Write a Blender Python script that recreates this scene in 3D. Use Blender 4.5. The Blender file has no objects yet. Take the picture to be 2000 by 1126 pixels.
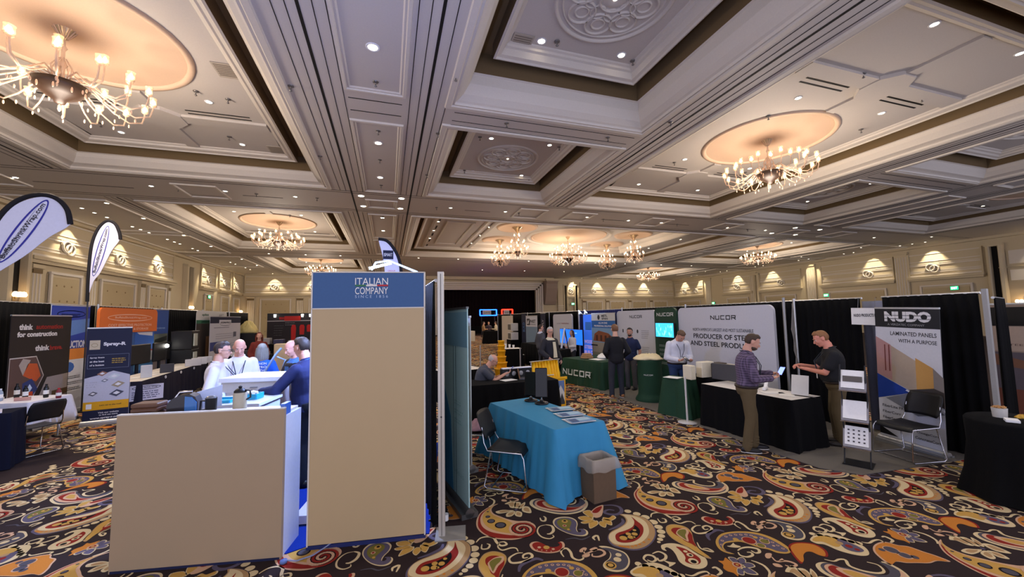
import bpy, math, random
import numpy as np
from mathutils import Vector, Matrix, Euler
random.seed(7)
PI = math.pi
sc = bpy.context.scene
col = sc.collection
# ---------------------------------------------------------------- camera
EYE = 2.03
YAW, PIT, ROL, FPX = 0.30947, 0.07480, -0.018546, 756.79
def cam_axes():
    cy, sy, cp, sp = math.cos(YAW), math.sin(YAW), math.cos(PIT), math.sin(PIT)
    f = Vector((sy*cp, cy*cp, sp)); r = Vector((cy, -sy, 0)); u = r.cross(f)
    cr, sr = math.cos(ROL), math.sin(ROL)
    return cr*r + sr*u, -sr*r + cr*u, f
R_, U_, F_ = cam_axes()
cd = bpy.data.cameras.new('camera'); cam = bpy.data.objects.new('camera', cd); col.objects.link(cam)
cd.sensor_width = 36; cd.lens = FPX/2000*36; cd.clip_start = .05; cd.clip_end = 300
m = Matrix.Identity(4)
for i in range(3):
    m[i][0] = R_[i]; m[i][1] = U_[i]; m[i][2] = -F_[i]
m.translation = Vector((0, 0, EYE)); cam.matrix_world = m
sc.camera = cam
# ---------------------------------------------------------------- world, exposure
w = bpy.data.worlds.new('world'); sc.world = w; w.use_nodes = True
w.node_tree.nodes['Background'].inputs[0].default_value = (.78, .78, 1.0, 1)
w.node_tree.nodes['Background'].inputs[1].default_value = 1.22
vs = sc.view_settings
vs.view_transform = 'Standard'; vs.look = 'None'; vs.gamma = 1; vs.use_curve_mapping = False
vs.exposure = 0.62
sc.cycles.max_bounces = 6; sc.cycles.diffuse_bounces = 3; sc.cycles.glossy_bounces = 3
sc.cycles.transmission_bounces = 4; sc.cycles.transparent_max_bounces = 8
sc.cycles.sample_clamp_indirect = 4; sc.cycles.sample_clamp_direct = 12
sc.cycles.caustics_reflective = False; sc.cycles.caustics_refractive = False
# ---------------------------------------------------------------- lights of the hall
ZC = 7.4
def lamp(kind, name, loc, energy, color, radius=.1, spot=None, blend=.5, target=None, size=None):
    ld = bpy.data.lights.new(name, kind); ld.energy = energy; ld.color = color
    if kind == 'AREA':
        ld.shape = 'RECTANGLE'; ld.size, ld.size_y = size
    else:
        ld.shadow_soft_size = radius
    if spot: ld.spot_size = spot; ld.spot_blend = blend
    o = bpy.data.objects.new(name, ld); col.objects.link(o); o.location = loc
    if target is not None:
        o.rotation_euler = (Vector(target)-Vector(loc)).to_track_quat('-Z', 'Y').to_euler()
    return o
WARM = (1, .84, .69); WALLC = (1, .84, .60); DOWN = (1, .9, .78)
BIG_CH = [(-6.4, 10.0), (12.75, 9.9), (-6.4, 26.6), (-6.4, 42.0), (31.9, 26.4), (31.9, 42.0)]
CENTRE_CH = (13.9, 29.3)
SMALL_CH = [(8.8, 26.0), (8.8, 31.9), (18.9, 32.4), (18.8, 26.4)]
for x, y in BIG_CH + [CENTRE_CH]:
    lamp('POINT', 'chandelier_light', (x, y, 5.9), 400, WARM, .6)
for x, y in SMALL_CH:
    lamp('POINT', 'chandelier_light', (x, y, 5.9), 130, WARM, .4)
# recessed downlights that really throw light
for x in (-12.8, -6.4, -.32, 4.3, 8.8, 12.8, 17.5, 24, 31):
    for y in (4.6, 10.5, 18.4, 26, 34.5, 43):
        e = 165 if x > 3 else 120
        lamp('SPOT', 'downlight_beam', (x, y, 7.32), e, DOWN, .12, math.radians(125), .7, (x, y, 0))
# wall washers close to the walls, one above each knot of the frieze
WASH = []
for y in (25.36, 29.39, 33.42, 40.6, 44.2, 47.6): WASH.append((-15.6, y, 1, 0))
for x in (-12.3, -8.3, -4.0, 0): WASH.append((x, 50, 0, -1))
for x in (25, 29.0, 33.0, 37.0): WASH.append((x, 50, 0, -1))
for y in (47.5, 44.3, 38.2, 33.5, 29.0, 23.6, 19.5, 13.6): WASH.append((42.6, y, -1, 0))
for wx, wy, nx, ny in WASH:
    lamp('SPOT', 'wall_washer_beam', (wx+nx*.55, wy+ny*.55, 7.33), 420, WALLC, .04, math.radians(75), .6, (wx+nx*.12, wy+ny*.12, 5.2))
lamp('POINT', 'led_arm_light', (-.3, 5.35, 2.95), 190, (.36, .46, 1), .08)
# blue white LED arm light of the italian booth and the cool light it throws into the stand
lamp('AREA', 'led_arm_light', (-.12, 5.14, 2.66), 75, (.33, .5, 1), target=(-1.7, 6.0, .6), size=(.34, .08))
lamp('AREA', 'led_arm_light', (-1.9, 7.9, 3.2), 60, (.42, .6, 1), target=(-1.9, 6.2, .8), size=(.5, .1))
# ---------------------------------------------------------------- materials
def lin(c):
    c = c/255.
    return c/12.92 if c <= .04045 else ((c+.055)/1.055)**2.4
_mc = {}
def M(rgb, rough=.6, metal=0, em=0, tex=None, alpha=1, trans=0, k=1):
    """procedural principled material; tex: (scale, amount, bump) of a noise that varies colour and relief"""
    key = (rgb, rough, metal, em, tex, alpha, trans, k)
    if key in _mc: return _mc[key]
    mt = bpy.data.materials.new('paint_%d_%d_%d' % rgb); mt.use_nodes = True
    nt = mt.node_tree; b = nt.nodes['Principled BSDF']
    c = tuple(lin(v)*k for v in rgb) + (1,)
    b.inputs['Base Color'].default_value = c
    b.inputs['Roughness'].default_value = rough; b.inputs['Metallic'].default_value = metal
    b.inputs['Specular IOR Level'].default_value = .15 if rough >= .9 else .35
    if em:
        b.inputs['Emission Color'].default_value = c; b.inputs['Emission Strength'].default_value = em
    if alpha < 1: b.inputs['Alpha'].default_value = alpha
    if trans: b.inputs['Transmission Weight'].default_value = trans
    if not em:
        s, a, bp = tex or (35, .06, 0)
        n = nt.nodes.new('ShaderNodeTexNoise'); n.inputs['Scale'].default_value = s; n.inputs['Detail'].default_value = 3
        tc = nt.nodes.new('ShaderNodeTexCoord'); nt.links.new(tc.outputs['Object'], n.inputs['Vector'])
        r = nt.nodes.new('ShaderNodeMapRange'); r.inputs['To Min'].default_value = 1-a; r.inputs['To Max'].default_value = 1+a
        nt.links.new(n.outputs['Fac'], r.inputs['Value'])
        mx = nt.nodes.new('ShaderNodeMix'); mx.data_type = 'RGBA'; mx.blend_type = 'MULTIPLY'
        mx.inputs['Factor'].default_value = 1; mx.inputs['A'].default_value = c
        nt.links.new(r.outputs['Result'], mx.inputs['B']); nt.links.new(mx.outputs['Result'], b.inputs['Base Color'])
        if bp:
            bm_ = nt.nodes.new('ShaderNodeBump'); bm_.inputs['Strength'].default_value = bp; bm_.inputs['Distance'].default_value = .01
            nt.links.new(n.outputs['Fac'], bm_.inputs['Height']); nt.links.new(bm_.outputs['Normal'], b.inputs['Normal'])
    _mc[key] = mt
    return mt
PLASTER = M((198, 191, 183), .65); PLASTER2 = M((210, 202, 190), .6); COVE_SHADE = M((112, 92, 62), .8)  # cove slots: the shade of the unlit gap is put into their brown colour
WALLM = M((196, 182, 152), .7); WALLD = M((180, 164, 130), .75); TRACK = M((14, 12, 12), .8); DOME = M((208, 180, 154), .6)
BLACKC = M((15, 15, 16), .95, tex=(60, .25, .3), k=.55); BLACK = M((18, 18, 20), .5); WHITE = M((225, 225, 228), .5)
ALU = M((190, 190, 188), .35, .8); CHROME = M((200, 200, 205), .18, 1.0); GREEN = M((22, 58, 36), .8, tex=(40, .1, .1))
GREY = M((120, 120, 120), .6); PAPER = M((232, 230, 224), .7)
# ---------------------------------------------------------------- mesh builder
class MB:
    def __init__(s): s.v = []; s.f = []; s.m = []; s.mats = []; s.sm = []
    def mi(s, mat):
        if mat not in s.mats: s.mats.append(mat)
        return s.mats.index(mat)
    def add(s, vs_, fs, mat, smooth=False):
        o = len(s.v); s.v += [tuple(p) for p in vs_]; k = s.mi(mat)
        for f in fs: s.f.append(tuple(i+o for i in f)); s.m.append(k); s.sm.append(smooth)
        return s
    def box(s, c, d, mat, rz=0, rx=0, ry=0, bev=0):
        x, y, z = d[0]/2, d[1]/2, d[2]/2
        if bev:
            b = min(bev, x*.9, y*.9, z*.9); P = []
            for sz in (-1, 1):
                for (ex, ey, ez) in (((x-b), (y-b), z), (x, y, z-b)) if sz > 0 else ((x, y, z-b), ((x-b), (y-b), z)):
                    pass
            rings = [(x-b, y-b, -z), (x, y, -z+b), (x, y, z-b), (x-b, y-b, z)]
            for (ax, ay, az) in rings:
                bb = b*.8 if ax == x else 0
                P += [(-ax+bb, -ay, az), (ax-bb, -ay, az), (ax, -ay+bb, az), (ax, ay-bb, az), (ax-bb, ay, az), (-ax+bb, ay, az), (-ax, ay-bb, az), (-ax, -ay+bb, az)]
            F = [tuple(reversed(range(8))), tuple(range(24, 32))]
            for r in range(3):
                for i in range(8): j = (i+1) % 8; F.append((r*8+i, r*8+j, r*8+8+j, r*8+8+i))
        else:
            P = [(-x, -y, -z), (x, -y, -z), (x, y, -z), (-x, y, -z), (-x, -y, z), (x, -y, z), (x, y, z), (-x, y, z)]
            F = [(3, 2, 1, 0), (4, 5, 6, 7), (0, 1, 5, 4), (1, 2, 6, 5), (2, 3, 7, 6), (3, 0, 4, 7)]
        e = Euler((rx, ry, rz)).to_matrix(); c = Vector(c)
        return s.add([e @ Vector(p) + c for p in P], F, mat)
    def span(s, a, b, mat, bev=0):
        return s.box([(a[i]+b[i])/2 for i in range(3)], [abs(b[i]-a[i]) for i in range(3)], mat, bev=bev)
    def rod(s, p0, p1, r, mat, n=8, r1=None, caps=True):
        p0, p1 = Vector(p0), Vector(p1); r1 = r if r1 is None else r1
        q = (p1-p0).to_track_quat('Z', 'Y').to_matrix(); P = []
        for p, rr in ((p0, r), (p1, r1)):
            for i in range(n):
                a = 2*PI*i/n; P.append(p + q @ Vector((rr*math.cos(a), rr*math.sin(a), 0)))
        F = [(i, (i+1) % n, n+(i+1) % n, n+i) for i in range(n)]
        s.add(P, F, mat, True)
        if caps: s.add(P, [tuple(reversed(range(n))), tuple(range(n, 2*n))], mat)
        return s
    def tube(s, pts, r, mat, n=6, closed=False):
        pts = [Vector(p) for p in pts]; N = len(pts); P = []; up = None
        for i, p in enumerate(pts):
            a = pts[(i-1) % N] if (closed or i > 0) else p; b = pts[(i+1) % N] if (closed or i < N-1) else p
            t = (b-a).normalized()
            if up is None: up = t.orthogonal().normalized()
            up = (up - t*up.dot(t)); up = up.normalized() if up.length > 1e-6 else t.orthogonal().normalized()
            sd = t.cross(up); rr = r[i] if isinstance(r, (list, tuple)) else r
            for k in range(n):
                g = 2*PI*k/n; P.append(p + up*(rr*math.cos(g)) + sd*(rr*math.sin(g)))
        F = []
        for i in range(N if closed else N-1):
            j = (i+1) % N
            for k in range(n): F.append((i*n+k, i*n+(k+1) % n, j*n+(k+1) % n, j*n+k))
        s.add(P, F, mat, True)
        if not closed: s.add(P, [tuple(reversed(range(n))), tuple(range((N-1)*n, N*n))], mat)
        return s
    def lathe(s, prof, mat, n=16, c=(0, 0, 0), sx=1, sy=1, smooth=True):
        P = []; c = Vector(c)
        for r, z in prof:
            for i in range(n):
                a = 2*PI*i/n; P.append(c+Vector((r*sx*math.cos(a), r*sy*math.sin(a), z)))
        F = []
        for k in range(len(prof)-1):
            for i in range(n): j = (i+1) % n; F.append((k*n+i, k*n+j, k*n+n+j, k*n+n+i))
        s.add(P, F, mat, smooth)
        if prof[0][0] > 1e-4: s.add(P, [tuple(reversed(range(n)))], mat)
        if prof[-1][0] > 1e-4: s.add(P, [tuple(range(len(P)-n, len(P)))], mat)
        return s
    def poly(s, pts, y0, y1, mat):
        """prism of an outline drawn in the x-z plane, from y0 (front) to y1"""
        n = len(pts); ar = sum(pts[i][0]*pts[(i+1) % n][1]-pts[(i+1) % n][0]*pts[i][1] for i in range(n))
        if ar < 0: pts = pts[::-1]
        P = [(x, y0, z) for x, z in pts] + [(x, y1, z) for x, z in pts]
        F = [tuple(range(n)), tuple(reversed(range(n, 2*n)))] + [(i, n+i, n+(i+1) % n, (i+1) % n) for i in range(n)]
        return s.add(P, F, mat)
    def rect(s, x0, z0, x1, z1, y, mat, t=.0015):
        return s.poly([(x0, z0), (x1, z0), (x1, z1), (x0, z1)], y-t, y, mat)
    def prism(s, pts, z0, z1, mat):
        n = len(pts); ar = sum(pts[i][0]*pts[(i+1) % n][1]-pts[(i+1) % n][0]*pts[i][1] for i in range(n))
        if ar < 0: pts = pts[::-1]
        P = [(x, y, z0) for x, y in pts] + [(x, y, z1) for x, y in pts]
        F = [tuple(reversed(range(n))), tuple(range(n, 2*n))] + [(i, (i+1) % n, n+(i+1) % n, n+i) for i in range(n)]
        return s.add(P, F, mat)
    def ell(s, c, r, mat, n=14, m=9, rot=None):
        P = []; c = Vector(c); rot = rot or Matrix.Identity(3)
        for j in range(1, m):
            t = PI*j/m
            for i in range(n):
                a = 2*PI*i/n
                P.append(c + rot @ Vector((r[0]*math.sin(t)*math.cos(a), r[1]*math.sin(t)*math.sin(a), -r[2]*math.cos(t))))
        F = []
        for j in range(m-2):
            for i in range(n): k = (i+1) % n; F.append((j*n+i, j*n+k, j*n+n+k, j*n+n+i))
        b = len(P); P += [c + rot @ Vector((0, 0, -r[2])), c + rot @ Vector((0, 0, r[2]))]
        for i in range(n): F.append((b, (i+1) % n, i)); F.append((b+1, (m-2)*n+i, (m-2)*n+(i+1) % n))
        return s.add(P, F, mat, True)
    def text(s, txt, x, z, width, mat, y=-.003, h=None, bold=0., t=.0012, ang=0, shear=0, center=True, maxh=None):
        """lettering in the x-z plane, facing -y, fitted to a width"""
        vs_, fs = glyphs(txt, bold)
        if not vs_: return s
        xs = [v[0] for v in vs_]; zs = [v[1] for v in vs_]
        W = max(xs)-min(xs); Hh = max(zs)-min(zs); k = width/W; kz = k if h is None else h/Hh
        cx = (max(xs)+min(xs))/2 if center else min(xs); cz = (max(zs)+min(zs))/2
        ca, sa = math.cos(ang), math.sin(ang); P = []
        for a, b in vs_:
            u, v = (a-cx)*k + (b-cz)*kz*shear, (b-cz)*kz
            P.append((x+u*ca-v*sa, y, z+u*sa+v*ca))
        return s.add(P, fs, mat)
    def warp(s, fn):
        s.v = [tuple(fn(Vector(p))) for p in s.v]; return s
    def mesh(s, name):
        me = bpy.data.meshes.new(name); me.from_pydata(s.v, [], s.f)
        for mt in s.mats: me.materials.append(mt)
        me.polygons.foreach_set('material_index', s.m); me.polygons.foreach_set('use_smooth', s.sm); me.update()
        return me
    def build(s, name, parent=None, **tags):
        return link(name, s.mesh(name), parent, **tags)
_gc = {}
def glyphs(txt, bold):
    k = (txt, bold)
    if k in _gc: return _gc[k]
    cu = bpy.data.curves.new('t', 'FONT'); cu.body = txt; cu.size = 1; cu.offset = bold; cu.resolution_u = 3; cu.fill_mode = 'FRONT'
    o = bpy.data.objects.new('t', cu); col.objects.link(o)
    dg = bpy.context.evaluated_depsgraph_get(); me = o.evaluated_get(dg).to_mesh()
    r = ([(v.co.x, v.co.y) for v in me.vertices], [tuple(p.vertices) for p in me.polygons])
    o.evaluated_get(dg).to_mesh_clear(); bpy.data.objects.remove(o); bpy.data.curves.remove(cu)
    _gc[k] = r
    return r
def setp(o, label=None, cat=None, group=None, kind=None):
    if label: o['label'] = label
    if cat: o['category'] = cat
    if group: o['group'] = group
    if kind: o['kind'] = kind
    return o
def link(name, me, parent=None, loc=None, rz=None, label=None, cat=None, group=None, kind=None):
    o = bpy.data.objects.new(name, me); col.objects.link(o)
    if parent: o.parent = parent
    if loc is not None: o.location = loc
    if rz is not None: o.rotation_euler = (0, 0, rz)
    return setp(o, label, cat, group, kind)
def thing(name, label, cat, loc=(0, 0, 0), rz=0, group=None):
    return link(name, None, None, loc, rz, label, cat, group)
def copy_tree(o, parent=None):
    c = o.copy(); col.objects.link(c)
    if parent: c.parent = parent
    for ch in list(o.children): copy_tree(ch, c)
    return c
def dup(o, loc, rz=0, label=None, group=None, sc_=None):
    c = copy_tree(o); c.location = loc; c.rotation_euler = (0, 0, rz)
    if sc_: c.scale = sc_
    return setp(c, label, None, group)
def ang(p, q): return math.atan2(q[1]-p[1], q[0]-p[0])
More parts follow.
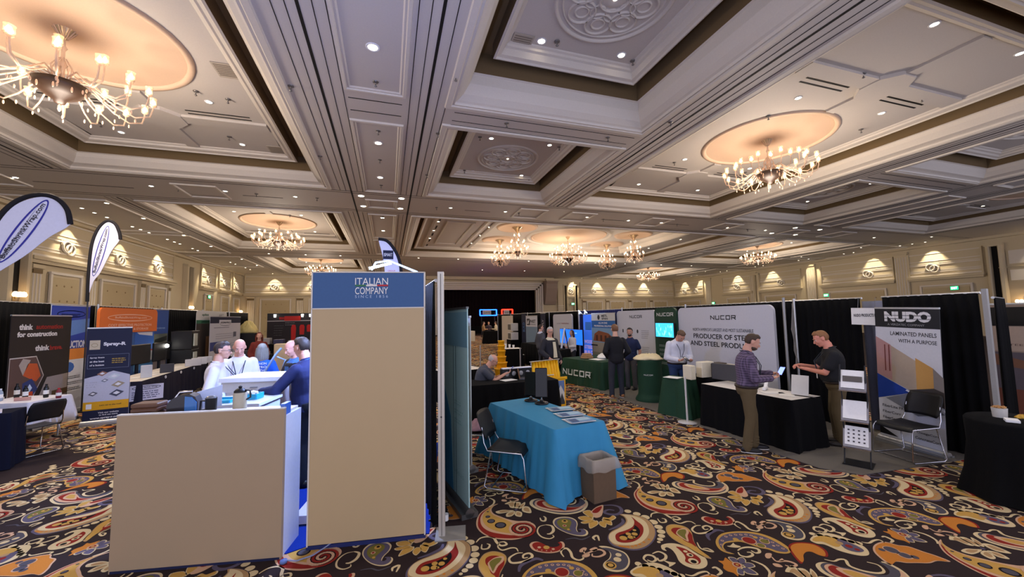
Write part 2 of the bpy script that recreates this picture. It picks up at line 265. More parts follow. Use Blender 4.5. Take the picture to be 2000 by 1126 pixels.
# ---------------------------------------------------------------- floor with its woven paisley carpet
CARPET = r'''[["p",7,0,[[-.069,.567],[-.149,.546],[-.238,.491],[-.311,.42],[-.368,.307],[-.394,.179],[-.373,.06],[-.31,-.038],[-.226,-.106],[-.112,-.149],[-.002,-.142],[.097,-.087],[.15,-.006],[.139,.072],[.077,.125],[.007,.156],[-.065,.218],[-.117,.29],[-.168,.368],[-.174,.453],[-.136,.521]]],["p",2,1,[[-.166,.523],[-.248,.466],[-.306,.404],[-.352,.301],[-.379,.173],[-.353,.052],[-.29,-.045],[-.196,-.099],[-.086,-.135],[.004,-.129],[.089,-.08],[.06,-.046],[-.126,-.048],[-.256,.045],[-.32,.164],[-.316,.314],[-.255,.427]]],["p",7,2,[[-.208,.48],[-.282,.409],[-.329,.306],[-.341,.172],[-.296,.06],[-.205,-.019],[-.102,-.08],[-.027,-.084],[-.065,.023],[-.207,.123],[-.261,.243],[-.27,.378]]],["p",1,3,[[-.091,.551],[-.174,.511],[-.254,.427],[-.305,.311],[-.306,.184],[-.259,.075],[-.171,-.009],[-.078,-.052],[-.065,.023],[-.043,.113],[-.081,.198],[-.133,.269],[-.186,.352],[-.191,.446],[-.148,.516]]],["d",8,4,[-.22,.428,.012]],["d",3,5,[-.22,.428,.009]],["d",8,4,[-.245,.328,.025]],["d",3,5,[-.245,.328,.019]],["d",8,4,[-.235,.233,.04]],["d",3,5,[-.235,.233,.03]],["d",8,4,[-.167,.128,.057]],["d",3,5,[-.167,.128,.043]],["d",7,4,[.008,-.015,.126]],["d",8,5,[.011,-.011,.116]],["S",7,2,[.009,-.011]],["p",0,0,[[.251,.435],[.294,.514],[.363,.533],[.421,.507],[.442,.452],[.497,.407],[.55,.332],[.629,.266],[.705,.246],[.774,.27],[.821,.33],[.835,.377],[.869,.344],[.864,.263],[.819,.185],[.736,.115],[.64,.092],[.528,.103],[.425,.158],[.334,.246],[.273,.329]]],["p",3,1,[[.285,.427],[.325,.497],[.387,.515],[.439,.491],[.457,.442],[.507,.401],[.554,.333],[.626,.274],[.694,.256],[.756,.278],[.798,.332],[.81,.375],[.841,.344],[.837,.272],[.797,.201],[.722,.137],[.636,.116],[.534,.126],[.441,.176],[.359,.256],[.305,.331]]],["p",7,2,[[.301,.417],[.344,.483],[.414,.489],[.446,.433],[.52,.347],[.599,.252],[.697,.205],[.77,.215],[.834,.254],[.8,.191],[.662,.135],[.548,.146],[.443,.198],[.349,.283],[.304,.347]]],["p",2,3,[[.325,.418],[.361,.464],[.418,.469],[.442,.421],[.514,.332],[.594,.242],[.694,.199],[.752,.204],[.666,.168],[.563,.177],[.457,.23],[.371,.308],[.329,.367]]],["p",7,4,[[.395,.426],[.433,.43],[.496,.376],[.543,.29],[.574,.213],[.495,.235],[.421,.285],[.389,.353]]],["p",1,5,[[.42,.399],[.481,.369],[.515,.307],[.533,.254],[.476,.275],[.42,.325]]],["s",0,.012,[[.443,.547],[.488,.504],[.552,.507],[.593,.484],[.541,.424],[.57,.349],[.642,.293],[.716,.291],[.763,.356],[.724,.41]]],["p",0,0,[[.338,.01],[.385,.067],[.459,.077],[.535,.045],[.572,-.022],[.555,-.099],[.508,-.172],[.493,-.233],[.521,-.251],[.542,-.222],[.522,-.196],[.568,-.203],[.583,-.247],[.56,-.295],[.512,-.31],[.451,-.283],[.394,-.226],[.347,-.143],[.327,-.067]]],["p",4,1,[[.348,-.005],[.391,.046],[.456,.055],[.525,.027],[.558,-.033],[.543,-.102],[.5,-.168],[.487,-.224],[.513,-.24],[.531,-.214],[.514,-.19],[.555,-.196],[.569,-.236],[.548,-.279],[.504,-.293],[.45,-.269],[.398,-.217],[.356,-.142],[.338,-.074]]],["p",6,2,[[.373,-.013],[.407,.027],[.464,.039],[.509,.001],[.511,-.052],[.472,-.11],[.438,-.157],[.439,-.199],[.395,-.157],[.367,-.088]]],["d",1,3,[.455,-.017,.031]],["d",8,4,[.458,-.01,.015]],["d",7,3,[.418,-.09,.02]],["d",2,4,[.418,-.09,.012]],["d",1,3,[.425,-.162,.014]],["p",7,0,[[-.015,-.283],[.017,-.244],[.066,-.244],[.102,-.283],[.129,-.338],[.172,-.377],[.229,-.383],[.261,-.36],[.259,-.321],[.287,-.326],[.286,-.373],[.249,-.427],[.188,-.453],[.113,-.446],[.042,-.409],[-.007,-.36]]],["p",2,1,[[.006,-.292],[.034,-.259],[.076,-.259],[.106,-.292],[.13,-.339],[.167,-.373],[.216,-.378],[.244,-.358],[.241,-.325],[.266,-.329],[.264,-.37],[.233,-.416],[.181,-.439],[.116,-.432],[.055,-.401],[.013,-.359]]],["d",1,2,[.115,-.36,.027]],["d",7,2,[.055,-.338,.016]],["d",7,2,[.161,-.403,.014]],["d",7,2,[-.01,-.343,.006]],["d",7,2,[.026,-.364,.006]],["d",7,2,[.061,-.384,.006]],["d",7,2,[.097,-.405,.006]],["d",7,2,[.132,-.425,.006]],["d",7,2,[.167,-.446,.006]],["p",1,0,[[-.182,-.816],[-.224,-.793],[-.248,-.742],[-.233,-.683],[-.184,-.618],[-.098,-.562],[-.013,-.538],[.088,-.547],[.188,-.579],[.276,-.632],[.326,-.704],[.344,-.789],[.337,-.87],[.316,-.926],[.27,-.956],[.216,-.952],[.165,-.919],[.141,-.864],[.096,-.824],[.061,-.764],[.018,-.698],[-.074,-.674],[-.129,-.671],[-.183,-.701],[-.209,-.748],[-.199,-.79]]],["p",4,1,[[-.19,-.793],[-.219,-.768],[-.22,-.72],[-.192,-.665],[-.146,-.615],[-.078,-.578],[-.004,-.563],[.084,-.573],[.172,-.604],[.242,-.651],[.286,-.717],[.301,-.794],[.298,-.872],[.289,-.924],[.245,-.94],[.194,-.906],[.166,-.854],[.116,-.807],[.082,-.746],[.038,-.68],[-.054,-.656],[-.125,-.656],[-.196,-.697],[-.218,-.745]]],["d",7,2,[.102,-.708,.06]],["d",2,3,[.102,-.708,.052]],["d",7,2,[.218,-.764,.041]],["d",6,3,[.218,-.764,.034]],["d",7,2,[.133,-.801,.037]],["d",6,3,[.133,-.801,.03]],["d",1,2,[.006,-.657,.025]],["d",7,2,[.231,-.84,.012]],["d",1,2,[.197,-.688,.02]],["d",7,2,[-.039,-.592,.014]],["d",4,3,[-.039,-.592,.007]],["d",7,2,[.018,-.589,.014]],["d",4,3,[.018,-.589,.007]],["d",7,2,[.067,-.599,.014]],["d",4,3,[.067,-.599,.007]],["d",7,2,[.112,-.614,.014]],["d",4,3,[.112,-.614,.007]],["d",7,2,[.156,-.629,.014]],["d",4,3,[.156,-.629,.007]],["d",7,2,[.189,-.654,.014]],["d",4,3,[.189,-.654,.007]],["d",7,2,[.24,-.714,.014]],["d",4,3,[.24,-.714,.007]],["d",7,2,[.262,-.756,.014]],["d",4,3,[.262,-.756,.007]],["d",7,2,[.269,-.799,.013]],["d",4,3,[.269,-.799,.007]],["d",7,2,[.268,-.848,.013]],["d",4,3,[.268,-.848,.007]],["d",7,2,[.267,-.896,.013]],["d",4,3,[.267,-.896,.007]],["d",7,2,[-.122,-.631,.014]],["d",4,3,[-.122,-.631,.007]],["d",7,2,[-.177,-.679,.013]],["d",4,3,[-.177,-.679,.007]],["p",0,0,[[-.148,-.706],[-.112,-.71],[-.059,-.688],[-.064,-.714],[-.042,-.751],[-.082,-.756],[-.133,-.729]]],["s",0,.013,[[-.117,-.788],[-.061,-.773],[-.002,-.778],[.041,-.801],[.062,-.833],[.036,-.866],[-.004,-.864],[-.011,-.826]]],["s",0,.011,[[-.132,-.806],[-.152,-.845],[-.12,-.881],[-.056,-.879],[-.036,-.848],[-.063,-.831]]],["p",2,0,[[.34,.772],[.438,.799],[.54,.768],[.596,.712],[.583,.624],[.507,.562],[.467,.591],[.454,.648],[.407,.666],[.331,.641],[.253,.582],[.208,.573],[.261,.677]]],["p",5,1,[[.349,.759],[.435,.782],[.525,.755],[.574,.706],[.562,.629],[.496,.574],[.46,.599],[.449,.65],[.407,.665],[.341,.643],[.272,.591],[.232,.584],[.279,.675]]],["p",5,0,[[-.383,-.841],[-.346,-.857],[-.296,-.828],[-.295,-.86],[-.292,-.897],[-.288,-.934],[-.324,-.976],[-.393,-1.043],[-.394,-1.001],[-.421,-.968],[-.42,-.928],[-.385,-.893]]],["p",0,1,[[-.271,-.832],[-.225,-.856],[-.23,-.905],[-.275,-.931],[-.292,-.897]]],["p",4,2,[[-.269,-.843],[-.232,-.862],[-.236,-.901],[-.272,-.922],[-.285,-.895]]],["p",0,1,[[-.217,-.874],[-.16,-.872],[-.167,-.913],[-.215,-.945],[-.26,-.937]]],["p",4,2,[[-.214,-.881],[-.169,-.879],[-.175,-.912],[-.213,-.938],[-.249,-.931]]],["p",0,1,[[-.244,-.942],[-.183,-.936],[-.154,-.967],[-.172,-1.002],[-.245,-.99]]],["p",4,2,[[-.235,-.947],[-.186,-.942],[-.163,-.967],[-.178,-.995],[-.236,-.986]]],["p",0,1,[[-.285,-.969],[-.229,-.995],[-.229,-1.081],[-.304,-1.042]]],["p",4,2,[[-.28,-.98],[-.236,-1.001],[-.236,-1.069],[-.296,-1.038]]],["p",0,1,[[-.317,-.965],[-.291,-.994],[-.338,-1.049],[-.371,-1.018]]],["p",4,2,[[-.32,-.973],[-.299,-.996],[-.337,-1.041],[-.363,-1.016]]],["d",7,3,[-.287,-.937,.037]],["d",2,4,[-.287,-.937,.025]],["d",1,5,[-.287,-.937,.012]],["p",9,0,[[-.463,-.303],[-.417,-.261],[-.349,-.252],[-.287,-.292],[-.257,-.354],[-.275,-.426],[-.324,-.499],[-.371,-.568],[-.407,-.654],[-.413,-.73],[-.413,-.801],[-.453,-.771],[-.473,-.701],[-.484,-.619],[-.502,-.539],[-.515,-.449],[-.499,-.365]]],["p",1,1,[[-.458,-.313],[-.415,-.275],[-.352,-.266],[-.295,-.303],[-.267,-.36],[-.283,-.428],[-.329,-.495],[-.373,-.56],[-.406,-.64],[-.412,-.711],[-.412,-.779],[-.449,-.75],[-.467,-.684],[-.478,-.607],[-.494,-.532],[-.506,-.448],[-.492,-.37]]],["p",2,2,[[-.43,-.337],[-.378,-.314],[-.317,-.34],[-.289,-.403],[-.308,-.469],[-.36,-.538],[-.406,-.63],[-.414,-.578],[-.436,-.528],[-.433,-.46],[-.446,-.402]]],["p",7,3,[[-.421,-.393],[-.356,-.351],[-.284,-.357],[-.297,-.418],[-.358,-.469],[-.415,-.544],[-.433,-.486],[-.434,-.428]]],["p",6,4,[[-.404,-.389],[-.355,-.364],[-.303,-.375],[-.326,-.417],[-.372,-.455],[-.415,-.519],[-.418,-.469],[-.419,-.42]]],["p",0,0,[[-.7,-.534],[-.671,-.504],[-.604,-.502],[-.539,-.53],[-.493,-.591],[-.46,-.664],[-.449,-.744],[-.47,-.813],[-.525,-.864],[-.596,-.876],[-.652,-.849],[-.686,-.796],[-.687,-.737],[-.652,-.66],[-.635,-.592],[-.65,-.548],[-.681,-.557],[-.688,-.591],[-.71,-.566]]],["p",2,1,[[-.57,-.567],[-.523,-.613],[-.505,-.69],[-.5,-.759],[-.528,-.807],[-.576,-.825],[-.628,-.8],[-.643,-.759],[-.606,-.721],[-.584,-.669],[-.575,-.613]]],["p",0,1,[[-.632,-.517],[-.56,-.555],[-.607,-.559],[-.652,-.535]]],["d",0,2,[-.546,-.705,.027]],["d",8,3,[-.543,-.708,.013]],["d",0,2,[-.581,-.781,.04]],["d",8,3,[-.583,-.788,.023]],["d",0,2,[-.546,-.652,.017]],["p",0,0,[[.557,-.496],[.622,-.519],[.678,-.581],[.721,-.65],[.708,-.737],[.656,-.809],[.585,-.852],[.513,-.849],[.457,-.807],[.449,-.752],[.484,-.71],[.547,-.679],[.592,-.627],[.598,-.57]]],["p",3,1,[[.566,-.527],[.622,-.547],[.67,-.599],[.707,-.658],[.696,-.732],[.651,-.795],[.59,-.833],[.528,-.83],[.479,-.793],[.472,-.745],[.502,-.709],[.557,-.683],[.596,-.638],[.601,-.589]]],["d",0,2,[.65,-.663,.025]],["d",0,2,[.606,-.715,.032]],["d",1,2,[.512,-.762,.048]],["d",8,3,[.512,-.762,.035]],["d",1,4,[.512,-.762,.024]],["p",0,0,[[.615,.78],[.704,.816],[.79,.829],[.872,.809],[.921,.754],[.947,.689],[.96,.612],[.925,.524],[.85,.468],[.774,.48],[.715,.535],[.679,.599],[.663,.687],[.614,.723]]],["p",1,1,[[.633,.773],[.701,.795],[.784,.786],[.841,.721],[.779,.637],[.712,.635],[.691,.719],[.635,.747]]],["p",4,1,[[.848,.711],[.889,.649],[.899,.575],[.874,.516],[.798,.521],[.761,.592]]],["d",2,2,[.827,.602,.026]],["d",2,2,[.838,.546,.019]],["d",9,2,[.803,.663,.028]],["d",0,0,[.735,.842,.027]],["d",0,0,[.773,.801,.027]],["d",0,0,[.812,.761,.026]],["d",0,0,[.85,.722,.026]],["d",0,0,[.887,.682,.026]],["d",0,0,[.924,.643,.026]],["d",0,0,[.961,.605,.026]],["p",7,0,[[.932,.478],[1.017,.532],[1.117,.554],[1.197,.542],[1.238,.477],[1.299,.434],[1.322,.35],[1.349,.274],[1.351,.193],[1.268,.233],[1.174,.236],[1.088,.268],[1.003,.299],[.946,.336],[.853,.323],[.876,.394]]],["p",5,1,[[.946,.47],[1.024,.52],[1.118,.54],[1.192,.529],[1.23,.47],[1.287,.429],[1.308,.352],[1.334,.28],[1.336,.205],[1.258,.242],[1.171,.245],[1.091,.274],[1.011,.304],[.959,.338],[.872,.326],[.893,.392]]],["d",7,2,[1.099,.45,.056]],["d",3,3,[1.099,.45,.048]],["d",7,2,[1.111,.362,.05]],["d",3,3,[1.111,.362,.04]],["d",3,2,[1.028,.476,.023]],["d",3,2,[1.157,.322,.027]],["p",0,0,[[-.001,.542],[.108,.579],[.118,.508],[.073,.42],[.03,.442],[.032,.509]]],["p",9,1,[[.024,.525],[.089,.547],[.095,.504],[.068,.452],[.042,.465],[.043,.505]]],["p",0,0,[[-.141,.408],[-.06,.418],[.003,.389],[.047,.364],[-.028,.35],[-.121,.356]]],["p",9,1,[[-.105,.397],[-.056,.403],[-.019,.386],[.008,.371],[-.037,.362],[-.093,.366]]],["p",0,0,[[.114,.53],[.171,.509],[.121,.403],[.073,.415]]],["p",9,1,[[.117,.503],[.151,.491],[.121,.427],[.092,.434]]],["p",0,0,[[.217,.502],[.192,.436],[.123,.379],[.119,.427]]],["p",9,1,[[.195,.475],[.18,.435],[.139,.401],[.136,.43]]],["p",0,0,[[.164,.411],[.225,.379],[.201,.255],[.127,.315]]],["p",9,1,[[.17,.382],[.206,.363],[.192,.288],[.148,.325]]],["p",0,0,[[.065,.343],[.113,.298],[.077,.219],[.028,.264]]],["p",9,1,[[.067,.318],[.096,.291],[.074,.243],[.045,.27]]],["p",0,0,[[-.04,.335],[.038,.353],[.058,.326],[-.007,.263],[-.064,.27]]],["p",9,1,[[-.025,.324],[.021,.336],[.034,.319],[-.006,.281],[-.04,.286]]],["d",4,2,[.072,.369,.016]],["p",0,0,[[.614,.01],[.703,.009],[.75,-.069],[.638,-.064]]],["p",1,1,[[.623,.004],[.699,.003],[.739,-.063],[.644,-.059]]],["p",0,0,[[.712,.096],[.793,.105],[.8,.036],[.752,-.054],[.715,.013]]],["p",1,1,[[.718,.087],[.787,.095],[.793,.036],[.752,-.04],[.721,.017]]],["p",0,0,[[.597,-.082],[.71,-.072],[.742,-.102],[.63,-.124]]],["p",1,1,[[.608,-.084],[.704,-.076],[.731,-.101],[.636,-.12]]],["p",0,0,[[.679,-.112],[.763,-.109],[.741,-.172],[.632,-.217],[.641,-.165]]],["p",1,1,[[.681,-.119],[.752,-.116],[.734,-.17],[.641,-.208],[.649,-.164]]],["p",0,0,[[.781,-.131],[.832,-.163],[.775,-.25],[.745,-.193]]],["p",1,1,[[.781,-.139],[.825,-.166],[.776,-.24],[.751,-.192]]],["p",0,0,[[.824,-.101],[.895,-.135],[.857,-.234],[.814,-.178]]],["p",1,1,[[.827,-.11],[.888,-.139],[.855,-.223],[.819,-.176]]],["p",0,0,[[.856,-.073],[.903,-.103],[.967,-.074],[.97,-.128],[.88,-.16],[.831,-.114]]],["p",1,1,[[.863,-.079],[.902,-.104],[.957,-.079],[.96,-.125],[.883,-.152],[.841,-.113]]],["p",7,2,[[.786,.06],[.893,.134],[.982,.151],[.958,.096],[.862,-.036],[.798,-.065],[.767,-.041],[.787,.024]]],["p",2,3,[[.81,.065],[.888,.116],[.959,.13],[.913,.07],[.847,.024],[.805,.034]]],["s",4,.02,[[.973,.143],[1.071,.119],[1.125,.058],[1.101,-.027],[1.027,-.069],[.954,-.047],[.917,.012],[.984,.044],[1.037,.01]]],["p",4,0,[[1.043,-.075],[1.138,-.109],[1.218,-.179],[1.25,-.282],[1.214,-.417],[1.138,-.527],[1.034,-.609],[.913,-.659],[.812,-.653],[.735,-.599],[.679,-.538],[.681,-.45],[.723,-.378],[.786,-.332],[.882,-.301],[.978,-.258],[1.033,-.203],[1.055,-.133]]],["p",9,1,[[1.043,-.081],[1.134,-.114],[1.211,-.18],[1.242,-.278],[1.208,-.407],[1.134,-.514],[1.035,-.593],[.919,-.64],[.822,-.635],[.748,-.583],[.695,-.524],[.697,-.44],[.737,-.37],[.798,-.326],[.89,-.297],[.981,-.255],[1.034,-.203],[1.055,-.136]]],["p",0,2,[[1.062,-.09],[1.136,-.136],[1.189,-.213],[1.195,-.3],[1.155,-.395],[1.087,-.486],[.979,-.558],[.878,-.585],[.785,-.562],[.71,-.514],[.701,-.44],[.737,-.378],[.786,-.344],[.897,-.306],[.992,-.263],[1.05,-.204],[1.065,-.131]]],["p",2,3,[[1.124,-.163],[1.126,-.249],[1.123,-.347],[1.06,-.443],[.97,-.511],[.875,-.541],[.791,-.526],[.753,-.481],[.785,-.404],[.839,-.37],[.925,-.359],[1.027,-.325],[1.099,-.247]]],["p",8,4,[[1.059,-.312],[1.059,-.384],[1.017,-.45],[.943,-.501],[.861,-.505],[.805,-.473],[.821,-.417],[.913,-.401],[1.015,-.356]]],["d",1,5,[.83,-.465,.035]],["d",1,5,[.901,-.475,.028]],["d",1,5,[.912,-.423,.025]],["d",1,5,[.966,-.443,.027]],["d",1,5,[1.003,-.387,.017]],["d",1,5,[.929,-.485,.014]],["d",5,2,[1.037,-.557,.013]],["d",5,2,[.968,-.579,.013]],["d",5,2,[.913,-.593,.013]],["d",5,2,[.869,-.598,.013]],["d",5,2,[.832,-.599,.013]],["d",5,2,[.795,-.592,.013]],["d",5,2,[.771,-.583,.013]],["d",5,2,[.751,-.572,.013]],["d",5,2,[.734,-.558,.013]],["d",0,0,[-.602,.108,.035]],["d",0,0,[-.548,.03,.038]],["d",0,0,[-.508,-.054,.043]],["d",0,0,[-.493,-.158,.044]],["d",0,0,[-.503,-.25,.039]],["d",0,0,[-.533,-.325,.038]],["d",0,0,[-.578,-.385,.032]],["d",0,0,[-.626,-.427,.026]],["d",0,0,[-.665,-.459,.016]],["s",0,.013,[[-.455,-.073],[-.403,-.02],[-.332,-.019],[-.287,-.057],[-.278,-.137],[-.255,-.198],[-.203,-.196],[-.213,-.15],[-.259,-.144]]],["s",0,.009,[[-.263,-.149],[-.287,-.207],[-.264,-.266],[-.185,-.26],[-.141,-.28],[-.139,-.331]]],["s",0,.01,[[-.412,-.12],[-.429,-.187],[-.378,-.199],[-.348,-.154],[-.368,-.126]]],["s",0,.013,[[-.107,-.363],[-.16,-.353],[-.238,-.393],[-.243,-.456],[-.181,-.478],[-.097,-.471],[-.046,-.433],[-.056,-.387],[-.109,-.391],[-.126,-.433],[-.087,-.437]]],["s",0,.014,[[.257,-.009],[.301,-.049],[.285,-.127],[.237,-.168],[.203,-.162]]],["s",0,.008,[[.257,-.009],[.185,-.019],[.133,-.096],[.137,-.188],[.191,-.241],[.244,-.227],[.245,-.194]]],["s",0,.011,[[.252,.134],[.244,.08],[.275,.061],[.304,.115],[.295,.15]]],["s",0,.012,[[.203,-.532],[.204,-.474],[.232,-.431],[.278,-.431],[.285,-.493],[.268,-.564],[.299,-.613],[.346,-.607],[.355,-.576]]],["s",0,.012,[[.576,-.402],[.579,-.359],[.631,-.344],[.605,-.423]]],["p",7,0,[[.377,-.486],[.425,-.467],[.444,-.49],[.398,-.524],[.361,-.517]]],["p",7,0,[[.455,-.514],[.517,-.496],[.532,-.522],[.49,-.551]]],["p",7,0,[[.362,-.56],[.427,-.56],[.409,-.596],[.357,-.596]]],["s",7,.012,[[.409,-.498],[.396,-.553],[.51,-.534],[.557,-.561],[.55,-.608],[.486,-.627],[.436,-.605],[.451,-.572]]],["s",4,.02,[[-.219,-.589],[-.183,-.523],[-.106,-.487],[-.025,-.478],[.018,-.518]]],["s",4,.018,[[.782,-.295],[.887,-.274],[.987,-.224],[1.016,-.158]]],["s",3,.008,[[.327,-.301],[.411,-.309],[.471,-.353],[.564,-.331]]],["s",0,.012,[[-.936,-.67],[-.942,-.618],[-.891,-.583],[-.847,-.607],[-.85,-.657],[-.898,-.674],[-.923,-.639]]],["s",0,.012,[[-.829,-.583],[-.76,-.576],[-.736,-.631],[-.774,-.677],[-.836,-.684],[-.825,-.644]]],["p",0,0,[[-.803,-.688],[-.766,-.723],[-.729,-.75],[-.813,-.774],[-.792,-.742]]],["s",0,.01,[[-.35,-.576],[-.388,-.653],[-.363,-.701],[-.325,-.73],[-.332,-.681],[-.373,-.666]]],["s",0,.011,[[-.128,-.927],[-.105,-.963],[-.092,-1.016],[-.123,-1.086],[-.182,-1.124]]],["p",7,0,[[.034,-.918],[.078,-.896],[.112,-.915],[.052,-.954],[.018,-.949]]],["p",7,0,[[-.001,-1.014],[.039,-1.035],[.033,-1.074],[-.014,-1.051]]],["p",7,0,[[.077,-1.006],[.133,-.99],[.116,-1.02]]],["s",7,.012,[[.073,-.947],[.055,-1.005],[.124,-1.023],[.159,-1.056],[.158,-1.091],[.097,-1.094],[.073,-1.061]]],["s",0,.01,[[-.758,-.889],[-.719,-.922],[-.639,-.911],[-.577,-.92],[-.589,-.974]]],["s",0,.013,[[-.504,-.899],[-.469,-.904],[-.476,-.962],[-.535,-.98]]]]'''
import json, re
CP = json.loads(re.sub(r'(?<![0-9])\.(?=[0-9])', '0.', CARPET))
CCOL = [(204, 182, 138), (186, 144, 70), (132, 36, 26), (76, 72, 78), (88, 80, 96), (186, 116, 44), (112, 104, 46), (196, 156, 122), (22, 15, 15), (166, 132, 90)]
CM = [M(c, .95, tex=(300, .22, 0)) for c in CCOL]
CBASE = M((44, 33, 32), .95, tex=(220, .35, 0))
def smoothloop(p, k, closed=True):
    n = len(p); out = []
    for i in range(n if closed else n-1):
        if closed: a, b, c, d = p[(i-1) % n], p[i], p[(i+1) % n], p[(i+2) % n]
        else: a, b, c, d = p[max(i-1, 0)], p[i], p[i+1], p[min(i+2, n-1)]
        for q in range(k):
            t = q/k; t2, t3 = t*t, t*t*t
            out.append(tuple(.5*((2*b[j])+(-a[j]+c[j])*t+(2*a[j]-5*b[j]+4*c[j]-d[j])*t2+(-a[j]+3*b[j]-3*c[j]+d[j])*t3) for j in (0, 1)))
    if not closed: out.append(tuple(p[-1]))
    return out
def carpet_tile(k, nd):
    V = []; F = []; Mi = []
    def addp(pts, lay, c):
        o = len(V); z = .0008*(lay+1); V.extend((x, y, z) for x, y in pts)
        ar = sum(pts[i][0]*pts[(i+1) % len(pts)][1]-pts[(i+1) % len(pts)][0]*pts[i][1] for i in range(len(pts)))
        idx = list(range(o, o+len(pts)))
        F.append(idx if ar > 0 else idx[::-1]); Mi.append(c)
    for t in CP:
        if t[0] == 'p':
            addp(smoothloop(t[3], k) if k > 1 else t[3], t[2], t[1])
        elif t[0] == 'd':
            x, y, r = t[3]
            if nd < 8 and r < .018: continue
            addp([(x+r*math.cos(2*PI*i/nd), y+r*math.sin(2*PI*i/nd)) for i in range(nd)], t[2], t[1])
        elif t[0] == 's':
            p = smoothloop(t[3], k, False) if k > 1 else t[3]; n = len(p); L = []; Rr = []
            for i in range(n):
                a, b = p[max(i-1, 0)], p[min(i+1, n-1)]; dx, dy = b[0]-a[0], b[1]-a[1]; l = math.hypot(dx, dy) or 1
                ww = t[2]*(.35+.65*math.sin(PI*(i+.3)/n)); L.append((p[i][0]-dy/l*ww, p[i][1]+dx/l*ww)); Rr.append((p[i][0]+dy/l*ww, p[i][1]-dx/l*ww))
            for i in range(n-1): addp([L[i], L[i+1], Rr[i+1], Rr[i]], 0, t[1])
        elif t[0] == 'S':
            cx, cy = t[3]; n = 8*k
            for cc, ph in ((7, 0), (2, PI)):
                P = []
                for i in range(n+1):
                    u = i/n; a = -2*PI*1.9*u+ph; r = .012+.13*u; P.append((cx+r*math.cos(a), cy+r*math.sin(a)))
                for i in range(n):
                    (x0, y0), (x1, y1) = P[i], P[i+1]; dx, dy = x1-x0, y1-y0; l = math.hypot(dx, dy); a_ = .012
                    addp([(x0-dy/l*a_, y0+dx/l*a_), (x1-dy/l*a_, y1+dx/l*a_), (x1+dy/l*a_, y1-dx/l*a_), (x0+dy/l*a_, y0-dx/l*a_)], 6, cc)
    return V, F, Mi
def tiles_mesh(name, tile, offs):
    V, F, Mi = tile; nv = len(V); nt = len(offs)
    v = np.array(V, np.float32); o = np.array([(x, y, 0) for x, y in offs], np.float32)
    vv = (v[None]+o[:, None]).reshape(-1, 3)
    lens = np.array([len(f) for f in F], np.int32); flat = np.array([i for f in F for i in f], np.int32)
    loops = (flat[None]+(np.arange(nt, dtype=np.int32)*nv)[:, None]).ravel()
    tot = np.tile(lens, nt); start = np.concatenate(([0], np.cumsum(tot)[:-1])).astype(np.int32)
    me = bpy.data.meshes.new(name); me.vertices.add(len(vv)); me.vertices.foreach_set('co', vv.ravel())
    me.loops.add(len(loops)); me.loops.foreach_set('vertex_index', loops)
    me.polygons.add(len(tot)); me.polygons.foreach_set('loop_start', start); me.polygons.foreach_set('loop_total', tot)
    me.polygons.foreach_set('material_index', np.tile(np.array(Mi, np.int32), nt))
    for mt in CM: me.materials.append(mt)
    me.update(calc_edges=True); me.validate()
    return me
near, far = [], []
for i in range(-12, 12):
    for j in range(-6, 34):
        x = 2.986+1.76*i; y = 3.534-.16*i+1.66*j
        if y < .3 or y > 46: continue
        if -4.5 < x < 9.2 and y < 11: near.append((x, y))
        elif x > -11 and x < 17 and abs(math.atan2(x, y)-.31) < .95 and not (x > 9.5 and y < 9): far.append((x, y))
fl = MB(); fl.span((-17, -2.5, -.3), (44.5, 52, 0), CBASE)
fo = fl.build('floor', kind='structure')
link('floor', tiles_mesh('floor', carpet_tile(4, 18), near), fo)
link('floor', tiles_mesh('floor', carpet_tile(1, 8), far), fo)
# ---------------------------------------------------------------- ceiling with coffers
def sweep_rect(mb, R, prof, mat):
    """sweep a profile of (inset, z) round a rectangle with mitred corners"""
    x0, x1, y0, y1 = R; P = []
    for i, z in prof: P += [(x0+i, y0+i, z), (x1-i, y0+i, z), (x1-i, y1-i, z), (x0+i, y1-i, z)]
    F = [(k*4+a, k*4+4+a, k*4+4+(a+1) % 4, k*4+(a+1) % 4) for k in range(len(prof)-1) for a in range(4)]
    mb.add(P, F, mat)
def ring(mb, c, r, z, w_, h, mat, n=48, sx=1, sy=1):
    P = []
    for rr, zz in ((r-w_/2, z), (r-w_/4, z-h), (r+w_/4, z-h), (r+w_/2, z)):
        for i in range(n):
            a = 2*PI*i/n; P.append((c[0]+rr*sx*math.cos(a), c[1]+rr*sy*math.sin(a), zz))
    F = [(k*n+(i+1) % n, k*n+i, k*n+n+i, k*n+n+(i+1) % n) for k in range(3) for i in range(n)]
    mb.add(P, F, mat, True)
holes = []
CE = MB()
def coffer(R, zp=8.12, wslot=.4, deep=0, crown=True):
    x0, x1, y0, y1 = R; holes.append(R); d = deep
    sweep_rect(CE, R, [(-.22, ZC), (-.2, ZC-.05), (-.08, ZC-.05), (-.05, ZC-.02), (0, ZC-.03), (.02, ZC+.03), (.08, ZC+.06), (.2, ZC+.1+d/3), (.33, ZC+.28+d/2), (.36, ZC+.4+d), (.42, ZC+.42+d)], PLASTER2)
    sweep_rect(CE, R, [(.42, ZC+.42+d), (.42, ZC+.95+d), (.42+wslot, ZC+.95+d), (.42+wslot, ZC+.58+d)], COVE_SHADE)
    i = .42+wslot
    sweep_rect(CE, R, [(i, ZC+.58+d), (i+.05, ZC+.56+d), (i+.08, ZC+.6+d), (i+.16, ZC+.62+d), (i+.2, zp-.12), (i+.26, zp-.1), (i+.28, zp-.05), (i+.33, zp-.03), (i+.35, zp)], PLASTER2)
    return (x0+i+.35, x1-i-.35, y0+i+.35, y1-i-.35)
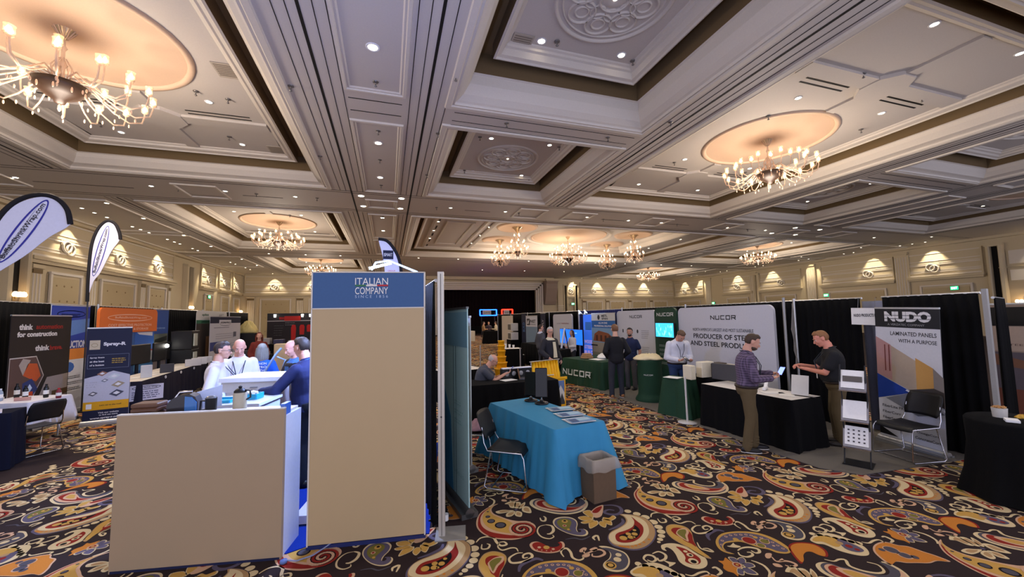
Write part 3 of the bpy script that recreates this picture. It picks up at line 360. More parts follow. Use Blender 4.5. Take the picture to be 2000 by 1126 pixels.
def dome(R, zp, c, r, mid=True):
    """flat panel with a round shallow dome cut into it"""
    x0, x1, y0, y1 = R; n = 48; P = []
    for i in range(n):
        a = 2*PI*(i+.5)/n; P.append((c[0]+r*math.cos(a), c[1]+r*math.sin(a), zp))
    Q = []
    for i in range(n):
        a = 2*PI*(i+.5)/n; dx, dy = math.cos(a), math.sin(a)
        t = min(((x1-c[0])/dx if dx > 0 else (x0-c[0])/dx) if abs(dx) > 1e-9 else 1e9, ((y1-c[1])/dy if dy > 0 else (y0-c[1])/dy) if abs(dy) > 1e-9 else 1e9)
        Q.append((c[0]+dx*t, c[1]+dy*t, zp))
    CE.add(P+Q, [((i+1) % n, i, n+i, n+(i+1) % n) for i in range(n)], PLASTER)
    for q in range(4):   # corners left open by the fan
        cx, cy = ((x0, y0), (x1, y0), (x1, y1), (x0, y1))[q]
        best = sorted(range(n), key=lambda i: (Q[i][0]-cx)**2+(Q[i][1]-cy)**2)[:2]
        CE.add([(cx, cy, zp), Q[best[0]], Q[best[1]]], [(0, 1, 2)], PLASTER)
    prof = [(r+.16, zp-.0), (r+.14, zp-.05), (r+.04, zp-.06), (r, zp), (r-.03, zp+.1), (r-.12, zp+.14), (r-.16, zp+.15), (r-.2, zp+.2), (r-.3, zp+.21), (0.01, zp+.22)]
    CE.lathe(prof, DOME, 48, (c[0], c[1], 0))
    if mid: medallion(c, 1.0, zp+.215, DOME)
def medallion(c, r, z, mat, n=8):
    ring(CE, c, r, z, .09, .05, mat); ring(CE, c, r*.88, z, .04, .03, mat); ring(CE, c, r*.25, z, .05, .05, mat)
    for k in range(n):
        a = 2*PI*k/n
        p = (c[0]+r*.58*math.cos(a), c[1]+r*.58*math.sin(a))
        ring(CE, p, r*.24, z, .045, .04, mat, 20); ring(CE, p, r*.12, z, .04, .03, mat, 14)
        q = (c[0]+r*.36*math.cos(a+.39), c[1]+r*.36*math.sin(a+.39)); ring(CE, q, r*.14, z, .04, .03, mat, 14)
    CE.lathe([(.02, z), (r*.12, z-.05), (r*.2, z)], mat, 16, (c[0], c[1], 0))
def slit(x0, y0, x1, y1, z, w_=.025):
    dx, dy = x1-x0, y1-y0; l = math.hypot(dx, dy)
    CE.box(((x0+x1)/2, (y0+y1)/2, z-.002), (l, w_*2, .008), TRACK, math.atan2(dy, dx))
def rib(x0, x1, y0, y1, z): CE.span((x0, y0, z-.07), (x1, y1, z+.03), PLASTER)
def big_coffer(x0, x1, y0, y1, c):
    zp = 8.12; R = coffer((x0, x1, y0, y1), zp)
    dome(R, zp, c, 1.9)
    for s in (-1, 1):
        ry = c[1]+s*3.45
        if R[2]+.3 < ry < R[3]-.3:
            rib(R[0], c[0]-.5, ry-.22, ry+.22, zp); rib(c[0]+.5, R[1], ry-.22, ry+.22, zp)
            CE.prism([(c[0]+.62*math.cos(PI/8+k*PI/4), ry+.62*math.sin(PI/8+k*PI/4)) for k in range(8)], zp-.1, zp+.03, PLASTER)
            e = R[3] if s > 0 else R[2]
            rib(c[0]-.17, c[0]+.17, min(c[1]+s*2.1, ry-s*.5), max(c[1]+s*2.1, ry-s*.5), zp)
            rib(c[0]-.17, c[0]+.17, min(ry+s*.5, e), max(ry+s*.5, e), zp)
            for q in (-1, 1):
                for dy in (.34, .52): slit(c[0]+q*.8, ry-s*dy, c[0]+q*2.4, ry-s*dy, zp)
def mid_coffer(x0, x1, y0, y1, c, deep=0, sx=1.1):
    zp = 8.2+deep; R = coffer((x0, x1, y0, y1), zp, .38, deep*.7)
    CE.add([(R[0], R[2], zp), (R[1], R[2], zp), (R[1], R[3], zp), (R[0], R[3], zp)], [(0, 3, 2, 1)], PLASTER)
    medallion(c, 1.05*sx, zp, PLASTER2)
MX = 12.75
for x0, x1 in ((-10.3, -2.45), (2*MX+2.45, 2*MX+10.3)):
    cx = (x0+x1)/2
    big_coffer(x0, x1, 3.4, 16.7, (cx, 10.05)); big_coffer(x0, x1, 20.75, 32.1, (cx, 26.5)); big_coffer(x0, x1, 36.3, 47.3, (cx, 42))
big_coffer(8.6, 16.95, 3.4, 16.75, (12.75, 9.95))
mid_coffer(1.55, 7.06, 3.2, 9.3, (4.4, 6.45), .3, 1.15); mid_coffer(1.6, 7.06, 10.6, 16.72, (4.4, 14.0))
mid_coffer(18.5, 24.0, 3.2, 9.3, (21.2, 6.4)); mid_coffer(18.5, 24.0, 10.6, 16.72, (21.2, 13.6))
# the big centre bay
zb = 8.0; CB = (1.35, 24.3, 20.6, 33.4); holes.append(CB)
sweep_rect(CE, CB, [(-.25, ZC), (-.22, ZC-.06), (-.05, ZC-.06), (0, ZC), (.1, ZC+.12), (.3, ZC+.3), (.36, ZC+.34)], PLASTER2)
sweep_rect(CE, CB, [(.36, ZC+.34), (.36, ZC+.85), (.62, ZC+.85), (.62, ZC+.5)], COVE_SHADE)
sweep_rect(CE, CB, [(.62, ZC+.5), (.7, ZC+.48), (.8, ZC+.55), (.85, zb)], PLASTER2)
ix0, ix1, iy0, iy1 = 2.2, 23.45, 21.45, 32.55
C1 = (6.6, 20.9, 22.6, 31.6)
for a, b, c_, d_ in ((ix0, C1[0], iy0, iy1), (C1[1], ix1, iy0, iy1), (C1[0], C1[1], iy0, C1[2]), (C1[0], C1[1], C1[3], iy1)):
    CE.add([(a, c_, zb), (b, c_, zb), (b, d_, zb), (a, d_, zb)], [(0, 3, 2, 1)], PLASTER)
for a, b in ((2.6, 5.9), (19.9-.0, 20.9)): pass
sweep_rect(CE, (2.55, 6.0, 21.8, 32.2), [(0, zb), (.02, zb-.08), (.18, zb-.1), (.22, zb-.02), (.24, zb+.0)], PLASTER2)
sweep_rect(CE, (3.4, 5.2, 23.4, 30.6), [(0, zb), (.02, zb-.06), (.12, zb-.06), (.14, zb)], PLASTER2)
for y in (22.6, 24.8, 27, 29.2, 31.2): slit(2.95, y, 2.95, y+.9, zb, .05)
sweep_rect(CE, C1, [(-.3, zb), (-.28, zb-.1), (-.1, zb-.12), (0, zb-.05), (.06, zb+.2), (.25, zb+.32), (.3, zb+.5)], PLASTER2)
dome((C1[0]+.3, C1[1]-.3, C1[2]+.3, C1[3]-.3), zb+.5, (13.9, 28.2), 2.9, False)
ring(CE, (13.9, 28.2), 3.35, zb+.5, .2, .12, PLASTER2); medallion((13.9, 28.3), 1.3, zb+.72, DOME)
for x, y in SMALL_CH:
    yy = min(max(y, 23.8), 30.6); CE.lathe([(1.5, zb+.5), (1.46, zb+.42), (1.3, zb+.4), (1.2, zb+.46), (.01, zb+.47)], DOME, 36, (x, yy, 0))
# plain part of the ceiling with the openings left out
def grid_plane(mb, X0, X1, Y0, Y1, z, hs, mat):
    xs = sorted({X0, X1, *[h[0] for h in hs], *[h[1] for h in hs]}); ys = sorted({Y0, Y1, *[h[2] for h in hs], *[h[3] for h in hs]})
    for i in range(len(xs)-1):
        for j in range(len(ys)-1):
            cx, cy = (xs[i]+xs[i+1])/2, (ys[j]+ys[j+1])/2
            if any(h[0] < cx < h[1] and h[2] < cy < h[3] for h in hs): continue
            mb.add([(xs[i], ys[j], z), (xs[i+1], ys[j], z), (xs[i+1], ys[j+1], z), (xs[i], ys[j+1], z)], [(0, 3, 2, 1)], mat)
grid_plane(CE, -15.7, 42.7, -5, 50.1, ZC, holes, PLASTER)
CE.span((-16, -5, 9.1), (43, 50.4, 9.2), PLASTER)
# narrow strips with framed panels, and the partition tracks each side of them
def strip(xc, span_y):
    for a, b in span_y:
        sweep_rect(CE, (xc-.7, xc+.7, a, b), [(0, ZC), (.01, ZC-.05), (.07, ZC-.055), (.09, ZC-.02), (.13, ZC-.03), (.16, ZC)], PLASTER2)
YS = [(1.4, 9.35), (10.75, 16.85), (18.0, 19.3), (20.5, 26.4), (27.2, 33), (36.5, 47.5)]
for xc in (-.32, 25.8): strip(xc, YS)
for xc in (-1.5, .9, 7.82, 17.75, 24.6, 27.0, -10.95, 36.4):
    for a, b in ((1, 17.0), (20.3, 33.2), (36, 48)):
        if xc in (7.82, 17.75) and a > 17: continue
        slit(xc, a, xc, b, ZC, .03)
        for dx in (-.42, -.2, .24, .46): slit(xc+dx, a, xc+dx, b, ZC, .008)
for a, b in ((-1.5, .9),): 
    for x in (a, b): slit(x, 17, x, 20.3, ZC, .034)
for y in (17.05, 17.28, 19.85, 20.1):
    slit(-15.5, y, 42.5, y, ZC, .01)
for y in (33.8, 34.0, 35.6): slit(-15.5, y, 42.5, y, ZC, .01)
for y in (9.5, 9.72, 10.15, 10.38):
    slit(1.62, y, 7.1, y, ZC, .01); slit(18.4, y, 24.0, y, ZC, .014)
for y in (9.72, 10.3): slit(-.95, y, .3, y, ZC, .014)
for xa, xb in ((-12.6, -9.6), (-5.9, -4.4), (3.6, 4.9), (11.3, 12.8), (15.4, 17.3), (21, 22.6), (27, 29)): slit(xa, 18.75, xb, 18.75, ZC, .02)
for y in (24.5, 28.9, 38.5): slit(-11.6, y-1, -11.6, y+1.2, ZC, .02)
for a, b in ((-15.2, -11.6), (37.3, 42)):
    for y in (20.8, 28.2, 36.5): sweep_rect(CE, (a, b, y, y+6.6), [(0, ZC), (.01, ZC-.06), (.1, ZC-.06), (.12, ZC)], PLASTER2)
for x in (-14.5, -8, 6.2, 9, 13.9, 19, 29): sweep_rect(CE, (x, x+1.5, 17.7, 19.4), [(0, ZC), (.01, ZC-.05), (.08, ZC-.05), (.1, ZC)], PLASTER2)
CE.build('ceiling', kind='structure')
# ---------------------------------------------------------------- walls
def frieze(mb, x0, x1, knots, dz=0, zt=7.25, y=0):
    z0 = 5.2+dz
    mb.span((x0-.12, y-.34, z0-.1), (x1+.12, y, z0+.06), WALLM); mb.span((x0-.06, y-.24, z0-.26), (x1+.06, y, z0-.1), WALLM)
    mb.span((x0, y-.05, z0+.06), (x1, y, zt+dz), WALLM)
    for a, b, d in ((.1, .2, .13), (.38, .46, .1), (.52, .58, .08), (.98, 1.06, .1), (1.12, 1.16, .08), (1.3, 1.36, .08), (1.9, 1.97, .09)):
        mb.span((x0+.05, y-d, z0+a), (x1-.05, y-.04, z0+b), PLASTER2)
    for k in knots:
        mb.span((k-.42, y-.08, z0+.36), (k+.42, y-.03, z0+1.1), WALLM)
        for dx, dz_ in ((-.12, .06), (.12, -.06)):
            mb.tube([(k+dx+.27*math.cos(a*PI/9), y-.13, z0+.72+dz_+.27*math.sin(a*PI/9)) for a in range(18)], .055, PLASTER2, 6, True)
    for x in (x0, x1): mb.span((x-.05, y-.14, z0), (x+.05, y, zt+dz), WALLM)
def doorpanel(mb, x0, x1, ztop=4.55, y=0, tuft=True):
    mb.span((x0, y-.08, .2), (x1, y, ztop), WALLM)
    for a, b, c, d in ((x0, x1, ztop-.02, ztop+.1), (x0, x0+.12, .2, ztop), (x1-.12, x1, .2, ztop)): mb.span((a, y-.16, c), (b, y-.06, d), PLASTER2)
    mb.span((x0+.2, y-.11, .5), (x1-.2, y-.06, ztop-.15), WALLD)
    if tuft:
        for i in range(3):
            for j in range(5):
                x = x0+.2+(x1-x0-.4)*(i+.5+(.5 if j % 2 else 0))/3.5; mb.ell((x, y-.115, 1+j*.75), (.05, .02, .05), M((150, 128, 92)), 8, 5)
def pilaster(mb, x, w_, y=0, zt=4.75, dark=True):
    mb.span((x-w_/2, y-.16, 0), (x+w_/2, y, zt), WALLM)
    n = max(2, int(w_/.16))
    for i in range(n): u = x-w_/2+w_*(i+.5)/n; mb.rod((u, y-.16, .4), (u, y-.16, zt-.3), .035, PLASTER2, 6)
    mb.span((x-w_/2-.06, y-.24, zt-.05), (x+w_/2+.06, y, zt+.12), WALLM)
    if dark: mb.span((x-w_/2+.02, y-.2, zt-.28), (x+w_/2-.02, y-.1, zt-.08), M((112, 92, 60)))
def pocket(mb, x0, x1, y=0, zt=6.6):
    """dark partition pocket with its light rounded jambs"""
    mb.span((x0, y-.03, 0), (x1, y-.0, zt), TRACK)
    mb.prism([(x0-.25, y), (x0-.2, y-.3), (x0-.06, y-.36), (x0, y-.3), (x0, y)], 0, zt+.1, WALLM)
    mb.prism([(x1+.25, y), (x1+.2, y-.3), (x1+.06, y-.36), (x1, y-.3), (x1, y)], 0, zt+.1, WALLM)
    mb.span((x0-.25, y-.34, zt), (x1+.25, y, zt+.18), WALLM)
W1 = MB(); W1.span((0, 0, 0), (50.4, .3, 9.1), WALLM)
frieze(W1, 23.2, 35.5, (25.36, 29.39, 33.42))
for a, b in ((24.35, 26.4), (27.8, 31.0), (32.4, 34.6)): doorpanel(W1, a, b)
for x, ww in ((23.55, .55), (27.1, .6), (31.7, .5), (34.95, .3)): pilaster(W1, x, ww)
pocket(W1, 37.4, 38.2); pocket(W1, 22.15, 22.85, zt=6.3)
for a, b, k in ((40.1, 43.0, (41.6,)), (43.9, 46.6, (45.2,)), (47.4, 49.5, (48.4,))): frieze(W1, a, b, k)
for a, b in ((40.8, 42.6), (44.4, 46.4), (47.6, 49.3)): doorpanel(W1, a, b)
frieze(W1, 2, 20.6, (4, 8, 12, 16, 19))
for i in range(5): doorpanel(W1, 2.5+3.8*i, 5.1+3.8*i); pilaster(W1, 5.9+3.8*i, .6)
W1.span((0, -.3, 7.2), (50.4, 0, 7.4), WALLM)
o = W1.build('wall_left', kind='structure'); o.location = (-15.6, 0, 0); o.rotation_euler = (0, 0, PI/2)
W2 = MB()
S0, S1, SZ = 6.1, 19.4, 5.75
W2.span((-15.9, 0, 0), (S0, .3, 9.1), WALLM); W2.span((S1, 0, 0), (42.9, .3, 9.1), WALLM); W2.span((S0, 0, SZ), (S1, .3, 9.1), WALLM)
frieze(W2, -15.2, 4.2, (-12.3, -8.3, -4.0, 0))
for i in range(4): doorpanel(W2, -13.7+4.9*i, -10.6+4.9*i); pilaster(W2, -14.6+4.9*i, .7); 
frieze(W2, 26.3, 42.4, (28.4, 31.4, 34.6, 38.2, 41), -.35)
for i in range(4): doorpanel(W2, 27.2+3.8*i, 29.8+3.8*i, 4.1); pilaster(W2, 26.8+3.8*i, .5, zt=4.3)
for k, (a, d) in enumerate(((.0, .14), (.25, .24), (.55, .18), (.8, .3))):   # stepped architrave of the stage
    W2.span((S0-a-.2, -d, 0), (S0-a, 0, SZ+a), PLASTER2); W2.span((S1+a, -d, 0), (S1+a+.2, 0, SZ+a+.2), PLASTER2); W2.span((S0-a-.2, -d, SZ+a), (S1+a+.2, 0, SZ+a+.2), PLASTER2)
W2.span((S0-1.6, -.9, 7.0), (S1+2.4, 0, 7.4), WALLM)
pocket(W2, 23.7, 24.0, zt=6.4); pocket(W2, 25.4, 25.75, zt=6.4); frieze(W2, 24.3, 25.15, (24.72,), -.35)
W2.span((22.6, -.35, 0), (23.4, 0, 6.9), WALLM)
for z in (2.9, 3.2, 3.5): W2.span((22.55, -.42, z), (23.45, 0, z+.08), PLASTER2)
o = W2.build('wall_back', kind='structure'); o.location = (0, 50, 0)
W3 = MB(); W3.span((0, 0, 0), (52, .3, 9.1), WALLM)
def rx(y): return 50-y
for a, b, ks in ((44.0, 49.6, (47.6, 45.4)), (36.2, 40.6, (38.4,)), (30.3, 35.2, (32.5,)), (22.2, 28.2, (24.1,)), (16.8, 21.1, (19.6,)), (6.5, 12.6, (9.5,))):
    frieze(W3, rx(b), rx(a), [rx(k) for k in ks], -.5)
    doorpanel(W3, rx(b)+.6, rx(a)-.6, 3.95); 
for y in (29.2, 36.0, 43, 21.6): pilaster(W3, rx(y), .9, zt=6.9, dark=False)
W3.span((0, -.3, 7.2), (52, 0, 7.4), WALLM)
pocket(W3, rx(16.3), rx(15.9)); pocket(W3, rx(13.2), rx(12.9)); pocket(W3, rx(35.6), rx(35.4))
for z0_, z1_ in ((3.9, 4.9), (5.1, 6.3)):
    for a, b in (((rx(15.6), z0_), (rx(13.5), z1_)),):
        W3.span((a[0], -.06, a[1]), (b[0], 0, b[1]), WALLM); W3.span((a[0]+.12, -.09, a[1]+.12), (b[0]-.12, 0, b[1]-.12), PLASTER2)
W3.span((rx(16), -.12, 4.98), (rx(13), 0, 5.03), WALLM)
o = W3.build('wall_right', kind='structure'); o.location = (42.6, 50, 0); o.rotation_euler = (0, 0, -PI/2)
# stage behind the opening
ST = MB(); dk = M((20, 8, 12), .9)
ST.span((S0-1, .3, -.01), (S1+1, 6, .9), BLACKC)
o = ST.build('floor', kind='structure'); o.location = (0, 50, 0)
cu = MB(); n = 150; P = []
for k in range(n+1):
    x = S0-1.0+(S1-S0+2.0)*k/n; y = 2.6+.12*math.sin(k*1.35); P += [(x, y, .9), (x, y, 6.6)]
cu.add(P, [(2*i, 2*i+2, 2*i+3, 2*i+1) for i in range(n)], dk, True)
cu.warp(lambda p: p+Vector((0, 50, 0)))
b_ = cu.build('stage_curtain', label='dark maroon pleated stage curtain filling the wide stage opening', cat='curtain')
sh = MB(); sh.span((S0-1, 50.3, 6.6), (S1+1, 53, 6.7), dk); sh.span((S0-1, 50.3, 0), (S0-.9, 53, 6.6), dk); sh.span((S1+.9, 50.3, 0), (S1+1, 53, 6.6), dk); sh.build('wall_back', kind='structure')
# scroll bracket beside the stage
sb = MB(); pr = [(0, 7.0), (-1.3, 7.0), (-1.35, 6.75), (-1.25, 6.6), (-1.2, 5.9), (-.95, 5.0), (-.7, 4.2), (-.5, 3.75), (-.2, 3.7), (0, 3.9)]
n = len(pr); P = [(20.55, 50+y, z) for y, z in pr]+[(22.2, 50+y, z) for y, z in pr]
sb.add(P, [tuple(range(n)), tuple(reversed(range(n, 2*n)))]+[(i, n+i, n+(i+1) % n, (i+1) % n) for i in range(n)], M((150, 132, 118)))
sb.span((20.4, 48.5, 6.95), (22.4, 50, 7.2), WALLM)
sb.build('trim_1', kind='structure')
# ---------------------------------------------------------------- recessed lights, sprinklers, vents
GLOW = M((255, 238, 205), em=12)
def downlight(r=.072):
    t = thing('ceiling_light', 'small round recessed downlight', 'ceiling light')
    a = MB(); a.lathe([(r*1.45, 0), (r*1.4, -.012), (r*1.02, -.012), (r*1.0, 0)], WHITE, 18); a.build('trim', t)
    a = MB(); a.lathe([(r, -.004), (.004, -.005)], GLOW, 16); a.build('lens', t)
    return t
first = [downlight()]
def place_light(x, y, z, label, group, s=1):
    if first: o = first.pop(); place_light.src = o
    else: o = copy_tree(place_light.src)
    o.location = (x, y, z); o.scale = (s, s, 1); setp(o, label, None, group)
def lights(pts, z, what, s=1):
    for x, y in pts: place_light(x, y, z, 'round recessed downlight '+what, 'downlights '+what, s)
zl = 8.115
lights([(-.32, 7.73), (-.32, 12.1), (-.32, 15.1), (-.32, 21.2), (-.32, 24.3)], ZC-.002, 'in the narrow framed strip between the two black ceiling tracks', 1.3)
lights([(-1.15, 17.6), (-1.15, 19.2), (.53, 17.55), (.53, 19.2)], ZC-.002, 'at one of four bright corners where strip and cross beam meet', 1.7)
lights([(-12.84, 18.4), (-8.83, 18.3), (-6.38, 18.3), (-3.85, 18.4)], ZC-.002, 'in the cross beam left of the track crossing')
lights([(2.86, 18.5), (5.64, 18.5), (10.28, 18.5), (12.96, 18.6), (15.2, 18.6), (20.24, 18.7), (23.4, 18.7), (30.5, 18.7), (34, 18.7)], ZC-.002, 'in the cross beam right of the track crossing')
lights([(24.7, 17.7), (26.9, 17.7), (24.7, 19.3), (26.9, 19.3)], ZC-.002, 'at one of four bright corners of the right hand track crossing', 1.7)
lights([(3.4, 8.0), (5.5, 7.9), (4.4, 6.45)], 8.495, 'in the near square coffer with the round plaster medallion', 1.15)
lights([(3.35, 12.5), (5.5, 12.45), (3.35, 15.65), (5.5, 15.55), (4.4, 14.0)], 8.195, 'in the second square coffer behind the first')
lights([(-8.05, 5.6), (-4.8, 5.6), (-8.05, 7.7), (-4.75, 12.3), (-8.1, 12.3), (-8.1, 15.05), (-4.8, 15.05)], zl, 'round the left near chandelier dome')
lights([(11.1, 4.7), (14.4, 4.7), (11.1, 7.6), (14.5, 7.5), (11.1, 12.05), (14.5, 12.1), (11.1, 15.0), (14.5, 15.0)], zl, 'round the right near chandelier dome')
lights([(-8.1, 24.5), (-4.8, 24.5), (-4.8, 28.9), (-8.1, 28.9), (-4.8, 31.2), (-8.1, 22), (-4.8, 22)], zl, 'round the second dome on the left')
lights([(-8.1, 39.8), (-4.8, 39.8), (-4.8, 44.2), (-8.1, 44.2)], zl, 'round the farthest dome on the left')
lights([(30.2, 24.5), (33.6, 24.5), (33.6, 28.9), (30.2, 28.9), (30.2, 13), (33.6, 13), (30.2, 39.5), (33.6, 39.5)], zl, 'in the coffers along the right wall')
lights([(21.2, 6.4), (20.1, 12.2), (22.3, 12.2), (21.2, 13.6), (20.1, 15.2), (22.3, 15.2)], 8.195, 'in the square coffers on the right')
lights([(2.9, 23.7), (2.9, 26.2), (2.9, 28.8), (9.5, 22.1), (12, 22.1), (16, 22.1), (6.3, 24.4), (6.3, 27), (6.3, 30), (21.2, 24), (21.2, 27), (21.2, 30), (22.2, 25), (22.2, 29), (9, 32.2), (13, 32.2), (17, 32.2)], zb-.003, 'along the edge of the large centre bay')
lights([(-9, 34.6), (-6.4, 34.6), (-3.8, 34.6), (2.5, 34.6), (6, 34.6), (9.5, 34.6), (12.8, 34.6), (16, 34.6), (20, 34.6), (23.5, 34.6), (28, 34.6), (32, 34.6), (10, 42), (15, 42), (20, 42)], ZC-.002, 'in the far cross beam')
lights([(-13.43, y) for y in (22.6, 23.4, 24.27, 26.3, 27.04, 27.86, 29.85, 30.7, 31.41, 33.2, 34, 34.8, 40.2, 41.4, 44, 45.4)], ZC-.002, 'in the groups of three beside the left wall', .9)
lights([(-11.88, 21.4), (-11.88, 24.1), (-11.88, 28.2), (-11.88, 32), (-13.05, 18.5), (-11.88, 38), (-11.88, 42)], ZC-.002, 'in the row left of the left ceiling track', 1.1)
lights([(40.6, y) for y in (19, 19.8, 20.6, 24, 24.8, 28, 29, 33, 34, 38, 39, 43, 44)]+[(38.2, 17.5), (38.2, 22), (38.2, 27), (38.2, 33), (38.2, 39)], ZC-.002, 'beside the right wall', .9)
lights([(x, 48.9) for x in (-12.3, -8.3, -4, 0, 26, 28.5, 31, 33.5, 36, 38.5)], ZC-.002, 'beside the far wall', .9)
sp = MB(); sp.lathe([(.07, 0), (.065, -.015), (.03, -.03), (.012, -.035), (.012, -.1), (.035, -.105), (.035, -.11), (.004, -.13)], M((120, 116, 112), .35, .6), 10)
spm = sp.mesh('sprinkler')
for x, y, z in ((-.3, 8.9, ZC), (-.3, 13.4, ZC), (-.3, 16.0, ZC), (-.3, 11.3, ZC), (-2.15, 9.6, ZC), (-2.15, 13.6, ZC), (1.4, 8.2, ZC), (1.35, 11.0, ZC), (1.35, 14.4, ZC), (3.1, 9.9, ZC), (6.3, 9.9, ZC), (7.5, 8.6, ZC), (3.75, 7.9, 8.49), (5.9, 8.0, 8.49), (2.95, 12.5, 8.19), (5.9, 12.5, 8.19), (3.0, 15.6, 8.19), (5.9, 15.7, 8.19), (-4.85, 11.8, 8.11), (-5.0, 14.5, 8.11), (-8.3, 14.5, 8.11), (-4.2, 12.0, 8.11), (14.6, 6.6, 8.11), (11.6, 6.3, 8.11), (11.2, 8.6, 8.11), (15.1, 8.4, 8.11), (10.9, 12.4, 8.11), (14.7, 12.5, 8.11), (-5.3, 18.4, ZC), (-8, 18.4, ZC), (-3.0, 18.4, ZC), (2.2, 18.6, ZC), (6.4, 18.6, ZC), (11.4, 18.7, ZC), (16.4, 18.7, ZC), (-5.4, 24.6, 8.11), (-.3, 20.9, ZC), (22, 18.8, ZC)):
    link('sprinkler', spm, None, (x, y, z), 0, 'small pendent sprinkler head on the ceiling plaster', 'sprinkler', 'ceiling sprinklers')
def vent(x, y, z, label, sx=.5, sy=.6):
    v = MB(); v.span((-sx/2, -sy/2, -.02), (sx/2, sy/2, 0), M((176, 166, 152)))
    for i in range(7): v.span((-sx/2+.04, -sy/2+.05+i*(sy-.1)/7, -.026), (sx/2-.04, -sy/2+.08+i*(sy-.1)/7, -.02), M((128, 118, 105)))
    o = v.build('air_vent', label=label, cat='vent'); o.location = (x, y, z)
vent(2.95, 8.2, 8.495, 'square louvred air vent in the corner of the near square coffer'); vent(-3.75, 10.6, zl, 'square louvred air vent right of the left near chandelier'); vent(-3.8, 15.2, zl, 'square louvred air vent at the far right corner of the left near coffer')
# ---------------------------------------------------------------- chandeliers
GLASSY = M((236, 204, 176), .12, .1, alpha=.5); GOLD = M((206, 190, 160), .25, .7); BOWL = M((44, 30, 22), .4)
BULB = M((255, 222, 176), em=12); SHADE = M((255, 226, 190), .2, alpha=.3)
def arm_mesh(R, rise, drop=.34):
    a = MB(); a.tube([(.12, 0, 0), (R*.35, 0, .08), (R*.6, 0, -drop*.5), (R*.8, 0, -drop*.8), (R*.97, 0, -drop*.5), (R, 0, 0), (R, 0, rise)], .016, GLASSY, 6)
    a.lathe([(.01, rise-.06), (.05, rise-.03), (.07, rise), (.02, rise+.01)], GLASSY, 10, (R, 0, 0))
    for u in (.62, .8): a.ell((R*u, 0, -drop*.85-.06), (.018, .018, .045), GLASSY, 6, 5)
    return a.mesh('arm')
def bulb_mesh():
    a = MB(); a.lathe([(.004, 0), (.036, .03), (.042, .06), (.026, .11), (.004, .15)], BULB, 8); return a.mesh('bulb')
def shade_mesh():
    a = MB(); a.lathe([(.04, -.01), (.062, .04), (.058, .11), (.07, .16)], SHADE, 10); return a.mesh('glass_shade')
BMESH, SMESH = bulb_mesh(), shade_mesh()
def chandelier(name, label, loc, tiers, zcan, bowl_r, group=None):
    """tiers: (number of arms, radius, height, rise)"""
    t = thing(name, label, 'chandelier', loc, 0, group); h = zcan
    a = MB(); a.lathe([(.02, h-.42), (.06, h-.36), (.1, h-.3), (.2, h-.14), (.34, h-.03), (.36, h)], GOLD, 20)
    for k in range(12): c, s = math.cos(k*PI/6), math.sin(k*PI/6); a.tube([(.05*c, .05*s, h-.4), (.2*c, .2*s, h-.16), (.36*c, .36*s, h-.03), (.42*c, .42*s, h-.06)], .014, GLASSY, 5)
    a.build('canopy', t)
    a = MB(); a.lathe([(.02, h-.4), (.03, h-.55), (.06, h-.6), (.03, h-.66), (.03, .5), (.08, .42), (.04, .34), (.05, .1), (.1, 0)], GLASSY, 10)
    for k in range(8): c, s = math.cos(k*PI/4), math.sin(k*PI/4); a.tube([(.05*c, .05*s, .55), (.16*c, .16*s, .35), (.13*c, .13*s, .1), (.2*c, .2*s, -.05)], .012, GLASSY, 5)
    a.build('stem', t)
    a = MB(); a.lathe([(.02, -.42), (.08, -.4), (.1, -.34), (bowl_r*.6, -.24), (bowl_r*.9, -.12), (bowl_r, -.02), (bowl_r*.2, .02)], BOWL, 24)
    for k in range(10): c, s = math.cos(k*PI/5), math.sin(k*PI/5); a.ell((bowl_r*.95*c, bowl_r*.95*s, -.2), (.02, .02, .06), GLASSY, 6, 5)
    a.ell((0, 0, -.5), (.03, .03, .08), GLASSY, 8, 6); a.build('bowl', t)
    for n, R, z, rise in tiers:
        me = arm_mesh(R, rise)
        for k in range(n):
            ar = link('arm', me, t, (0, 0, z), 2*PI*(k+.3)/n)
            link('bulb', BMESH, ar, (R, 0, rise)); link('glass_shade', SMESH, ar, (R, 0, rise))
    return t
T_BIG = [(16, 1.38, -.02, .12), (10, 1.02, .14, .2)]
zc0 = 6.95
names = ['large glass chandelier of candle bulbs under the left near dome, cut by the picture edge', 'large glass chandelier of candle bulbs under the right near dome', 'large glass chandelier under the second dome on the left', 'large glass chandelier farthest on the left, just above the blue header', 'large glass chandelier before the right wall, nearer of the two there', 'large glass chandelier low before the right corner of the far wall']
src = None
for (x, y), lb in zip(BIG_CH, names):
    if src is None: src = chandelier('chandelier', lb, (x, y, zc0), T_BIG, 8.33-zc0, .42)
    else: dup(src, (x, y, zc0), .2, lb)
chandelier('chandelier', 'widest glass chandelier, centre of the five over the middle bay', (CENTRE_CH[0], CENTRE_CH[1]-1, 6.75), [(18, 1.5, -.05, .25), (10, 1.05, .25, .5), (6, .55, .7, .3)], 8.7-6.75, .42)
src = None
for (x, y), lb in zip(SMALL_CH, ('small tiered chandelier left of the widest one', 'small tiered chandelier, lowest at the left of the five', 'small tiered chandelier, lowest at the right of the five', 'small tiered chandelier, rightmost of the five over the middle bay')):
    yy = min(max(y, 23.8), 30.6)
    if src is None: src = chandelier('chandelier', lb, (x, yy, 6.75), [(9, .75, 0, .2), (6, .5, .35, .3), (3, .22, .9, .2)], 8.47-6.75, .22)
    else: dup(src, (x, yy, 6.75), .1, lb)
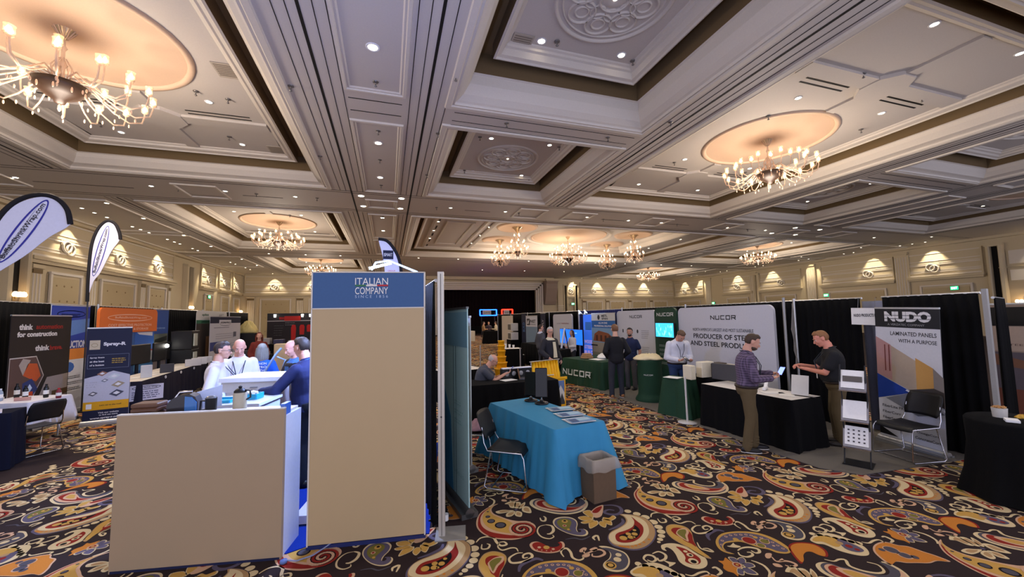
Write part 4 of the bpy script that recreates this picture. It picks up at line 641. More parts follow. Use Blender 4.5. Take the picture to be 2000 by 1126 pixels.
# ---------------------------------------------------------------- exit signs and wall lamps
EXG = M((20, 235, 130), em=1.6); EXW = M((235, 255, 240), em=3)
def exit_sign(loc, rz, label):
    t = thing('exit_sign', label, 'exit sign', loc, rz)
    a = MB(); a.span((-.24, -.09, -.15), (.24, 0, .15), M((120, 150, 130))); a.build('housing', t)
    a = MB(); a.span((-.22, -.1, -.13), (.22, -.092, .13), EXG); a.text('EXIT', 0, 0, .34, EXW, y=-.104, h=.16, bold=.02); a.build('lit_face', t)
exit_sign((-15.5, 41.6, 4.4), PI/2, 'green lit exit sign on the left wall'); exit_sign((24.9, 49.75, 3.8), 0, 'green lit exit sign on the far wall right of the stage')
exit_sign((42.5, 42.2, 3.5), -PI/2, 'green lit exit sign on the right wall above the white wall of the big backdrop'); exit_sign((42.5, 27.8, 3.7), -PI/2, 'green lit exit sign above the small white company sign'); exit_sign((42.5, 18.4, 3.7), -PI/2, 'green lit exit sign, rightmost, above the black drape end')
def sconce(loc, rz, label):
    t = thing('wall_sconce', label, 'wall lamp', loc, rz)
    a = MB(); a.lathe([(.01, -.3), (.06, -.25), (.05, -.1), (.09, 0)], GOLD, 10, (0, -.12, 0)); a.span((-.05, -.12, -.2), (.05, 0, .05), GOLD); a.build('bracket', t)
    a = MB()
    for dx in (-.2, 0, .2): a.lathe([(.07, 0), (.11, .08), (.07, .2), (.02, .22)], M((255, 214, 160), em=6), 10, (dx, -.2, .02))
    a.build('glass_shade', t)
sconce((-15.4, 22.4, 3.3), PI/2, 'wall lamp glowing on the left wall beside the large flag'); sconce((-15.4, 37.8, 3.2), PI/2, 'wall lamp glowing on the left wall at the partition pocket'); sconce((-15.4, 48.9, 3.1), PI/2, 'wall lamp glowing near the far left corner of the hall')
sconce((42.4, 15.0, 2.4), -PI/2, 'wall lamp glowing low on the right wall over the far drape')
# ---------------------------------------------------------------- builders for the stands
NAVY = M((18, 24, 52), .7); RED = M((190, 28, 22), .5); ORANGE = M((222, 112, 44), .5); SKYB = M((70, 120, 180), .5)
TEAL = M((50, 134, 176), .75, tex=(12, .05, .05)); YEL = M((238, 176, 20), .55); CARD = M((112, 88, 64), .8, tex=(25, .1, .1))
def cloth_strip(mb, w_, h, mat, amp=.025, wave=.11, z0=.01, y=0, top=True, seed=1):
    rnd = random.Random(seed); n = max(8, int(w_/wave*6)); P = []; ph = rnd.random()*6
    for i in range(n+1):
        x = -w_/2+w_*i/n; a = math.sin(x/wave*2*PI+ph+.7*math.sin(x*3.1))
        for z, k in ((h, .25 if top else 1), (h*.85, .7), (h*.5, 1), (z0, 1.15)): P.append((x, y+amp*k*a, z))
    F = [(i*4+k, i*4+k+1, (i+1)*4+k+1, (i+1)*4+k) for i in range(n) for k in range(3)]
    P2 = [(p[0], p[1]+.012, p[2]) for p in P]; o = len(P)
    F2 = [tuple(q+o for q in reversed(f)) for f in F]
    mb.add(P+P2, F+F2+[(i*4, (i+1)*4, (i+1)*4+o, i*4+o) for i in range(n)]+[(k, k+o, k+1+o, k+1) for k in range(3)]+[(n*4+k, n*4+k+1, n*4+k+1+o, n*4+k+o) for k in range(3)], mat, True)
    return mb
def drape(label, P, Q, h, mat=None, posts=(0, 1), gap=None, seed=1):
    P, Q = Vector(P), Vector(Q); w_ = (Q-P).length
    t = thing('pipe_and_drape', label, 'drape', ((P.x+Q.x)/2, (P.y+Q.y)/2, 0), ang(P, Q), None)
    a = MB(); cloth_strip(a, w_-.04, h-.02, mat or BLACKC, .02, .13, seed=seed); a.build('curtain', t)
    a = MB(); a.rod((-w_/2, .02, h-.02), (w_/2, .02, h-.02), .018, ALU); a.build('crossbar', t)
    for k in posts:
        a = MB(); x = -w_/2+.03 if k == 0 else w_/2-.03
        a.rod((x, -.02, 0), (x, -.02, h+.03), .024, ALU, 10); a.box((x*.985, 0, .008), (.05, .3, .014), ALU); a.build('upright', t)
    return t
def banner(label, P, Q, h, face, draw, base=True, cat='banner', name='roll_up_banner', z0=.08, thick=.006, tilt=0, corner=0, foot=ALU, gx=1):
    """free-standing printed panel between two ground points, seen from the side where P is left"""
    P, Q = Vector(P), Vector(Q); w_ = (Q-P).length
    t = thing(name, label, cat, ((P.x+Q.x)/2, (P.y+Q.y)/2, 0), ang(P, Q)); t.rotation_euler[1] = tilt
    a = MB()
    if corner:
        c = corner; pts = [(-w_/2, z0), (w_/2, z0)]
        for (cx, cz, a0) in ((w_/2-c, h-c, 0), (-w_/2+c, h-c, PI/2)):
            pts += [(cx+c*math.cos(a0+k*PI/12), cz+c*math.sin(a0+k*PI/12)) for k in range(7)]
        a.poly(pts, -thick, thick, face)
    else: a.span((-w_/2, -thick, z0), (w_/2, thick, h), face)
    a.build('printed_panel', t)
    if base:
        b = MB(); b.prism([(-w_/2-.02, -.09), (w_/2+.02, -.09), (w_/2+.02, .09), (-w_/2-.02, .09)], .0, .05, foot); b.rod((-w_/2-.02, 0, .05), (w_/2+.02, 0, .05), .05, foot, 12)
        b.build('base_cassette', t)
        b = MB(); b.span((-w_/2, -.015, h-.01), (w_/2, .015, h+.015), foot); b.build('top_rail', t)
    g = MB(); l = MB(); draw(g, l, -w_/2, w_/2, w_)
    yy = -thick-.001
    for q in (g, l):
        if q.v: q.warp(lambda p: Vector((p.x*gx, p.y-thick-.001, p.z)))
    if g.v: g.build('printed_picture', t)
    if l.v: l.build('lettering', t)
    return t
def lines(l, x, z, w_, n, dz, mat, h=.012, rag=.25, seed=3):
    """tiny unreadable print as short strokes"""
    r = random.Random(seed)
    for i in range(n):
        u = x; e = x+w_*(1-rag*r.random())
        while u < e: q = .02+.05*r.random(); l.rect(u, z-i*dz, min(u+q, e), z-i*dz+h, 0, mat); u += q+.012
NU = {'N': [[(0, 0), (0, 1), (1.15, .0), (1.15, 1)]], 'U': [[(0, 1), (0, .0), (1.1, .0), (1.1, 1)]], 'C': [[(1.1, 1), (0, 1), (0, 0), (1.1, 0)]],
      'O': [[(0, 0), (0, 1), (1.15, 1), (1.15, 0), (0, 0)]], 'R': [[(0, 0), (0, 1), (1.15, 1), (1.15, .45), (.1, .45)], [(.65, .45), (1.2, 0)]]}
def nucor(l, x, z, width, mat):
    """the wide squared steel maker's wordmark, drawn as thick strokes"""
    k = width/8.1; h = k*.95; st = k*.23; u = x-width/2
    for ch in 'NUCOR':
        for path in NU[ch]:
            for i in range(len(path)-1):
                (a, b), (c, d) = path[i], path[i+1]; p = Vector((u+a*k, z+b*h)); q = Vector((u+c*k, z+d*h))
                dd = (q-p); L_ = dd.length; dd = dd/L_; nn = Vector((-dd.y, dd.x))*st/2; e = dd*st*.45
                l.poly([tuple(p-e-nn), tuple(q+e-nn), tuple(q+e+nn), tuple(p-e+nn)], -.0015-.0002*i, 0, mat)
        u += k*1.72
    l.rect(u-.3*k, z+h, u-.2*k, z+h+.1*k, 0, mat)
def oval(mb, cx, cz, rx, rz, th, mat, n=40, a=0, y=0):
    P = []
    for k in range(n):
        t = 2*PI*k/n
        for s in (0, 1):
            u, v = (rx-th*s)*math.cos(t), (rz-th*s)*math.sin(t); P.append((cx+u*math.cos(a)-v*math.sin(a), y-.0015, cz+u*math.sin(a)+v*math.cos(a)))
    mb.add(P, [(2*k, (2*k+2) % (2*n), (2*k+3) % (2*n), 2*k+1) for k in range(n)], mat)
def table(label, P, Q, depth, h, cloth, name='draped_table', cat='table', floor_len=True, skirt=.03, topmat=None, flare=.04, seed=1):
    """cloth-covered table; P-Q is its front edge seen from the front, depth goes to local +y"""
    P, Q = Vector(P), Vector(Q); w_ = (Q-P).length; rz = ang(P, Q)
    c = (P+Q)/2+Matrix.Rotation(rz, 2) @ Vector((0, depth/2))
    t = thing(name, label, cat, (c.x, c.y, 0), rz)
    x, y = w_/2, depth/2
    a = MB(); a.box((0, 0, h-.03), (w_-.02, depth-.02, .03), GREY)
    for sx in (-1, 1):
        for sy in (-1, 1): a.rod((sx*(x-.12), sy*(y-.08), 0), (sx*(x-.12), sy*(y-.08), h-.04), .014, ALU)
    a.build('table_frame', t)
    # cloth: top and pleated hanging sides
    rnd = random.Random(seed); n = 0; ringp = []
    per = [(-x, -y), (x, -y), (x, y), (-x, y)]; pts = []
    for i in range(4):
        p, q = Vector(per[i]), Vector(per[(i+1) % 4]); L_ = (q-p).length; m_ = max(6, int(L_/.035))
        nn = Vector(((q-p).y, -(q-p).x)).normalized()
        for k in range(m_):
            s = k/m_; e = min(s, 1-s)*L_
            pts.append((p+(q-p)*s, nn if k else (nn+Vector(((per[i][0]-per[i-1][0]), (per[i][1]-per[i-1][1]))).normalized()*.0).normalized(), e, s*L_+i*1.7))
    N = len(pts); P_ = []; lv = [h, h-.02, h*.7, h*.35, .012 if floor_len else h*.55]
    for z in lv:
        f = 1-z/h
        for p, nn, e, s in pts:
            wv = skirt*f**.6*(.6*math.sin(s*19+1.2*math.sin(s*4+seed))+.4*math.sin(s*43+seed))
            cr = flare*2.2*f*math.exp(-e/.07)
            d = p.normalized()
            off = nn*(flare*f+wv+(.006 if z < h else 0))+d*cr
            P_.append((p.x+off.x, p.y+off.y, z))
    F = [(r*N+i, (r+1)*N+i, (r+1)*N+(i+1) % N, r*N+(i+1) % N) for r in range(len(lv)-1) for i in range(N)]
    a = MB(); a.add(P_, F, cloth, True); a.add(P_[:N], [tuple(range(N))], topmat or cloth); a.build('tablecloth', t)
    return t
def chair(label, loc, rz, seat=BLACK, frame=CHROME, first=[]):
    """sled-base stacking chair facing local -y"""
    if first:
        o = dup(first[0], loc, rz, label); return o
    t = thing('stacking_chair', label, 'chair', loc, rz); first.append(t)
    a = MB()
    P = []; nx, ny = 8, 8
    for j in range(ny+1):
        for i in range(nx+1):
            u = -1+2*i/nx; v = j/ny; y = -.22+.44*v; z = .45+.012*u*u-.02*math.sin(v*PI)+(-.05*(1-v*8) if v < .125 else 0)
            P.append((u*(.235-.015*abs(v-.4)), y, z))
    k = (nx+1)*(ny+1); P2 = [(p[0], p[1], p[2]-.014) for p in P]; F = []
    for j in range(ny):
        for i in range(nx): q = j*(nx+1)+i; F += [(q, q+1, q+nx+2, q+nx+1), (k+q, k+q+nx+1, k+q+nx+2, k+q+1)]
    for i in range(nx): F += [(i+1, i, k+i, k+i+1), (ny*(nx+1)+i, ny*(nx+1)+i+1, k+ny*(nx+1)+i+1, k+ny*(nx+1)+i)]
    for j in range(ny): q = j*(nx+1); F += [(q, q+nx+1, k+q+nx+1, k+q), (q+nx+nx+1, q+nx, k+q+nx, k+q+nx+nx+1)]
    a.add(P+P2, F, seat, True); a.build('seat', t)
    a = MB(); P = []
    for j in range(9):
        v = j/8
        for i in range(9):
            u = -1+2*i/8; wd = .215-.03*(2*v-1)**4; P.append((u*wd, .24+.12*v+.035*(1-u*u)*.9, .56+.30*v-.01*u*u))
    P2 = [(p[0], p[1]+.014, p[2]) for p in P]; F = []
    for j in range(8):
        for i in range(8): q = j*9+i; F += [(q, q+1, q+10, q+9), (81+q, 81+q+9, 81+q+10, 81+q+1)]
    for i in range(8): F += [(i+1, i, 81+i, 81+i+1), (72+i, 73+i, 81+73+i, 81+72+i)]; F += [(i*9, i*9+9, 81+i*9+9, 81+i*9), (i*9+17, i*9+8, 81+i*9+8, 81+i*9+17)]
    a.add(P+P2, F, seat, True); a.build('backrest', t)
    for sx in (-1, 1):
        a = MB(); a.tube([(sx*.2, .30, .7), (sx*.215, .27, .52), (sx*.225, .22, .435), (sx*.235, -.2, .43), (sx*.245, -.23, .38), (sx*.25, -.27, .03), (sx*.25, -.24, .011), (sx*.25, .22, .011), (sx*.25, .26, .04), (sx*.225, .18, .42)], .0085, frame, 8); a.build('leg', t)
    for yy in (-.2, .18): a = MB(); a.rod((-.25, yy, .011), (.25, yy, .011), .007, frame); a.build('stretcher', t)
    return t
def simple(name, mb, label, cat, loc, rz=0, group=None):
    return link(name, mb.mesh(name), None, loc, rz, label, cat, group)
# ---------------------------------------------------------------- right row of stands
GREYC = M((106, 100, 90), .95, tex=(180, .3, .4))
a = MB(); a.prism([(5.4, 12.2), (5.38, 5.2), (5.33, 4.4), (5.35, 3.75), (5.6, 3.42), (7.3, 3.3), (8.4, 3.3), (8.4, 12.2)], .004, .012, GREYC)
simple('booth_carpet', a, 'grey carpet laid over the paisley floor along the right hand stands', 'carpet', (0, 0, 0))
ys = [3.05, 5.67, 8.63, 11.63, 14.86, 18.0, 21.2, 24.4, 27.6]
descs = ['behind the tall laminated panels banner', 'behind the largest white steel maker backdrop', 'behind the green strip and the white icon backdrop', 'behind the wooden house banner', 'behind the blue screen', 'behind the grey and navy banners', 'behind the far pale panels', 'at the far end of the right row']
DBLUE = M((16, 26, 86), .85)
for k in range(8):
    if k == 0:
        drape('black pipe and drape right of the gap, behind the tall laminated panels banner', (7.7, 4.22), (7.7, 3.1), 2.27, posts=(), seed=2)
        drape('black pipe and drape left of the gap behind the man in the black polo', (7.7, 5.67), (7.7, 4.5), 2.27, posts=(0,), seed=3)
    else:
        drape(('dark blue' if k == 3 else 'black')+' pipe and drape '+descs[k], (7.7, ys[k+1]), (7.7, ys[k]), 2.27, posts=(0,), seed=k+3, mat=DBLUE if k == 3 else None)
a = MB(); cloth_strip(a, .55, 2.2, M((120, 122, 138), .8), .015, .2); simple('drape_panel', a, 'pale grey cloth showing in the gap between the two black drapes', 'drape', (7.95, 4.36, 0), -PI/2)
# end post and side wing
t = thing('booth_post', 'tall white end post of the right row beside the round black table', 'post', (7.7, 3.05, 0))
a = MB(); a.span((-.024, -.024, 0), (.024, .024, 2.3), M((150, 148, 142), .4)); a.build('post', t)
a = MB(); a.box((0, 0, .01), (.14, .14, .02), ALU); a.build('base_plate', t)
drape('black pipe and drape wing running back behind the white end post', (7.8, 3.0), (9.1, 3.4), 2.2, posts=(), seed=21)
# company sign hanging over the gap
t = thing('company_sign', 'small white hanging sign reading NUDO PRODUCTS INC over the drape gap', 'sign', (7.6, 4.36, 0), -PI/2)
a = MB(); a.box((0, -.04, 1.94), (.44, .006, .28), PAPER, ry=.03); a.build('board', t)
a = MB(); a.text('NUDO PRODUCTS INC.', 0, 1.96, .36, M((50, 50, 55)), y=-.046, h=.05, bold=.03); a.rect(.16, 1.83, .18, 1.85, -.044, NAVY); a.build('lettering', t)
a = MB(); a.rod((-.12, -.03, 2.08), (-.12, 0, 2.25), .003, GREY); a.rod((.12, -.03, 2.08), (.12, 0, 2.25), .003, GREY); a.build('cord', t)
def d_nudo(g, l, x0, x1, w_):
    g.rect(x0, 1.78, x1, 2.05, 0, BLACK); W = M((214, 212, 208))
    l.text('NUDO', .02, 1.935, .58, W, h=.155, bold=.06); l.text('A VERZATEC COMPANY', .0, 1.815, .46, M((150, 150, 150)), h=.03)
    for z in (1.9, 1.95): l.rect(-.3, z, .36, z+.007, -.0045, BLACK)
    g.rect(x0, .08, x1, 1.77, 0, M((196, 196, 198)))
    D_ = M((52, 50, 52)); l.text('LAMINATED PANELS', .08, 1.68, .56, D_, h=.06, bold=.012); l.text('WITH A PURPOSE', .13, 1.575, .46, D_, h=.055, bold=.012)
    y = -.002
    g.poly([(x0, 1.62), (x0, 1.04), (.41, .68), (.41, 1.1)], y-.001, y, M((168, 150, 128)))
    g.poly([(x0, 1.62), (x0, 1.04), (x0+.2, .97), (x0+.2, 1.5)], y-.002, y-.001, M((172, 130, 124)))
    for xx in (-.29, -.235): g.rect(xx, 1.1, xx+.014, 1.5, y-.0025, M((110, 52, 44)))
    g.poly([(.1, 1.34), (.1, .82), (.3, .9), (.3, 1.22)], y-.002, y-.001, M((186, 140, 74)))
    g.poly([(.3, 1.22), (.3, .9), (.41, .9), (.41, 1.1)], y-.0025, y-.002, M((124, 116, 108)))
    g.poly([(.0, .86), (.3, .94), (.41, .9), (.41, .68)], y-.003, y-.002, M((60, 54, 50)))
    g.poly([(x0, 1.04), (.05, .83), (x0, .66)], y-.004, y-.003, M((22, 56, 138)))
    g.poly([(-.3, .68), (.05, .83), (.41, .6), (.1, .5)], y-.003, y-.002, M((120, 122, 128)))
    g.poly([(x0, .24), (-.16, .12), (x0, .12)], y-.003, y-.002, BLACK)
    g.poly([(-.02, .86), (.41, .66), (.41, .63), (-.04, .845)], y-.005, y-.004, WHITE)
    for i, s in enumerate(('FiberLite FR', 'FiberCorr', 'FiberScore')): l.text(s, x0+.05, .56-.09*i, .24+.04*(i == 0), D_, h=.04, bold=.015, center=False)
    l.text('OmegaCorr', .2, .27, .26, D_, h=.04, bold=.015); l.text('ConcreteCorr', .2, .19, .3, D_, h=.04, bold=.015)
banner('tall grey banner headed NUDO with a corridor picture and blue triangle', (7.38, 4.2), (7.29, 3.4), 2.06, BLACK, d_nudo, tilt=.035)
# white, green and white steel maker backdrops
LG = M((196, 196, 202), .6); DGR = M((24, 58, 40), .6); INK = M((34, 36, 40))
def d_big(g, l, x0, x1, w_):
    nucor(l, .1, 1.9, .7, INK); l.text("NORTH AMERICA'S LARGEST AND MOST SUSTAINABLE", 0.02, 1.65, 1.72, INK, h=.075)
    l.text('PRODUCER OF STEEL', 0, 1.49, 1.66, INK, h=.115, bold=.018); l.text('AND STEEL PRODUCTS', .0, 1.31, 1.9, INK, h=.115, bold=.018)
banner('largest white rounded backdrop reading producer of steel and steel products', (7.42, 8.56), (7.42, 5.86), 2.2, LG, d_big, base=False, name='fabric_backdrop', cat='backdrop', z0=.03, thick=.03, corner=.14)
def d_green(g, l, x0, x1, w_):
    nucor(l, 0, 2.0, .66, M((205, 205, 200)))
    for i in range(5): lines(l, -.28, 1.18-.12*i, .5, 2, .035, M((150, 160, 150)), seed=i)
banner('narrow dark green backdrop with a white wordmark behind the small screen', (7.36, 9.46), (7.36, 8.57), 2.22, DGR, d_green, base=False, name='fabric_backdrop', cat='backdrop', z0=.03, thick=.03, corner=.14)
def d_icons(g, l, x0, x1, w_):
    nucor(l, .05, 1.95, .62, INK); T_ = M((120, 120, 124))
    for i in (0, 1):
        for j in range(3):
            xx, zz = -.62+.78*i, 1.55-.5*j; lines(l, xx+.15, zz, .38, 5, .055, T_, .014, seed=i*3+j)
            g.poly([(xx-.04+.045*math.cos(k*PI/4)*(1 if (i+j) % 2 else .6+.4*(k % 2)), zz-.02+.06*math.sin(k*PI/4)) for k in range(8)], -.0015, 0, INK)
banner('white backdrop with dark icons and small text columns left of the green strip', (7.42, 11.5), (7.42, 9.48), 2.18, LG, d_icons, base=False, name='fabric_backdrop', cat='backdrop', z0=.03, thick=.03, corner=.14)
def screen(label, loc, rz, w_, h, colr, em, draw=None, stand=None):
    t = thing('television', label, 'television', loc, rz)
    a = MB(); a.box((0, .025, 0), (w_+.03, .05, h+.03), BLACK); a.build('bezel', t)
    a = MB(); a.rect(-w_/2, -h/2, w_/2, h/2, -.001, M(colr, em=em))
    if draw: draw(a, w_, h)
    a.build('lit_picture', t)
    a = MB()
    if stand: a.rod((0, .08, -h/2), (0, .08, -loc[2]+.02), .03, BLACK); a.box((0, .08, -loc[2]+.015), (.5, .4, .03), BLACK)
    a.box((0, .09, 0), (.2, .1, .2), BLACK); a.build('mount', t)
    return t
def s_aqua(a, w_, h):
    r = random.Random(4)
    for i in range(26): x = -w_/2+w_*r.random()*.97; z = -h/2+h*.8*r.random(); a.rect(x, z, x+.012, z+h*.18, -.003, M((150, 225, 245), em=1.1))
screen('small bright aqua screen mounted on the green backdrop', (7.22, 8.92, 1.61), -PI/2, .72, .38, (60, 180, 225), 1.0, s_aqua)
def s_blue(a, w_, h): a.text('Sales Smarter', .3, .16, .5, M((150, 200, 255), em=1.2), y=-.004, h=.05); a.rect(-.95, -.3, -.9, .2, -.003, M((60, 150, 255), em=1.))
screen('large bright blue screen behind the white easel', (7.0, 14.25, 1.22), -PI/2, 2.0, .58, (20, 100, 235), 1.0, s_blue, stand=True)
# wooden house banner with the lit side panel
def d_house(g, l, x0, x1, w_):
    g.rect(x0, 1.86, x1, 2.12, 0, M((200, 198, 192))); l.text('METL', .12, 2.03, .4, INK, h=.08, bold=.04); l.text('SPAN', .14, 1.93, .4, INK, h=.07, bold=.04)
    g.poly([(-.28+.09*math.cos(k*PI/3), 1.98+.1*math.sin(k*PI/3)) for k in range(6)], -.002, 0, INK)
    g.rect(x0, 1.6, x1, 1.86, 0, M((34, 96, 160))); l.text('ALL IN ONE', 0, 1.78, .6, WHITE, h=.06, bold=.03); l.text('PROFESSIONAL SOLUTION', 0, 1.67, 1.2, WHITE, h=.06, bold=.03)
    g.rect(x0, 1.08, x1, 1.6, 0, M((120, 156, 186))); g.rect(x0, .72, x1, 1.08, 0, M((150, 142, 128)))
    g.poly([(-.7, 1.12), (-.6, 1.38), (-.3, 1.5), (.35, 1.42), (.6, 1.3), (.62, 1.1)], -.003, -.0015, M((134, 74, 44)))
    for xx in (-.5, -.2, .1, .36): g.rect(xx, 1.14, xx+.13, 1.34, -.0035, M((70, 34, 22)))
    g.rect(-.85, .94, -.4, .99, -.003, M((40, 40, 44)))
banner('banner with a brown timber house picture and blue slogan band', (7.3, 13.05), (7.3, 11.45), 2.12, M((120, 120, 100)), d_house)
def d_wood(g, l, x0, x1, w_):
    for i, s in enumerate(('WOOD', 'STEEL', 'BUILD')): l.text(s, .0, 1.05-.2*i, w_*.85, M((190, 160, 200), em=.35), h=.13, bold=.03)
    g.rect(-.18, 1.5, .2, 1.8, 0, M((50, 110, 200))); g.rect(-.16, 1.52, .18, 1.78, -.001, M((60, 130, 220)))
banner('narrow blue lit panel with wood steel build lettering', (7.32, 13.75), (7.4, 13.12), 2.1, M((50, 100, 210), em=.5), d_wood)
t = thing('display_lamp', 'zigzag of white blue lamps on top of the narrow blue panel', 'lamp', (7.2, 12.9, 2.12), -PI/2); a = MB()
LEDM = M((170, 205, 255), em=6)
for x in (-.5, -.05): a.tube([(x-.25, -.1, 0), (x-.2, -.12, .12), (x-.1, -.2, .13), (x+.25, -.28, .03)], .014, LEDM, 6)
a.rod((-.75, -.1, -2.1), (-.75, -.1, .02), .012, ALU); a.rod((-.75, -.1, 0), (-.3, -.1, 0), .01, ALU)
a.build('tube', t)
def d_white(g, l, x0, x1, w_):
    l.text('SOLUTIONS', -.35, 1.72, .4, M((130, 130, 135)), h=.06); l.text('TRANSFORMING', .3, 1.73, .8, M((150, 70, 60)), h=.05)
    for i in range(3): g.poly([(.0+.28*i, 1.2), (.02+.28*i, 1.42), (.06+.28*i, 1.46), (.05+.28*i, 1.52), (.1+.28*i, 1.52), (.1+.28*i, 1.46), (.15+.28*i, 1.42), (.17+.28*i, 1.2)], -.002, 0, M((50, 54, 66)))
banner('white rounded backdrop with three small figures left of the blue screen', (7.42, 16.85), (7.42, 14.9), 2.14, LG, d_white, base=False, name='fabric_backdrop', cat='backdrop', z0=.03, thick=.03, corner=.14)
def d_ph(g, l, x0, x1, w_):
    g.rect(x0, .6, x1, 1.55, 0, M((110, 134, 156))); l.text('PHIST', .2, 1.82, .8, INK, h=.16, bold=.03); l.text('FOUNDATION', .2, 1.66, .8, INK, h=.06)
    g.rect(x0+.15, 1.62, x0+.6, 1.96, 0, INK); g.poly([(x0+.2, 1.68), (x0+.3, 1.9), (x0+.36, 1.8), (x0+.5, 1.92), (x0+.42, 1.68)], -.004, -.0015, LG)
banner('grey banner with a black square emblem before the far navy drape', (7.0, 19.55), (7.0, 17.9), 2.1, LG, d_ph)
banner('tall navy banner just left of the grey emblem banner', (7.05, 20.4), (7.05, 19.65), 2.25, NAVY, lambda g, l, a, b, c: l.text('BUILD', 0, 1.5, .5, SKYB, h=.3, ang=PI/2))
banner('navy slanted banner right of the grey emblem banner', (7.1, 17.7), (7.1, 17.1), 2.2, NAVY, lambda g, l, a, b, c: l.text('SUPPLY', 0, 1.6, .6, LG, h=.2, ang=PI/2))
banner('plain pale panel, nearer of two at the far end of the right row', (6.95, 24.0), (6.95, 21.7), 2.15, M((196, 186, 172)), lambda g, l, a, b, c: None, z0=.0, base=False, name='partition_panel', cat='panel')
a = MB()
for k, (z, c) in enumerate(((1.5, (200, 196, 188)), (1.0, (210, 206, 198)))): a.box((0, 0, z), (.7, .4, .42), M(c)); a.box((0, -.21, z), (.5, .01, .3), M((90, 86, 80)))
a.box((0, 0, .4), (.8, .5, .8), BLACKC); simple('display_cabinet', a, 'white shelf cabinet standing between the pale panel and navy banner', 'cabinet', (6.7, 20.95, 0), -PI/2)
# ---------------------------------------------------------------- tables of the right row
t = table('green cloth table with a large white steel maker wordmark on its end', (5.22, 11.2), (5.62, 9.55), 1.5, .75, GREEN, skirt=.02, flare=.05)
w_ = 1.7; l = MB(); nucor(l, -.12, .3, 1.2, M((200, 206, 196))); l.warp(lambda p: Vector((p.x, p.y-1.5/2-.09-.05*(1-p.z/.75), p.z))); l.build('lettering', t)
def stuff(name, label, cat, loc, dims, mat, rz=0, bev=.01, group=None):
    a = MB(); a.box((0, 0, dims[2]/2), dims, mat, bev=bev); return simple(name, a, label, cat, loc, rz, group)
def cloth_pile(label, name, loc, r, h, mat, seed=1, cat='cloth'):
    rn = random.Random(seed); a = MB(); n = 28; P = []
    for j, (rr, z) in enumerate(((1.0, 0), (1.12, .12), (1.05, .35), (.85, .62), (.55, .9), (.2, 1.0))):
        for i in range(n):
            u = 2*PI*i/n; k = rr*(1+.16*math.sin(3*u+seed+j*.6)+.07*math.sin(7*u+j)); zz = z*h*(1+.25*math.sin(5*u+seed+j))
            P.append((r[0]*k*math.cos(u), r[1]*k*math.sin(u), max(zz, 0)))
    a.add(P, [(j*n+i, j*n+(i+1) % n, (j+1)*n+(i+1) % n, (j+1)*n+i) for j in range(5) for i in range(n)]+[tuple(range(5*n, 6*n)), tuple(reversed(range(n)))], mat, True)
    return simple(name, a, label, cat, loc)
for k in range(3): stuff('cardboard_box', ('lowest', 'middle', 'top')[k]+' flat tan box in the small stack on the green wordmark table', 'box', (5.75, 10.65, .757+.05*k), (.3-.04*k, .26-.03*k, .049), M((176, 136, 96)), .3)
cloth_pile('white crumpled bag on a dark bowl on the green wordmark table', 'cloth_bag', (6.35, 10.5, .757), (.32, .2), .13, PAPER, 2, 'bag')
stuff('brochure', 'white brochure lying left on the green wordmark table', 'brochure', (5.85, 10.2, .757), (.3, .42, .008), PAPER, .2, 0); stuff('brochure', 'white brochure lying right on the green wordmark table', 'brochure', (6.5, 9.95, .757), (.3, .42, .008), PAPER, -.2, 0)
# green podium with folded shirts
t = thing('podium', 'round dark green podium with a small white wordmark', 'podium', (5.98, 7.98, 0))
a = MB(); a.lathe([(.33, 0), (.34, .04), (.31, .1), (.28, .14), (.27, .2), (.27, .9), (.28, .94), (.27, .97)], GREEN, 36, sx=1.05); a.build('body', t)
a = MB(); nucor(a, 0, 0, .2, M((200, 206, 196))); a.warp(lambda p: Vector((.285*math.sin(p.x/.28-.75), -.275*math.cos(p.x/.28-.75)+p.y, p.z+.62))); a.build('lettering', t)
cloth_pile('cream folded cloth piled over the top of the green podium', 'folded_cloth', (5.98, 7.98, .97), (.3, .24), .12, M((216, 200, 160), .9), 5)
t = table('small green cloth table left of the white stanchion', (5.42, 6.82), (5.52, 6.28), .3, .76, GREEN, skirt=.02, flare=.05, seed=4)
table('taller black cloth table behind the stanchion carrying boxes', (5.88, 6.72), (5.96, 6.02), .7, .78, BLACKC, seed=5)
for k, (x, y, w1, d1, h1, c, lb) in enumerate(((5.62, 6.28, .22, .12, .27, (214, 204, 176), 'cream upright box on the green table edge by the stanchion'), (5.98, 6.25, .16, .3, .3, (218, 208, 182), 'cream box with a dark front, left on the black table'), (6.22, 6.2, .2, .34, .27, (70, 58, 46), 'dark brown box, middle of the row on the black table'), (6.35, 6.02, .2, .22, .25, (210, 200, 176), 'cream box right of the dark brown one'), (6.0, 5.78, .06, .52, .3, (66, 64, 64), 'dark grey sample board leaning behind the man in the plaid shirt'))):
    stuff('cardboard_box' if k < 4 else 'sample_board', lb, 'box' if k < 4 else 'board', (x, y, .79 if k else .765), (w1, d1, h1), M(c), -PI/2 if k < 4 else .2)
stuff('paper_sheet', 'white sheet lying on the small green table', 'paper', (5.5, 6.6, .763), (.25, .3, .004), PAPER, .4, 0)
t = thing('stanchion', 'short white stanchion post on a flat base at the carpet edge', 'post', (5.36, 6.1, 0), 0)
a = MB(); a.rod((0, 0, .02), (-.01, 0, .85), .018, M((200, 196, 188))); a.build('post', t); a = MB(); a.lathe([(.17, .012), (.17, .018), (.03, .03)], M((190, 186, 178)), 20); a.build('base_plate', t)
WT = M((214, 208, 198))
table('long black cloth table with a white top between the two men', (5.5, 5.86), (5.6, 4.25), .66, .755, BLACKC, topmat=WT, skirt=.02, flare=.02, seed=6)
